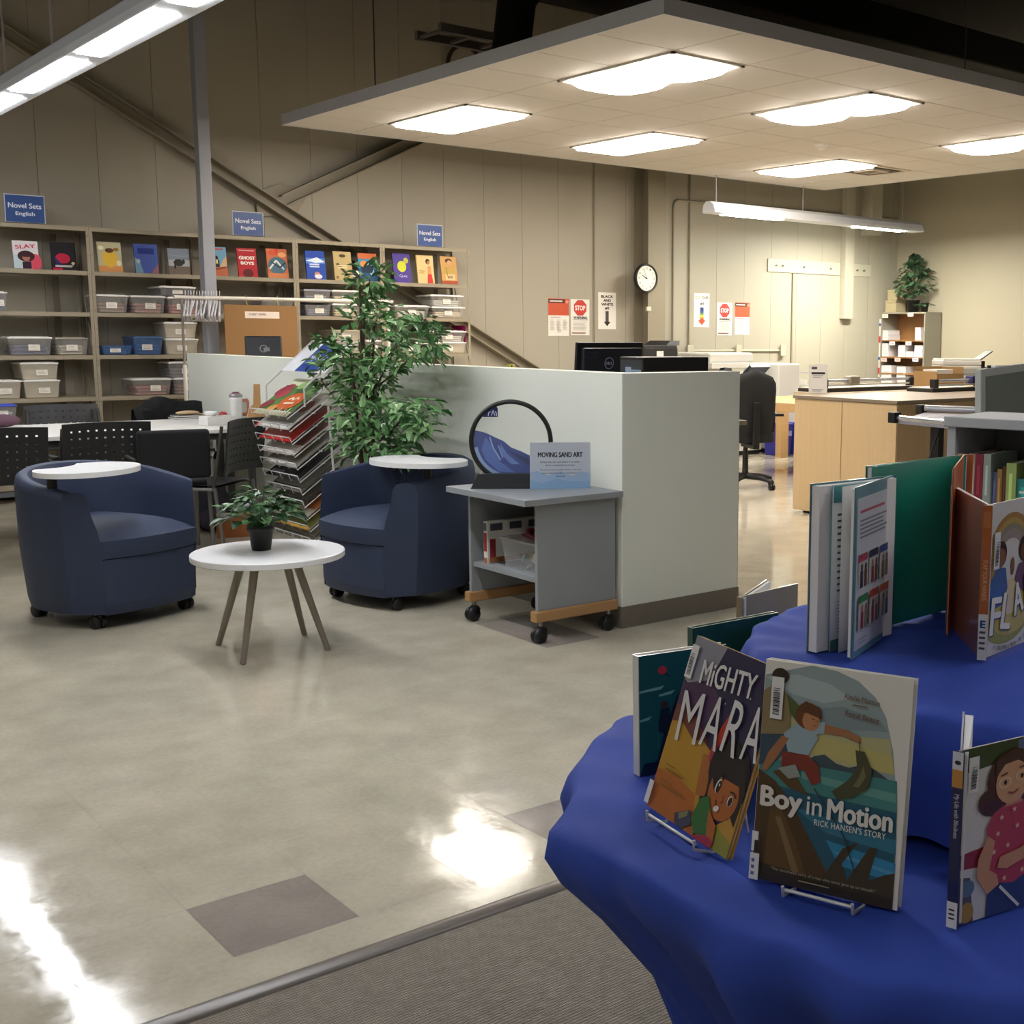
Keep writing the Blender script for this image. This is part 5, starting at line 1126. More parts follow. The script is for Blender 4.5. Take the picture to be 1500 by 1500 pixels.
# long low table behind the island carrying the trimmers
wt = thing('work_table', 'long table behind the maple cabinet carrying the paper trimmers and a box', 'table', (9.2, 7.15, 0))
MB().box(7.57-9.2, 6.80-7.15, .90, 1.75, .08, .93, M('b9a88c', .5)).build('tabletop', wt, bevel=.003)
for a in (-1.2, 1.6):
    for b_ in (-.32, -.02): MB().box(a, b_, 0, a+.05, b_+.05, .8995, M('6a6258', .5)).build('leg', wt)
ALU = M('b9bac0', .25, metal=.7)
def trimmer(label, xa, xb, y, z, head_col, head_t, rz=0):
    t = thing('paper_trimmer', label, 'paper trimmer', (xa, y, z), rz, 'rotary paper trimmers behind the maple cabinet'); L = xb-xa
    MB().box(0, -.12, 0, L, .16, .03, M('26241f', .5)).build('base', t, bevel=.003); MB().box(.03, -.115, .0302, L-.05, .15, .036, M('d3ccba', .5)).build('bed', t)
    for x in (0, L-.05): MB().box(x, -.14, .0365, x+.05, -.08, .11, BLACK).build('end_block', t, bevel=.004)
    MB().tube([(.05, -.115, .095), (L-.05, -.115, .095)], .013, ALU, 10).build('rail', t); MB().box(.05, -.128, .05, L-.05, -.105, .066, M('c9c5ba', .3)).build('clamp_bar', t)
    x = L*head_t; MB().box(x-.06, -.15, .066, x+.06, -.07, .13, M(head_col, .4)).build('cutter_head', t, bevel=.008)
p = Zp(1168, 573, .9305); trimmer('paper trimmer with a grey cutter head, left of the two behind the cabinet', 7.58, 8.75, 7.03, .9305, '8c8678', .32)
trimmer('paper trimmer with a dark blue cutter head, nearer the white printer', 8.42, 9.08, 6.55, .9305, '23245c', .86)
cA, cB = Zp(1326, 565, .9305), Zp(1370, 560, .9305)
cx = thing('cardboard_box', 'open brown cardboard box between the paper trimmers and the grey shelf', 'box', (9.28, 7.03, .9305), R(-8))
q = MB(); cw_ = M('94744a', .85, noise=.08, scale=4)
q.box(-.17, -.15, 0, .17, -.145, .13, cw_); q.box(-.17, .145, 0, .17, .15, .19, cw_); q.box(-.17, -.1445, 0, -.165, .1445, .15, cw_); q.box(.165, -.1445, 0, .17, .1445, .19, cw_); q.box(-.1645, -.1445, 0, .1645, .1445, .005, cw_); q.build('carton', cx)
MB().box(-.1, -.08, .0055, .1, .1, .165, M('d8d3c8', .6)).build('paper_stack', cx)
# white printer on its own stand
pp = Xp(1400, 558, 10.35)
ps = thing('printer_stand', 'grey stand under the stacked white printer', 'stand', (9.66, 6.98+.0, 0))
ps.location = (pp.x, pp.y, 0); SZ_ = pp.z
MB().box(-.3, -.25, SZ_-.031, .3, .25, SZ_-.001, M('8a857a', .5)).build('top', ps)
for a in (-.28, .24):
    for b_ in (-.23, .19): MB().box(a, b_, 0, a+.04, b_+.04, SZ_-.0315, M('6a6258', .5)).build('leg', ps)
ip = thing('printer', 'white layered printer with an open black panel beside the grey framed screen', 'printer', (ps.location.x, ps.location.y, .7805), R(-35))
ip.location.z = SZ_-.0005
MB().box(-.24, -.2, .0, .24, .2, .06, M('a9a79e', .45)).build('output_tray', ip, bevel=.01); MB().box(-.20, -.18, .0605, .2, .19, .16, M('b2b0a8', .45)).build('printer_body', ip, bevel=.012); MB().box(-.16, -.186, .08, .16, -.1805, .13, M('8d8b86', .4)).build('slot', ip)
MB().box(-.2, -.18, .1605, .2, .19, .21, M('b9b7b0', .4)).build('scanner', ip, bevel=.01); MB().box(-.19, -.17, .2105, .19, .18, .225, M('c2c0b9', .4)).build('lid', ip, bevel=.004)
MB().box(.2005, -.1, .0605, .33, .12, .14, M('2b2925', .5)).box(.2005, .0, .1405, .3, .12, .2, M('2b2925', .5)).build('side_tray', ip, bevel=.006); MB().box(0, -.1, 0, .16, .1, .012, M('38352f', .5), Matrix.Translation((.21, 0, .205)) @ Matrix.Rotation(R(-35), 4, 'Y')).build('open_panel', ip)
# rolling trimmer on black legs in front of the cabinet
ta, tb2 = Zp(1316, 612, .95), Zp(1400, 620, .95); tc2, td2 = Zp(1355, 600, .95), Zp(1432, 603, .95)
rt = thing('trimmer_stand', 'silver-railed trimming board on black legs in front of the maple cabinet', 'paper trimmer', (5.7, 4.3, 0))
def rl(p, dz=0): return (p.x-5.7, p.y-4.3, p.z+dz)
MB().tube([rl(ta), rl(tb2)], .016, ALU, 10).build('front_rail', rt); MB().tube([rl(tc2, .01), rl(td2, .01)], .02, M('d2d2d6', .25, metal=.5), 10).build('rear_rail', rt)
bd = MB(); pts = [ta, tb2, td2, tc2]; bd.add([rl(p, -.017) for p in pts]+[rl(p, -.032) for p in pts], [(0, 1, 2, 3), (7, 6, 5, 4), (0, 4, 5, 1), (1, 5, 6, 2), (2, 6, 7, 3), (3, 7, 4, 0)], M('a9a6b2', .4)); bd.build('bed', rt)
for p in (ta, tc2): MB().box(-.03, -.02, -.03, .03, .03, .03, BLACK, Matrix.Translation(rl(p)) @ Matrix.Translation((0, .022, 0))).build('end_block', rt, bevel=.005)
for f_ in (.45, .9):
    a = ta.lerp(tc2, .55).lerp(tb2.lerp(td2, .55), f_); l_ = rl(a); MB().box(l_[0]-.025, l_[1]-.03, .05, l_[0]+.025, l_[1]+.03, .9175, BLACK).box(l_[0]-.28, l_[1]-.03, .02, l_[0]+.28, l_[1]+.03, .05, BLACK).build('leg', rt)
a = ta.lerp(tc2, .55).lerp(tb2.lerp(td2, .55), .45); l_ = rl(a); MB().tube([(l_[0]-.02, l_[1]-.03, .86), (l_[0]-.20, l_[1]-.04, .56), (l_[0]-.26, l_[1]-.04, .052)], .006, BLACK, 6).build('strut', rt)

# ---- tall narrow shelf of boxes at the right wall
BXM = M('8b8577', .5, noise=.04, scale=4); BIN_ = wood('brown_back', '8a6138', '9c7043', 'Z', 5)
sx0, sx1, sy0, sy1, szt = 13.62, 13.975, 10.575, 11.345, 1.72
bs = thing('box_shelf', 'tall open shelf of small white boxes against the right wall, plant on top', 'shelf', (13.8, 10.96, 0))
def bl_(x): return x-13.8
def bw_(y): return y-10.96
for y in (sy0, sy1-.02): MB().box(bl_(sx0), bw_(y), 0, bl_(sx1), bw_(y)+.02, szt-.0205, BXM).build('side_panel', bs)
MB().box(bl_(sx0-.005), bw_(sy0-.004), szt-.02, bl_(sx1), bw_(sy1+.004), szt, BXM).build('top', bs); MB().box(bl_(sx1-.012), bw_(sy0+.0205), .02, bl_(sx1-.001), bw_(sy1-.0205), szt-.0205, BIN_).build('back', bs)
szs = [.42, .655, .885, 1.108, 1.338]
for z in szs: MB().box(bl_(sx0), bw_(sy0+.0205), z-.018, bl_(sx1-.0125), bw_(sy1-.0205), z, BIN_).build('shelf', bs)
WB = M('d9d3d4', .6, noise=.03, scale=30); SLABEL = M('8f8a8c', .7)
def wbox(px0, px1, y0, y1, zb, label, dep=.26, lid=True):
    a, b_ = Xp(px1, 500, sx0+.012).y, Xp(px0, 500, sx0+.012).y; h_ = (y1-y0)/1806*17.7*.99
    a = max(a, sy0+.0225); b_ = min(b_, sy1-.0225)
    t = thing('paper_box', label, 'box', (sx0+.012, (a+b_)/2, zb), 0, 'small white boxes on the narrow shelf'); w_ = (b_-a)/2-.0015
    MB().box(0, -w_, 0, dep, w_, h_*.72, WB).build('carton', t); MB().box(-.002, -w_, h_*.72+.0004, dep, w_, h_-.0008, M('cfc8ca', .6)).build('lid', t)
    A_ = Art(frame((-.0006, w_, 0), (0, -1, 0), (0, 0, 1)), .0004); A_.rect(w_*.5, h_*.3, w_*1.5, h_*.55, M('c2bcbe', .7)); A_.build('label_card', t)
    return h_
Z1, Z2, Z3 = 1.3385, 1.1085, .8855
h = wbox(1291, 1301, 490.5, 498, Z1, 'lower white box at the left on the top tier of the narrow shelf'); wbox(1291, 1300, 484, 490.5, Z1+h, 'upper white box at the left on the top tier of the narrow shelf')
h = wbox(1340, 1349, 491.5, 498, Z1, 'lower white box at the right on the top tier of the narrow shelf'); wbox(1340, 1348, 480, 491.5, Z1+h, 'tall white box stacked at the right on the top tier of the narrow shelf')
h = wbox(1290, 1302, 511, 521, Z2, 'lower white box at the left on the middle tier of the narrow shelf'); wbox(1290, 1301, 502, 511, Z2+h, 'upper white box at the left on the middle tier of the narrow shelf')
h = wbox(1316, 1327, 514, 522, Z2, 'white box at the bottom of the middle group on the middle tier'); wbox(1316, 1326, 505.5, 514, Z2+h, 'white box on top of the middle group on the middle tier'); wbox(1328, 1339, 514, 522, Z2, 'white box between the two stacks on the middle tier')
h = wbox(1340, 1352, 513, 521.5, Z2, 'lower white box at the right on the middle tier of the narrow shelf'); wbox(1340, 1352, 505, 513, Z2+h, 'upper white box at the right on the middle tier of the narrow shelf')
h = wbox(1289, 1306, 547, 562, Z3-.06+.0, 'hidden') if False else 0
h = wbox(1290, 1308, 548, 565, .6555, 'big lower white box at the left on the lowest visible tier'); wbox(1290, 1307, 531, 548, .6555+h, 'big upper white box at the left on the lowest visible tier')
h = wbox(1316, 1330, 548, 565, .6555, 'big lower white box right of the left stack on the lowest visible tier'); wbox(1315, 1328, 532, 548, .6555+h, 'big upper white box right of the left stack on the lowest visible tier')
tags = [(1297, 463, 'dcdcc0'), (1334, 461, 'dcc8c4'), (1307, 503, 'd9d5d9'), (1331, 503, 'd9d5d9'), (1295, 527, 'dcb4ac'), (1315, 527, 'dcb4ac'), (1341, 527, 'c2c6dc')]
for px, py, cc in tags:
    p = Xp(px, py, sx0-.004); q = MB(); q.box(bl_(sx0-.008), bw_(p.y-.05), p.z-.025, bl_(sx0-.0055), bw_(p.y+.05), p.z+.025, M(cc, .6)); q.box(bl_(sx0-.0086), bw_(p.y-.03), p.z-.006, bl_(sx0-.0081), bw_(p.y+.03), p.z+.006, SLABEL); q.build('shelf_tag', bs)
# literature strip hung on the left side of the shelf
ls = thing('leaflet_strip', 'narrow white strip with blue and red tabs on the left side of the box shelf', 'strip', (13.66, 11.36, 0))
q = MB(); q.box(-.02, 0, .82, .06, .03, 1.63, M('d6d2cc', .5)); q.build('strip', ls)
for z0, z1, cc in ((1.53, 1.57, '2d4f86'), (1.30, 1.39, 'b8352c'), (1.06, 1.10, '2d4f86'), (.86, .95, 'b8352c')): MB().box(-.028, .002, z0, -.0205, .028, z1, M(cc, .5)).build('tab', ls)
# on top of the shelf
Zt = szt+.0005; TAN = M('a99a78', .7, noise=.06, scale=20)
a, b_ = Xp(1315, 450, 13.72).y, Xp(1299, 450, 13.72).y
t = thing('storage_carton', 'lower tan box of two on top of the box shelf', 'box', (13.78, (a+b_)/2, Zt), 0, 'tan boxes on top of the box shelf'); w_ = (b_-a)/2; MB().box(-.1, -w_, 0, .12, w_, .13, TAN).build('carton', t, bevel=.008); MB().box(-.104, -w_*1.02, .1305, .124, w_*1.02, .165, TAN).build('lid', t, bevel=.004)
t = thing('storage_carton', 'upper tan box of two on top of the box shelf', 'box', (13.78, (a+b_)/2-.02, Zt+.1655), 0, 'tan boxes on top of the box shelf'); MB().box(-.09, -w_*.9, 0, .1, w_*.9, .12, TAN).build('carton', t, bevel=.008); MB().box(-.094, -w_*.92, .1205, .104, w_*.92, .145, TAN).build('lid', t, bevel=.004)
def shelf_plant(label, y, h, spread, pot_r, pot_h, n, seed, x=13.76, lf_=(.05, .08)):
    t = thing('potted_plant', label, 'plant', (x, y, Zt), 0, 'plants on top of the box shelf'); rr = random.Random(seed)
    MB().lathe([(0, 0), (pot_r*.72, 0), (pot_r*.95, pot_h*.9), (pot_r, pot_h*.9), (pot_r, pot_h), (pot_r*.9, pot_h), (pot_r*.85, pot_h*.85), (0, pot_h*.85)], M('1a1614', .5), 20).build('pot', t)
    q = MB(); q.flat = True; st = MB(); D1, D2, D3 = M('27402a', .5), M('365338', .5), M('4a6b48', .5)
    for k in range(n):
        f_ = k/n; z = pot_h+(.06 if h > .3 else -.04)+(h-pot_h-.06)*f_; r_ = spread*(math.sin(PI*min(1, .25+f_*.8)))*rr.uniform(.3, 1); a = rr.uniform(0, 2*PI)
        p = Vector((min(.11, r_*math.cos(a)), r_*math.sin(a), z)); d = Vector((math.cos(a), math.sin(a), rr.uniform(-.7, .2)))
        leaf(q, p, d, Vector((rr.uniform(-.6, .6), rr.uniform(-.6, .6), 1)), rr.uniform(*lf_), rr.uniform(lf_[0]*.9, lf_[1]*.85), rr.choice((D1, D2, D2, D3)))
        if k % 2 == 0: st.tube([(0, 0, z-.08 if z > .2 else pot_h*.86), tuple(p)], .003, D2, 4)
    st.tube([(0, 0, pot_h*.86), (.01, 0, h*.6), (0, .01, h*.95)], .006, D2, 6); q.build('foliage', t); st.build('stems', t)
shelf_plant('tall leafy plant in a black pot on top of the box shelf', Xp(1338, 440, 13.76).y, .80, .26, .095, .17, 170, 4, 13.76, (.07, .11))
shelf_plant('small trailing plant in a black pot at the right end of the box shelf top', Xp(1356, 440, 13.72).y, .22, .13, .06, .125, 26, 9, 13.70, (.04, .06))

# ================================================================== papers and the clock on the back wall
def sheet(label, px0, px1, y0, y1, art, cat='poster', group='printed sheets on the back wall', name='wall_poster'):
    a, b_ = Yp(px0, y1, WY), Yp(px1, y0, WY); a2 = Yp(px0, y0, WY); w_ = b_.x-a.x; h_ = a2.z-a.z
    t = thing(name, label, cat, (a.x, WY-.004, a.z), 0, group); MB().box(0, 0, 0, w_, .002, h_, M('e2ded4', .6)).build('paper', t)
    A_ = Art(frame((0, -.0003, 0), (1, 0, 0), (0, 0, 1)), .0004); art(A_, w_, h_); A_.build('print', t); return t
def art_guide(A, w, h):
    A.rect(0, h*.55, w, h, M('c2512f', .6)); A.rect(0, h*.88, w*.8, h*.985, M('4a2420', .6)); A.lines(w*.07, h*.915, w*.72, 1, .01, h*.035, M('d9c9bf', .6), 3); A.ell(w*.9, h*.92, w*.07, h*.045, M('d98a70', .6)); A.lines(w*.1, h*.49, w*.6, 1, .01, h*.02, M('9a8a80', .6))
    for k in range(3): A.lines(w*(.08+k*.3), h*.42, w*(.3+k*.3), 9, h*.032, h*.014, M('b9b2a8', .6), k)
    A.lines(w*.42, h*.14, w*.62, 2, h*.03, h*.012, M('b9b2a8', .6))
def art_stop(A, w, h):
    r_ = min(w*.34, h*.22); pts = [(w*.5+r_*math.cos(R(22.5+45*k)), h*.76+r_*math.sin(R(22.5+45*k))) for k in range(8)]; A.poly([(w*.5+(x-w*.5)*1.06, h*.76+(y-h*.76)*1.06) for x, y in pts], M('8f2a24', .5)); A.poly(pts, M('c43a30', .5)); A.text('STOP', w*.5, h*.76, r_*1.6, r_*.62, M('eee6e0', .5), .03)
    A.text('WARNING', w*.5, h*.49, w*.74, h*.075, M('2e2a2a', .5), .03); A.rect(w*.08, h*.42, w*.92, h*.432, M('4a4644', .5)); A.lines(w*.1, h*.36, w*.9, 7, h*.036, h*.012, M('b5afa8', .6)); A.rect(w*.04, h*.05, w*.78, h*.075, M('7c2f2a', .5))
def art_bw(A, w, h):
    k_ = M('242322', .5)
    for i, (s, ww) in enumerate((('BLACK', .68), ('AND', .42), ('WHITE', .66), ('#2', .24))): A.text(s, w*.5, h*(.89-.107*i), w*ww, h*.075, k_, .035)
    A.rect(w*.4, h*.2, w*.58, h*.49, M('4a4745', .5)); A.poly([(w*.3, h*.2), (w*.68, h*.2), (w*.49, h*.08)], M('242322', .5))
def art_col(A, w, h):
    for i, (ch, cc) in enumerate(zip('COLOUR', ('3a3a3a', 'd1a92c', 'd8cf9a', '4a4a4a', '3d3d3d', '3a3a3a'))): A.text(ch, w*(.14+.145*i), h*.87, w*.13, h*.075, M(cc, .5), .03)
    A.text('#1', w*.5, h*.69, w*.24, h*.085, M('4a4644', .5), .03)
    st = ['2b3c86', '2b3c86', '37559a', '6d8a56', 'd6c83c', 'd89c30', 'c8452c']
    for i, cc in enumerate(st): A.rect(w*.39, h*(.58-.054*(i+1)), w*.61, h*(.58-.054*i), M(cc, .5))
    A.poly([(w*.26, h*.205), (w*.74, h*.205), (w*.5, h*.06)], M('c8452c', .5))
sheet('white and orange guide sheet, leftmost of the papers left of the clock', 803, 833, 437, 492, art_guide)
sheet('white sheet with a red stop octagon, left of the clock', 836, 863, 438, 491, art_stop)
sheet('black and white arrow sheet numbered 2 just left of the wall clock', 876, 902, 428, 482, art_bw)
sheet('coloured arrow sheet numbered 1 right of the wall clock', 1016, 1039, 429, 479, art_col)
sheet('white sheet with a red stop octagon, right of the coloured arrow', 1050, 1072, 443, 491, art_stop)
sheet('white and orange guide sheet, rightmost of the papers on the back wall', 1076, 1098, 443, 490, art_guide)
ck = Yp(949, 409, 11.10); cl_ = thing('wall_clock', 'round white clock with a black rim on the steel column', 'clock', (ck.x-.02, WY-.262, ck.z+.01))
Tc = Matrix.Rotation(R(90), 4, 'X')
MB().lathe([(0, .002), (.165, .002), (.168, .02), (.16, .05), (.148, .052), (.143, .035), (0, .035)], M('1c1815', .35), 40, (0, 0), Tc).build('case', cl_)
A_ = Art(FRONT @ Matrix.Translation((0, 0, .0352)), .0004); A_.ell(0, 0, .141, .141, M('e6e2d8', .4), n=40)
for k in range(12):
    a = R(90-30*(k+1)); A_.text(str(k+1), .112*math.cos(a), .112*math.sin(a), .018 if k < 9 else .026, .024, M('5a5650', .5), .01)
A_.build('dial', cl_)
A_ = Art(FRONT @ Matrix.Translation((0, 0, .0395)), .0006); hnd = M('2a2622', .4)
for ang, L, wd3 in ((R(90+62), .075, .007), (R(90+22), .112, .005)): A_.line([(-.015*math.cos(ang), -.015*math.sin(ang)), (L*math.cos(ang), L*math.sin(ang))], wd3, hnd)
A_.ell(0, 0, .008, .008, hnd); A_.build('hands', cl_)
tag(MB().box(0, -.03, 0, .06, 0, .05, M('c9c2ae', .4)).build('door_chime', loc=(ck.x-.0, WY-.2605, 1.66)), 'small cream box on the column below the clock', 'box')
rl_ = thing('tape_reel', 'small yellow wheel with dark spots showing above the low wall', 'reel', (4.0, 6.95, 1.02), R(-40)); pr2 = Xp(748, 533, 3.9); rl_.location = (pr2.x, pr2.y, pr2.z-.03)
MB().lathe([(0, -.02), (.03, -.02), (.03, .02), (0, .02)], BLACK, 20, (0, 0), Matrix.Translation((0, .024, 0)) @ Matrix.Rotation(R(90), 4, 'X')).build('hub', rl_)
A_ = Art(FRONT @ Matrix.Translation((0, 0, -.003)), .0004); A_.ell(0, 0, .03, .03, M('c9c23a', .45)); [A_.ell(.017*math.cos(2*PI*k/5), .017*math.sin(2*PI*k/5), .006, .006, M('3a3a2a', .5)) for k in range(5)]; A_.build('face', rl_)
st2 = tag(MB().box(-.012, -.012, 0, .012, .012, pr2.z-.0605, BLACK).build('reel_post', loc=(pr2.x, pr2.y+.02, 0)), 'thin dark post holding the small yellow wheel behind the low wall', 'post')

# ================================================================== grey bookcase at the right with its books
GB2 = M('a3a5a6', .5); gd1 = Vector((.2, -.98, 0)).normalized(); gang = math.atan2(gd1.y, gd1.x)      # local x runs along the front
gs = thing('bookcase', 'grey bookcase of upright picture books at the right edge', 'bookcase', (3.18, 2.367, 0), gang)
GW, GD, GZ = .92, .34, 1.15          # local -y is the front; depth runs to local +y
MB().box(-.012, -.006, GZ-.032, GW+.012, GD, GZ, GB2).build('top', gs, bevel=.003)
for x in (0, GW-.028): MB().box(x, 0, 0, x+.028, GD-.006, GZ-.0322, GB2).build('side_panel', gs, bevel=.002)
MB().box(.0285, GD-.02, .03, GW-.0285, GD-.008, GZ-.0324, M('8a8c8c', .6)).build('back', gs)
for z in (.06, .43, .80): MB().box(.0285, .004, z-.02, GW-.0285, GD-.0205, z, GB2).build('shelf', gs)
Mg = Matrix.Translation((3.18, 2.367, 0)) @ Matrix.Rotation(gang, 4, 'Z')
bsp = [('1f2a4a', .016, .20, 'narrow navy book at the left end of the grey bookcase'), ('c9c0ac', .022, .232, 'cream-spined book beside the red one in the grey bookcase'), ('8c2a3c', .022, .234, 'dark red book near the left end of the grey bookcase'), ('9aa59c', .02, .236, 'pale grey-green book right of the dark red one'),
       ('6c7aa4', .012, .18, 'thin blue-grey book beside the tan one'), ('a8814a', .014, .19, 'thin tan book left of the lime green one'), ('5a2f1c', .012, .20, 'thin dark brown book left of the lime green one'), ('9fb46a', .026, .212, 'lime green book in the middle of the grey bookcase'), ('2f8c86', .034, .165, 'short teal book with white marks on its spine'),
       ('4a2f2c', .018, .20, 'dark maroon book behind the teal one'), ('8a8488', .022, .232, 'tall grey book right of the teal one'), ('2a2c3c', .014, .18, 'thin black-blue book right of the tall grey one'), ('bcc2c6', .014, .165, 'thin short white book in the grey bookcase'), ('7c2f36', .014, .18, 'thin crimson book beside a cream one'), ('c4b49c', .016, .19, 'cream book beside the thin crimson one'),
       ('3a3c3a', .018, .20, 'charcoal book left of the wide white one'), ('b9bdc0', .036, .216, 'wide white book near the right edge of the photo'), ('5f7a8c', .02, .2, 'steel blue book at the right edge'), ('9c5a3c', .018, .21, 'rust book at the right end of the grey bookcase'), ('d0c8b4', .022, .19, 'ivory book at the right end of the grey bookcase'), ('3f5a44', .02, .22, 'dark green book at the right end of the grey bookcase')]
x = .032; r3 = random.Random(2)
for hexc, tk, hh, lab in bsp:
    dep = .21; y0 = .035+r3.uniform(0, .02)
    t = thing('book', lab, 'book', tuple(Mg @ Vector((x, y0, .8005))), gang, 'books standing in the grey bookcase'); cm_ = M(hexc, .45)
    tk *= 1.28
    q = MB(); q.box(0, 0, 0, tk-.0012, .003, hh, cm_); q.box(0, .0031, 0, .0022, dep, hh, cm_); q.box(tk-.0034, .0031, 0, tk-.0012, dep, hh, cm_); q.build('cover', t, bevel=.0008)
    MB().box(.0024, .0033, .003, tk-.0036, dep-.004, hh-.003, WPAPER).build('pages', t)
    A_ = Art(frame((0, -.0003, 0), (1, 0, 0), (0, 0, 1)), .0002); A_.rect(tk*.1, .005, tk*.85, .05, M('d2ccc0', .6)); A_.rect(tk*.3, hh*.45, tk*.62, hh*.85, M(cont2(hexc), .5))
    if hexc == '2f8c86': [A_.rect(tk*.2, .06+k*.02, tk*.75, .068+k*.02, M('cfd9d4', .5)) for k in range(4)]
    A_.build('spine_label', t); x += tk
# grey framed screen standing behind the bookcase
s0 = Yp(1437, 540, 2.9); sc = thing('display_screen', 'dark panel in a wide grey frame standing behind the grey bookcase at the right edge', 'screen', (s0.x, 2.9, 0), R(0))
Ts = Matrix.Translation((0, 0, 1.27)) @ Matrix.Rotation(R(-4), 4, 'Y'); GF = M('b0b2ac', .45)
MB().box(0, 0, -.42, .62, .03, 0, GF, Ts).build('frame', sc, bevel=.004); MB().box(.03, -.003, -.40, .59, -.0003, -.03, M('747971', .6), Ts).build('panel', sc)
MB().box(.28, .005, .02, .34, .05, .86, GF).box(.06, -.16, 0, .56, .2, .0195, GF).build('stand', sc)
A_ = MB(); A_.tube([(.075, .015, 1.266), (.075, .015, 1.286)], .008, BLACK, 8); A_.build('knob', sc); MB().box(.10, .002, 1.2725, .2, .028, 1.285, WHITE).build('clip', sc)
# ================================================================== foreground: two-tier display table in blue cloth
CLC = M('3049a4', .75, spec=.3, noise=.05, scale=40, bump=.12, bscale=700)
def crease(m):                                           # soft creases pressed into the cloth
    nt = m.node_tree; b = nt.nodes['Principled BSDF']; tc = nt.nodes.new('ShaderNodeTexCoord')
    n0 = nt.nodes.new('ShaderNodeTexNoise'); n0.inputs['Scale'].default_value = 3.5; n0.inputs['Detail'].default_value = 3; n0.inputs['Distortion'].default_value = 1.2; n0.noise_type = 'RIDGED_MULTIFRACTAL'
    bp = nt.nodes.new('ShaderNodeBump'); bp.inputs['Strength'].default_value = .55; bp.inputs['Distance'].default_value = .018
    old = b.inputs['Normal'].links[0].from_node
    nt.links.new(tc.outputs['Object'], n0.inputs['Vector']); nt.links.new(n0.outputs['Fac'], bp.inputs['Height']); nt.links.new(old.outputs['Normal'], bp.inputs['Normal']); nt.links.new(bp.outputs['Normal'], b.inputs['Normal'])
crease(CLC)
LZ, UZ = .72, .90; LC = Vector((1.57, 1.08)); LR = .635; UC = Vector((1.725, 1.12)); UR = .445
def fold(a, n, ph): return math.sin(n*a+ph)
def corner(a, corners, width=11.):
    t = 0.
    for ca, h in corners:
        d = abs((math.degrees(a)-ca+180) % 360-180); t += h*max(0., 1-d/width)**1.3
    return t
def cloth(center, rad, ztop, rings, corners, wob, seg=220):
    P = []
    for k in range(seg):
        a = 2*PI*k/seg; row = []; cn = corner(a, corners)
        for (rr_, z, amp, cw) in rings:
            f_ = amp*(1.3*(.5-abs(fold(a, 6.5, .4)))+.9*(.5-abs(fold(a, 11, 1.7)))+.35*fold(a, 5, 2.2)+.25*fold(a, 27, .3)); r_ = rad*rr_+f_+cw*cn+wob*(.5*fold(a, 3, 1.0)+.5*fold(a, 4, .2))*(rr_ > .9)
            dz = amp*.3*fold(a, 11, .9) if z < ztop-.01 else .0018*(rr_ > .4)*(fold(a, 13, rr_*6)+fold(a, 29, rr_*15)+1.2*fold(a, 7, rr_*11))
            row.append((center.x+r_*math.cos(a), center.y+r_*math.sin(a), z+dz))
        P.append(row)
    q = MB(); q.grid(P, CLC, None, True, True); return q
LCOR = [(155, .055), (205, .025), (238, .03), (272, .035), (110, .03), (60, .04), (10, .04), (320, .03)]
q = cloth(LC, LR, LZ, [(.0, LZ-.004, 0, 0), (.3, LZ-.004, 0, 0), (.5, LZ-.003, 0, 0), (.62, LZ-.002, 0, 0), (.74, LZ-.002, 0, 0), (.86, LZ-.002, 0, 0), (.95, LZ-.002, 0, 0), (.985, LZ-.004, .001, .2), (1.0, LZ-.009, .002, .5), (1.008, LZ-.02, .006, .9), (1.012, LZ-.05, .013, 1.0), (.985, LZ-.09, .02, .9), (.92, LZ-.15, .028, .6), (.83, LZ-.24, .036, .3), (.74, LZ-.34, .042, 0), (.66, LZ-.46, .046, 0), (.62, .08, .048, 0), (.62, .03, .048, 0)], LCOR, .008)
tag(q.build('tablecloth', smooth=True), 'royal blue cloth over the round display table, hanging to the carpet', 'tablecloth')
UCOR = [(150, .03), (190, .02), (225, .035), (260, .03), (300, .03), (100, .03), (40, .03)]
q = cloth(UC, UR, UZ, [(.0, UZ-.004, 0, 0), (.4, UZ-.004, 0, 0), (.6, UZ-.003, 0, 0), (.75, UZ-.002, 0, 0), (.88, UZ-.002, 0, 0), (.95, UZ-.002, .0, 0), (.98, UZ-.004, .002, .3), (1.0, UZ-.010, .004, .7), (1.012, UZ-.03, .009, 1), (1.016, UZ-.07, .014, 1), (1.02, UZ-.12, .018, 1), (1.04, LZ+.018, .022, 1), (1.05, LZ+.004, .022, 1)], UCOR, .008)
tag(q.build('riser_cloth', smooth=True), 'royal blue cloth over the raised upper tier of the display table', 'tablecloth')

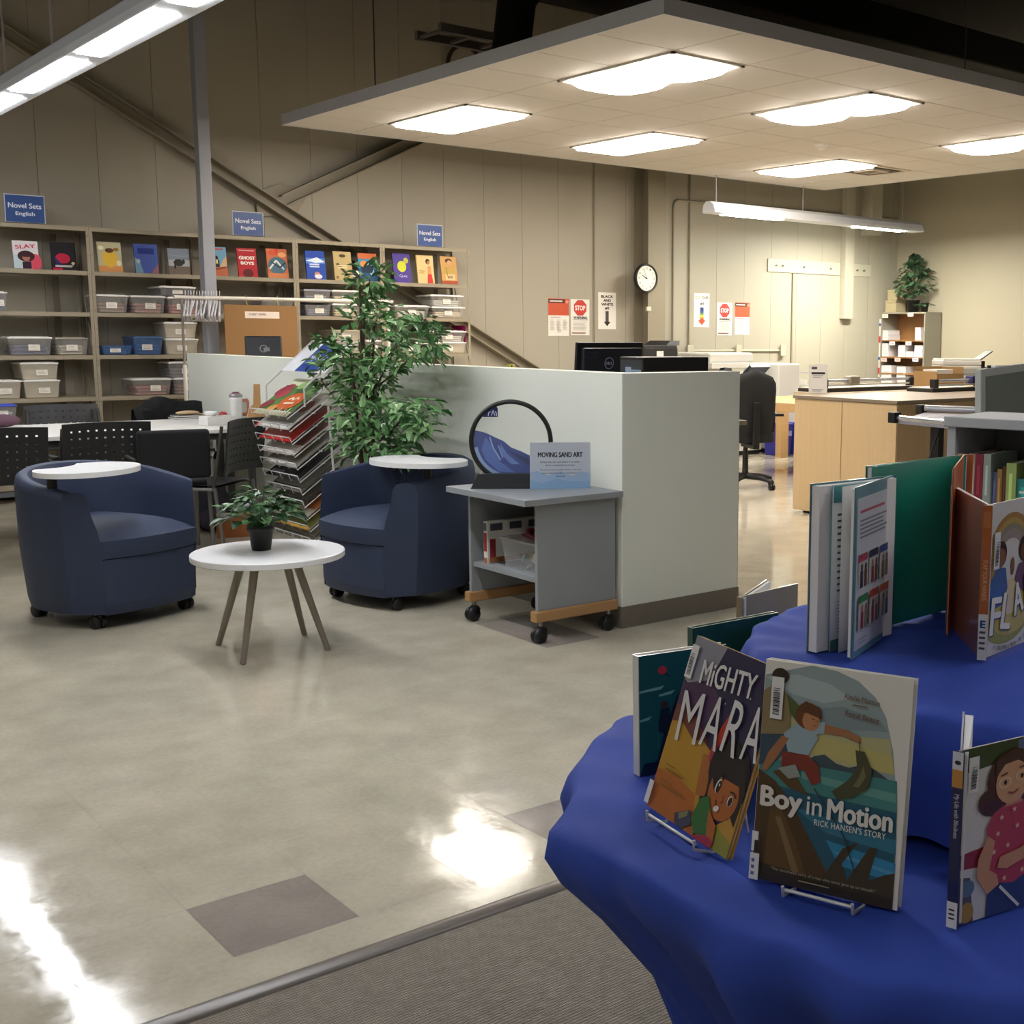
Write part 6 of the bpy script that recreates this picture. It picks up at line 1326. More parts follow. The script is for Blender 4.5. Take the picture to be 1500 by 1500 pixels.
CW_ = M('e4e1da', .6); STK = M('dcdad6', .5); BAR = M('1e1e20', .6)
def barcode(A, u, v, w, h, horizontal=False):
    A.rect(u, v, u+w, v+h, STK); r_ = random.Random(7); y = v+h*.1
    while y < v+h*.62:
        d = h*r_.choice((.012, .02, .03)); A.rect(u+w*.2, y, u+w*.75, y+d, BAR); y += d+h*.016
    A.lines(u+w*.2, v+h*.72, u+w*.8, 2, h*.05, h*.02, M('77757a', .6))
def leaning_book(name, label, o, u, H, W, th, lean, cover, art, pagecol=WPAPER):
    """closed book leaning back: u = direction along its bottom edge as seen from the front"""
    u = Vector((u[0], u[1], 0)).normalized(); n0 = u.cross(Vector((0, 0, 1))); v = (Vector((0, 0, 1))*math.cos(lean) - n0*math.sin(lean)).normalized()
    t = thing(name, label, 'book', (0, 0, 0), 0, 'picture books on the display table'); t.matrix_world = frame(o, u, v)
    q = MB(); q.box(0, 0, -.0022, W, H, 0, cover); q.box(0, 0, -th, W, H, -th+.0022, cover); q.box(-.0012, 0, -th, .0, H, 0, cover); q.build('cover', t)
    MB().box(.001, .003, -th+.0024, W-.004, H-.003, -.0024, pagecol).build('pages', t)
    A_ = Art(Matrix.Translation((0, 0, .0002)), .0001); art(A_, W, H); A_.build('cover_art', t); return t
def C(h): return M(h, .28, coat=.35)
def art_boy(A, W, H):
    R_ = lambda pts, c_: A.poly([(u*W, v*H) for u, v in pts], C(c_))
    A.rect(0, 0, W, H, C('dad6cc'))
    right = [(.97, 0), (.965, .3), (.94, .5), (.90, .68), (.84, .82), (.76, .9), (.64, .96), (.5, .99), (.32, 1.0)]
    def below(vmax): return [(0, 0)] + [p for p in right if p[1] <= vmax]
    R_([(0, 0)] + right + [(.0, .93)], '8d9d9b')
    R_([(.0, .92), (.22, .95), (.45, .93), (.6, .88), (.42, .84), (.2, .86)], 'a5b3b2'); R_([(.3, .80), (.55, .84), (.8, .80), (.86, .76), (.6, .74), (.35, .76)], '7b8c8e')
    R_([(0, .62), (0, .78), (.4, .74), (.7, .72), (.875, .73), (.92, .58), (.5, .58)], 'b0a97c'); R_([(.3, .62), (.3, .70), (.6, .68), (.89, .66), (.92, .58)], 'b9ae6c')
    R_([(.3, .555), (.38, .60), (.45, .615), (.53, .585), (.62, .575), (.72, .605), (.80, .585), (.925, .54), (.93, .5), (.3, .5)], '3a4a52')
    R_([(0, .42), (0, .555), (.94, .555), (.955, .42)], '3f7c7a'); R_([(.3, .52), (.94, .5), (.945, .46), (.3, .49)], '5d9488'); R_([(0, 0), (0, .44), (.955, .42), (.97, 0)], '1f5468'); R_([(.25, .36), (.96, .30), (.965, .24), (.5, .27)], '2b6f86'); R_([(.5, .24), (.97, .2), (.97, .12), (.6, .14)], '2a7fa6'); R_([(.55, .20), (.97, .16), (.97, .145), (.6, .18)], '4b93b4')
    R_([(0, 0), (0, .5), (.12, .46), (.24, .38), (.36, .26), (.5, .12), (.62, 0)], '4a3620'); R_([(.08, 0), (.1, .34), (.16, .36), (.3, .2), (.42, 0)], '5e4526'); R_([(.14, .3), (.18, .3), (.34, .06), (.3, .04)], '7c6240')
    R_([(.38, 0), (.52, .10), (.62, .22), (.72, .26), (.62, .15), (.66, .08), (.74, .18), (.80, .25), (.85, .25), (.83, .2), (.80, .1), (.9, .14), (.97, .16), (.97, 0)], '3c3324'); R_([(.0, 0), (.0, .08), (.5, .06), (.97, .05), (.97, 0)], '30281c'); R_([(.1, .5), (.3, .55), (.26, .5), (.36, .42), (.22, .44)], '54401f')
    # man behind
    R_([(0, .86), (.08, .9), (.16, .86), (.2, .76), (.2, .68), (0, .66)], '857550'); R_([(.16, .86), (.24, .82), (.34, .72), (.3, .70), (.2, .77)], '4d5c2c'); R_([(0, .66), (.2, .68), (.22, .62), (.1, .54), (0, .52)], '33495a'); A.ell(.11*W, .935*H, .06*W, .035*H, C('2e251d'))
    # boy
    R_([(.16, .68), (.24, .73), (.36, .74), (.40, .68), (.34, .60), (.2, .6)], '93a7ae'); R_([(.15, .67), (.2, .66), (.12, .56), (.06, .5), (.02, .5), (.06, .58)], '9c6a45'); R_([(.36, .735), (.44, .75), (.60, .74), (.68, .72), (.69, .69), (.58, .71), (.42, .71)], '9c6a45'); R_([(.36, .745), (.44, .76), (.44, .71), (.36, .69)], '93a7ae')
    R_([(.16, .6), (.34, .6), (.42, .56), (.44, .49), (.38, .47), (.32, .53), (.16, .53)], '7a2f26'); A.ell(.32*W, .775*H, .085*W, .06*H, C('6a3d22')); A.ell(.345*W, .755*H, .06*W, .045*H, C('b47c55')); A.line([(.35*W, .765*H), (.37*W, .762*H)], .006*W, C('3a2418')); A.line([(.385*W, .76*H), (.395*W, .757*H)], .006*W, C('3a2418')); A.line([(.36*W, .735*H), (.385*W, .738*H)], .006*W, C('8a4a3a')); R_([(.24, .79), (.3, .84), (.4, .82), (.42, .77), (.3, .79)], '5c341c'); R_([(.14, .52), (.26, .55), (.3, .5), (.22, .48)], '8d948c')
    A.line([(.68*W, .70*H), (.70*W, .62*H)], .006*W, C('4a4632')); R_([(.66, .66), (.72, .66), (.78, .58), (.76, .5), (.66, .45), (.56, .43), (.52, .46), (.62, .52), (.68, .58)], '45452e'); R_([(.72, .6), (.74, .55), (.7, .5), (.66, .5), (.7, .55)], '6b6a45'); A.line([(.4*W, .46*H), (.62*W, .28*H), (.72*W, .12*H)], .008*W, C('2a2a24'))
    wt_ = M('d8d3c8', .4)
    for s, u0, u1, v_, hh in (('Boy', .03, .33, .385, .085), ('in', .36, .465, .38, .068), ('Motion', .50, .94, .38, .082)): A.text(s, (u0+u1)/2*W, v_*H - (.014*H if s == 'Boy' else 0), (u1-u0)*W, hh*H*(1.45 if s == 'Boy' else 1.18), wt_, .042 if s != 'in' else .012)
    A.text("RICK HANSEN'S STORY", .66*W, .312*H, .48*W, .028*H, wt_, .012, 0, 1.1)
    b2 = M('6e4a35', .5); A.text('Ainslie Manson', .68*W, .885*H, .24*W, .024*H, b2, .01, R(-4)); A.lines(.62*W, .853*H, .75*W, 1, .01, .005*H, b2, 2); A.text('Renné Benoit', .69*W, .81*H, .23*W, .026*H, b2, .015, R(-5))
    A.text('“The remarkable story of a man who never gave up on himself.”', .5*W, .065*H, .72*W, .017*H, M('a89f8c', .5), .008); A.lines(.34*W, .034*H, .62*W, 1, .01, .006*H, M('8f8672', .5), 2)
    barcode(A, .06*W, .74*H, .085*W, .19*H); A.rect(-.001, .0, .06*W, .12*H, STK); A.rect(0, .13*H, .045*W, .22*H, STK); A.rect(.02*W, .13*H, .05*W, .18*H, BAR)
    for k in range(3): A.rect(.008*W, (.02+.03*k)*H, .03*W, (.035+.03*k)*H, M('5a5e8c', .6))
def art_mara(A, W, H):
    R_ = lambda pts, c_: A.poly([(u*W, v*H) for u, v in pts], C(c_))
    A.rect(0, 0, W, H, C('2c2645')); R_([(0, 1), (.38, 1), (.3, .82), (.12, .7), (0, .75)], '8a8890'); R_([(0, .72), (.3, .8), (.5, .7), (.3, .5), (0, .52)], '4a3050'); R_([(0, .6), (.2, .6), (.45, .5), (.5, .4), (0, .42)], '6e3a34')
    R_([(0, 0), (0, .50), (.12, .52), (.3, .46), (.42, .48), (.56, .44), (.52, .38), (.6, .33), (.54, .25), (.6, 0)], 'b5882a'); R_([(0, 0), (0, .22), (.25, .24), (.5, .2), (.6, 0)], 'b0642c'); R_([(.6, 0), (.9, .18), (1, .3), (1, 0)], 'b58a38'); R_([(.7, 0), (.8, .12), (1, .08), (1, 0)], '8c8a3c')
    R_([(.46, .42), (.58, .44), (.62, .30), (.6, .22), (.5, .2)], 'a5622f'); R_([(.52, .44), (.66, .45), (.66, .60), (.62, .68), (.57, .6)], 'b0382a'); A.ell(.62*W, .44*H, .09*W, .07*H, C('a83048'))
    A.ell(.78*W, .40*H, .22*W, .17*H, C('1d1a20')); R_([(.57, .42), (.62, .2), (.7, .22), (.66, .42)], '1d1a20'); R_([(.92, .4), (1.0, .35), (.98, .16), (.92, .2)], '1d1a20'); A.ell(.79*W, .28*H, .165*W, .135*H, C('a8602f')); R_([(.6, .36), (.98, .36), (.96, .48), (.8, .56), (.64, .5)], '1d1a20'); R_([(.62, .36), (.68, .28), (.72, .36)], '1d1a20')
    A.ell(.72*W, .31*H, .026*W, .04*H, C('d8d2c8'), -.25); A.ell(.727*W, .308*H, .020*W, .036*H, C('241a14'), -.25); A.ell(.73*W, .318*H, .006*W, .008*H, C('d8d2c8')); A.ell(.88*W, .27*H, .026*W, .03*H, C('d8d2c8'), -.3); A.ell(.882*W, .268*H, .019*W, .027*H, C('241a14'), -.3); A.line([(.68*W, .365*H), (.73*W, .372*H), (.76*W, .35*H)], .012*W, C('1d1a20')); A.line([(.86*W, .315*H), (.9*W, .318*H), (.93*W, .3*H)], .012*W, C('1d1a20')); A.line([(.8*W, .28*H), (.815*W, .245*H), (.79*W, .24*H)], .008*W, C('7c4222')); A.line([(.74*W, .24*H), (.76*W, .2*H), (.8*W, .19*H)], .01*W, C('6a2a18')); A.ell(.77*W, .2*H, .03*W, .015*H, C('ddd6cc'), .4)
    R_([(.58, .20), (.66, .24), (.74, .16), (.78, .06), (.62, .02), (.54, .08)], '2f6a35'); R_([(.7, .18), (.82, .12), (.84, .02), (.76, .02)], 'a8602f'); R_([(.58, .0), (.76, .05), (.84, .04), (.82, -.0)], 'a02a48'); R_([(.36, .06), (.52, .12), (.56, .05), (.46, .0), (.38, .01)], '3d3f55'); R_([(.4, .07), (.5, .11), (.5, .08), (.42, .04)], '7a7f52')
    wt_ = M('d2cfca', .4); A.text('MiGHTY', .50*W, .845*H, .62*W, .135*H, wt_, .015, R(4)); A.text('dounia', .06*W, .80*H, .09*W, .03*H, wt_, .0) if False else None
    for s, u0, u1, v_, r_ in (('M', .08, .35, .565, 8), ('A', .38, .60, .60, 2), ('R', .63, .82, .62, -2), ('A', .83, 1.02, .64, 6)): A.text(s, (u0+u1)/2*W, v_*H, (u1-u0)*W*.92, .28*H, wt_, -.004, R(r_))
    t_ = M('7c5a1c', .6); A.lines(.11*W, .268*H, .22*W, 1, .01, .006*H, t_, 1); A.lines(.11*W, .24*H, .42*W, 1, .01, .009*H, t_, 2); A.lines(.1*W, .178*H, .24*W, 1, .01, .006*H, t_, 3); A.lines(.1*W, .15*H, .42*W, 1, .01, .009*H, t_, 4)
    for (u, v) in ((.62, .9), (.8, .8), (.9, .92), (.56, .72)): A.ell(u*W, v*H, .006*W, .005*H, M('b9b6c4', .4))
    barcode(A, .015*W, .76*H, .085*W, .19*H); A.rect(-.001, .02*H, .05*W, .15*H, STK)
def art_teal(A, W, H):
    R_ = lambda pts, c_: A.poly([(u*W, v*H) for u, v in pts], C(c_))
    A.rect(0, 0, W, H, C('174f55')); R_([(.05, 0), (.2, .12), (.3, .4), (.42, .62), (.6, .8), (.75, .95), (1, 1), (1, 0)], '0e1f36'); R_([(0, .0), (.05, .1), (.3, .1), (.2, 0)], '0c1a30')
    A.ell(.26*W, .86*H, .05*W, .035*H, C('a8303c')); A.line([(.29*W, .83*H), (.34*W, .80*H)], .012*W, C('101820'))
    for (u0, u1, v_) in ((.0, .28, .71), (.22, .40, .66), (.0, .14, .47)): R_([(u0, v_), (u1, v_+.02), (u1-.04, v_-.01), (u0, v_-.018)], '6f9ca0')
    A.ell(.28*W, .57*H, .045*W, .03*H, C('3a2a24')); R_([(.24, .54), (.34, .54), (.32, .3), (.2, .36)], '15222f'); A.text('d', .62*W, .7*H, .05*W, .05*H, M('7a9aa0', .4), .0); A.line([(.2*W, .4*H), (.2*W, .2*H)], .008*W, C('2f6a70'))
P0, P1 = Zp(1101, 1284, LZ+.006), Zp(1314, 1334, LZ+.006)
boy = leaning_book('picture_book', 'large upright picture book of a boy fishing on a rocky shore, front of lower tier', P0, P1-P0, .275, (P1-P0).length, .017, R(7.5), C('cfccc4'), art_boy)
P0, P1 = Zp(948, 1179, LZ+.006), Zp(1073, 1265, LZ+.006)
mara = leaning_book('picture_book', 'purple and yellow picture book of a girl with black fringe, partly behind the fishing book', P0, P1-P0, .255, .215, .009, R(19), C('b5882a'), art_mara)
P0 = Zp(926, 1139, LZ+.001); P1 = P0+Vector((.152, -.03, 0))
leaning_book('picture_book', 'dark teal picture book with a red dot at the left back of the lower tier', P0+Vector((.012, -.004, 0)), P1-P0, .19, .158, .018, R(1.5), C('d4d2cc'), art_teal)

def vbook(label, hinge, a, b_, H, th, front, back, spine, art_a=None, art_b=None, art_s=None, endp=None, pages=0.5, sp_w=.012, name='picture_book', fan=None, pagecol=None):
    """open book standing on its edge: hinge point, plan ends of the two covers"""
    hinge = Vector(hinge); a = Vector((a[0], a[1], hinge.z)); b_ = Vector((b_[0], b_[1], hinge.z)); z = Vector((0, 0, 1))
    t = thing(name, label, 'book', tuple(hinge), 0, 'picture books on the display table')
    da = (a-hinge); db = (b_-hinge); La, Lb = da.length, db.length; da.normalize(); db.normalize(); mid = (da+db).normalized()
    sa, sb = Vector((0, 0, 0)), mid*0+db*0
    def slab(d, L, th_, m, nm, out):
        n = Vector((-d.y, d.x, 0)); n = n if n.dot(mid) > 0 else -n       # towards the inside of the V
        q = MB(); p = [Vector((0, 0, 0)), d*L, d*L+n*th_, n*th_]; q.prism([(v.x, v.y) for v in p], 0, H, m); return q.build(nm, t), n
    _, na = slab(da, La, .0022, front, 'front_cover', 1); _, nb = slab(db, Lb, .0022, back, 'back_cover', 1)
    pm = pagecol or WPAPER
    for d, n, L, f_ in ((da, na, La, pages), (db, nb, Lb, 1-pages)):
        if f_ > 0:
            q = MB(); o_ = n*.0024+mid*.002; p = [o_+d*.002, o_+d*(L-.004), o_+d*(L-.006)+n*th*f_, o_+d*.002+n*th*f_*.6]; q.prism([(v.x, v.y) for v in p], .003, H-.003, pm); q.build('pages', t)
    if endp:
        n = nb; o_ = n*(.0030+th*(1-pages)); q = MB(); p = [o_+db*.012, o_+db*(Lb-.004), o_+db*(Lb-.004)+n*.0012, o_+db*.012+n*.0012]; q.prism([(v.x, v.y) for v in p], .0005, H-.0005, endp); q.build('endpaper', t)
    if fan:
        for k_, (f_, L, m) in enumerate(fan):
            d = (da*(1-f_)+db*f_).normalized(); n = Vector((-d.y, d.x, 0)); q = MB(); pts = [mid*.004, mid*.004+d*L*.5+n*.006, mid*.004+d*L]
            q.grid([[(v.x, v.y, .003), (v.x, v.y, H-.003)] for v in pts], m); o = q.build('loose_page', t, smooth=True)
            if k_ == 1:                                    # the list printed on the page facing out
                p1, p2 = pts[1], pts[2]; u = (p1-p2).normalized(); nn = u.cross(z)
                if nn.dot(na) > 0: u = -u; p2 = p1
                A_ = Art(frame(p2-nn*-.0012+Vector((0, 0, .003)), u, z), .0002); wl = L*.5; hl = H-.006
                A_.rect(0, hl*.9, wl, hl, C('4f8f94')); A_.rect(0, 0, wl, hl*.07, C('3f6a66')); A_.lines(wl*.12, hl*.82, wl*.6, 13, hl*.038, hl*.013, M('4a4a4e', .6), 4); A_.lines(wl*.1, hl*.3, wl*.7, 10, hl*.02, hl*.004, M('8a8c8c', .6), 6); A_.build('page_print', t)
            so = o.modifiers.new('thick', 'SOLIDIFY'); so.thickness = .0006
    if art_a:
        u = da if da.cross(z).dot(-na) > 0 else -da; o_ = (Vector((0, 0, 0)) if u == da else da*La)
        A_ = Art(frame(o_-na*.0003, u, z), .00012); art_a(A_, La, H); A_.build('cover_art', t)
    if art_b:
        u = db if db.cross(z).dot(-nb) > 0 else -db; o_ = (Vector((0, 0, 0)) if u == db else db*Lb)
        A_ = Art(frame(o_-nb*.0003, u, z), .00012); art_b(A_, Lb, H); A_.build('back_art', t)
    if spine is not None:
        # rounded spine strip standing at the hinge, across the two covers
        s = (da-db).normalized(); q = MB(); p = [s*sp_w*.5-mid*.0015, s*sp_w*.5-mid*.0042, -s*sp_w*.5-mid*.0042, -s*sp_w*.5-mid*.0015]; q.prism([(v.x, v.y) for v in p], 0, H, spine); o = q.build('spine', t)
        if art_s:
            u = s if s.cross(z).dot(-mid) > 0 else -s; A_ = Art(frame(-u*sp_w*.5-mid*.0045, u, z), .00012); art_s(A_, sp_w, H); A_.build('spine_label', t)
    return t
def art_girl(A, W, H):
    R_ = lambda pts, c_: A.poly([(u*W, v*H) for u, v in pts], C(c_))
    A.rect(0, 0, W, H, C('cfcbc8')); R_([(0, .86), (0, 1), (.55, 1), (.5, .9), (.3, .88)], '3b4a22'); R_([(.5, .9), (.6, 1), (1, 1), (1, .88)], 'b5763a')
    for k in range(6): A.rect((.5+k*.07)*W, .93*H, (.555+k*.07)*W, .99*H, C('5d6c8a'))
    R_([(0, .30), (0, .40), (.25, .42), (1, .40), (1, .28)], '8d2f3a'); R_([(0, 0), (0, .32), (.3, .3), (1, .34), (1, 0)], 'c9c6c4'); R_([(0, .0), (0, .28), (.12, .26), (.16, 0)], '57525a'); A.ell(.1*W, .2*H, .06*W, .05*H, C('5c748c')); A.ell(.1*W, .06*H, .06*W, .06*H, C('a8843c')); R_([(.82, .06), (.86, .28), (1, .26), (1, .04)], 'b0883c'); A.ell(.86*W, .3*H, .05*W, .035*H, C('2a211c'))
    A.ell(.45*W, .78*H, .22*W, .17*H, C('4a2c1c')); A.ell(.28*W, .67*H, .12*W, .08*H, C('4a2c1c')); A.ell(.66*W, .72*H, .13*W, .11*H, C('4a2c1c'))
    R_([(.28, .16), (.26, .42), (.24, .52), (.30, .60), (.42, .645), (.56, .64), (.68, .58), (.74, .50), (.70, .40), (.68, .22), (.5, .14)], 'b34450'); R_([(.26, .0), (.27, .2), (.5, .16), (.68, .22), (.7, 0)], '35436f')
    R_([(.40, .62), (.42, .68), (.52, .68), (.55, .63)], 'c08a62'); A.ell(.45*W, .76*H, .145*W, .125*H, C('cf9f76')); R_([(.3, .80), (.38, .87), (.5, .88), (.62, .82), (.6, .9), (.44, .95), (.3, .9)], '4a2c1c')
    for (u, v) in ((.385, .765), (.53, .785)): A.ell(u*W, v*H, .055*W, .032*H, C('e0c7a8')); A.ell(u*W, v*H, .045*W, .026*H, C('cf9f76')); A.ell(u*W, v*H, .014*W, .014*H, C('2a1c16'))
    A.line([(.41*W, .705*H), (.455*W, .695*H), (.5*W, .71*H)], .012*W, C('9c4a44')); A.line([(.34*W, .81*H), (.40*W, .82*H)], .01*W, C('4a2c1c')); A.line([(.5*W, .835*H), (.56*W, .84*H)], .01*W, C('4a2c1c'))
    R_([(.25, .48), (.17, .36), (.16, .26), (.26, .14), (.36, .18), (.34, .24), (.27, .28), (.31, .44)], 'c49068'); R_([(.66, .46), (.74, .48), (.76, .38), (.62, .30), (.42, .26), (.34, .28), (.36, .34), (.54, .36), (.64, .4)], 'c49068')
    for k, (u, v) in enumerate(((.36, .57), (.47, .60), (.60, .58), (.33, .48), (.50, .50), (.64, .50), (.42, .40), (.3, .38), (.56, .23), (.4, .21))):
        pts = [(u*W+.022*W*(1 if j % 2 == 0 else .42)*math.sin(PI*j/5), v*H+.022*W*(1 if j % 2 == 0 else .42)*math.cos(PI*j/5)) for j in range(10)]; A.poly(pts, C('d9bf9a'))
    A.line([(.36*W, .17*H), (.54*W, .02*H)], .02*W, C('dcdad8')); barcode(A, .05*W, .76*H, .085*W, .20*H)
def art_girl_spine(A, W, H):
    A.rect(0, 0, W, H, C('23264a')); A.rect(0, .80*H, W, .90*H, C('b5803a')); A.rect(0, .9*H, W, H, C('c9c9cf')); A.ell(W*.5, .94*H, W*.3, .012*H, BAR); A.rect(0, 0, W, .15*H, STK); [A.rect(W*.2, (.05+.025*k)*H, W*.75, (.06+.025*k)*H, BAR) for k in range(3)]; A.text('My Life with Blindness', W/2, .64*H, .25*H, W*.55, M('b9b9c9', .4), .02, R(-90))
def art_girl_back(A, W, H):
    A.rect(0, 0, W, H, C('c9c6c8')); A.rect(0, .8*H, W*.6, H, C('5f6a8c')); [A.rect((.05+.1*k)*W, .8*H, (.11+.1*k)*W, H, C('8c5a50')) for k in range(6)]; A.lines(.1*W, .7*H, .9*W, 8, .05*H, .014*H, M('77747c', .6))
hg = Zp(1396, 1357, LZ+.001); fe = hg+Vector((.985, -.17, 0))*.185; be = hg+Vector((.199, .057, 0)).normalized()*.185
vbook('open picture book with a smiling girl in a starry red top on the lower tier', hg, (fe.x, fe.y), (hg.x+.125, hg.y+.088), .212, .012, C('cfcbc8'), C('c9c6c8'), C('23264a'), art_girl, None, art_girl_spine, pages=.15, sp_w=.013)

def art_flap(A, W, H):
    R_ = lambda pts, c_: A.poly([(u*W, v*H) for u, v in pts], C(c_))
    A.rect(0, 0, W, H, C('d6d2ca'))
    for k, cc in enumerate(('a87c4c', 'b99a52', '8f8a74', '9c8f86')): A.ell(.38*W, .62*H, (.36-.045*k)*W, (.30-.036*k)*H, C(cc), n=28)
    A.ell(.38*W, .58*H, .20*W, .17*H, C('d6d2ca')); A.ell(.36*W, .22*H, .36*W, .17*H, C('9a9a3c')); A.ell(.42*W, .27*H, .33*W, .17*H, C('c2b04a')); A.ell(.40*W, .36*H, .16*W, .12*H, C('d9c89a'))
    R_([(.02, .34), (.08, .50), (.18, .58), (.30, .56), (.34, .42), (.26, .32), (.1, .30)], '3f639a'); A.ell(.22*W, .66*H, .085*W, .085*H, C('3a2420')); A.ell(.22*W, .64*H, .065*W, .06*H, C('8a5a44'))
    R_([(.44, .46), (.5, .56), (.62, .58), (.74, .5), (.78, .38), (.6, .36)], '6a4a66'); A.ell(.58*W, .66*H, .085*W, .085*H, C('2a1a1a')); A.ell(.58*W, .64*H, .06*W, .058*H, C('6f4636')); A.ell(.40*W, .56*H, .03*W, .06*H, C('8a5a44')); R_([(.84, .2), (.8, .5), (.9, .8), (1, .84), (1, .1)], 'a8926a'); A.ell(.95*W, .66*H, .12*W, .1*H, C('7c5036')); A.ell(.9*W, .4*H, .12*W, .08*H, C('6c7a3a')); A.ell(.97*W, .52*H, .1*W, .05*H, C('dad6ce'))
    for s, u, v, r_, hh in (('F', .16, .26, -4, .25), ('L', .33, .27, -10, .24), ('A', .50, .335, 12, .22), ('P', .68, .39, 10, .22)):
        for off, m in ((.012, C('3a3226')), (0, M('e6e2d8', .35))): A.text(s, (u+off)*W, (v-off*.8)*H, .16*W, hh*H, m, .05, R(r_))
    txt = 'A CELEBRATION OF STIMMING'
    for k, ch in enumerate(txt):
        a = R(-118+3.4*k); A.text(ch, .36*W+.47*W*math.cos(a)*1.0, .27*H+.24*H*math.sin(a), .016*W if ch == 'I' else .028*W, .026*H, M('4a4640', .5), .02, a+R(90)) if ch != ' ' else None
    barcode(A, .05*W, .58*H, .085*W, .24*H)
def art_flap_spine(A, W, H):
    A.rect(0, 0, W, H, C('d2cec6')); A.rect(0, .30*H, W, H, C('a85a24')); A.text('FLAP YOUR HANDS', W/2, .52*H, .26*H, W*.5, M('d09a6a', .5), .02, R(-90)); A.rect(W*.1, .86*H, W*.9, .96*H, C('b86c3a')); A.text('E', W*.5, .235*H, W*.6, .05*H, M('22427c', .5), .08); [A.rect(W*.15, (.07+.035*k)*H, W*.8, (.085+.035*k)*H, M('4a4a4e', .6)) for k in range(4)]
hg = Zp(1438, 966, UZ+.001); fd = Zp(1500, 940, UZ+.001)-hg; fd = Vector((fd.x, fd.y, 0)).normalized(); bd_ = Zp(1402, 912, UZ+.001)
vbook('white open picture book with rainbow arch and big hand lettering on the upper tier', hg, (hg.x+fd.x*.225, hg.y+fd.y*.225), (hg.x+.16, hg.y+.19), .243, .012, C('d6d2ca'), C('8a5a4c'), C('a85a24'), art_flap, None, art_flap_spine, pages=0.1, sp_w=.014)

def art_fold(A, W, H):
    A.rect(0, 0, W, H, C('5f8a94')); A.rect(.05*W, .04*H, .93*W, .93*H, C('c9cdd2')); A.lines(.12*W, .84*H, .8*W, 1, .02*H, .016*H, M('b0525c', .6)); A.lines(.12*W, .79*H, .9*W, 5, .024*H, .01*H, M('7d7c84', .6))
    cols = ('b0405a', '34304a', '2f3f7a', '2f7a4a', 'b0402c', 'b8482c')
    for k in range(6):
        u0 = (.09+.28*(k % 3))*W; v0 = (.40 if k < 3 else .16)*H; A.rect(u0, v0, u0+.24*W, v0+.20*H, C('bdb8b4')); A.rect(u0, v0+.155*H, u0+.24*W, v0+.20*H, C(cols[k]))
        rr = random.Random(k)
        for j in range(2):
            x_ = u0+(.06+.1*j)*W; A.rect(x_, v0, x_+.07*W, v0+.1*H, C(rr.choice(('6a4a3a', '8a2f3c', '3c5a8c', '2a2a2e', '8c7a5a')))); A.ell(x_+.035*W, v0+.12*H, .026*W, .022*H, C(rr.choice(('7a5540', '4a3226', 'a87a5c'))))
    A.lines(.08*W, .1*H, .3*W, 2, .02*H, .012*H, M('99a0a6', .6))
wh = Zp(1300, 929, UZ+.001); na_, fa_ = Zp(1247, 967, UZ+.001), Zp(1181, 956, UZ+.001); wz = Hz(1303, 697, wh)-UZ
vbook('open teal-edged book with a photo grid on its back, left on the upper tier', wh, (na_.x, na_.y), (fa_.x, fa_.y), wz, .02, C('5f8a94'), C('4f7a86'), M('3f6a74', .6), art_fold, None, None, pages=.25, sp_w=.014,
      fan=[(.42, .165, M('d4d3cf', .6)), (.62, .17, M('cfd2d0', .6)), (.7, .165, M('5f9a9c', .5)), (.86, .172, M('d0c8c8', .6)), (.93, .17, M('8c3030', .6))])
oh = Zp(1388, 931, UZ+.001); gz = Hz(1385, 686.5, oh)-UZ; g1 = Zp(1302, 920, UZ+.001); hh_ = None
gb_ = vbook('big green-covered book standing open with an orange front cover behind the reference book', (oh.x+.215, oh.y+.135, UZ+.001), (oh.x+.0, oh.y-.0), (oh.x+.215-.305, oh.y+.135-.022), gz, .007, C('cc6a3e'), C('13705c'), C('cc6a3e'), lambda A, W, H: A.rect(0, 0, W, H, C('cc6a3e')), None, None, pages=0.06, sp_w=.03, endp=C('13806a'))
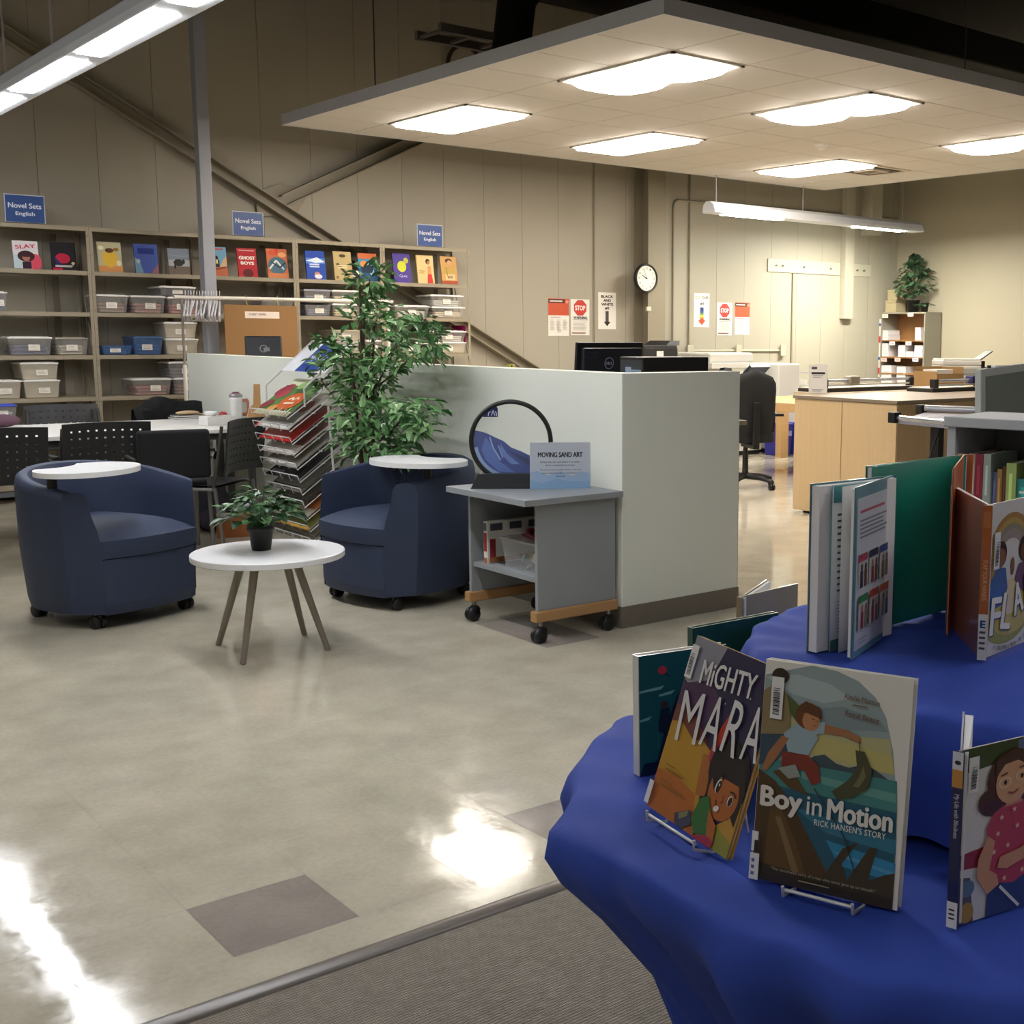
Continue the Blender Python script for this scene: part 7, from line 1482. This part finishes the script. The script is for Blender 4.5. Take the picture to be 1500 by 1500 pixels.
# two low books behind, only their tops show
p0, p1 = Zp(1017, 934, .885), Zp(1085, 921, .885)
leaning_book('picture_book', 'dark green picture book whose top edge shows behind the teal book', Vector((p0.x, p0.y, LZ+.001)), p1-p0, .18, .2, .014, R(1), C('1f4a3a'), lambda A, W, H: A.rect(0, 0, W, H, C('1f4a3a')))
p0, p1 = Zp(1128, 906, .885), Zp(1185, 896, .885)
vbook('beige book standing open behind the upper tier, only its top edge visible', Vector((p0.x+.02, p0.y+.10, LZ+.001)), (p0.x+.2, p0.y+.12), (p0.x+.18, p0.y+.19), .185, .014, C('b3a284'), C('8c7c60'), C('9c8a6a'), None, None, None, pages=.5)

# wire easels under the two front books
WIRE = M('d9d8d4', .3, metal=.2)
def easel(label, o, u, lean, W, H):
    u = Vector((u[0], u[1], 0)).normalized(); n0 = u.cross(Vector((0, 0, 1))); v = (Vector((0, 0, 1))*math.cos(lean)-n0*math.sin(lean)).normalized()
    t = thing('book_easel', label, 'easel', (0, 0, 0), 0, 'white wire easels holding the front books'); t.matrix_world = frame(o, u, v)
    q = MB(); z0 = .018; hW = W/2
    q.tube([(-hW, .010, -.022), (-hW, -.0045, -.015), (-hW, -.0045, z0), (-hW, .008, z0+.004)], .0023, WIRE, 6); q.tube([(hW, .010, -.022), (hW, -.0045, -.015), (hW, -.0045, z0), (hW, .008, z0+.004)], .0023, WIRE, 6); q.tube([(-hW, .003, z0), (hW, .003, z0)], .0023, WIRE, 6); q.build('front_hook', t)
    q = MB(); q.tube([(-hW, .010, -.022), (-hW*.6, H, -.022), (hW*.6, H, -.022), (hW, .010, -.022)], .0023, WIRE, 6); s, c_ = math.sin(lean), math.cos(lean)
    q.tube([(-hW*.5, H*.9, -.025), (-hW*.5, .0, -.10)], .0023, WIRE, 6); q.tube([(hW*.5, H*.9, -.025), (hW*.5, .0, -.10)], .0023, WIRE, 6); q.build('back_frame', t)
a, b_ = Zp(1157, 1301, LZ+.006), Zp(1258, 1327, LZ+.006); easel('white wire easel under the fishing picture book', (a+b_)/2, b_-a, R(7.5), (b_-a).length, .16)
a, b_ = Zp(967, 1200, LZ+.006), Zp(1030, 1240, LZ+.006); easel('white wire easel under the purple and yellow picture book', (a+b_)/2, b_-a, R(19), (b_-a).length*1.1, .15)
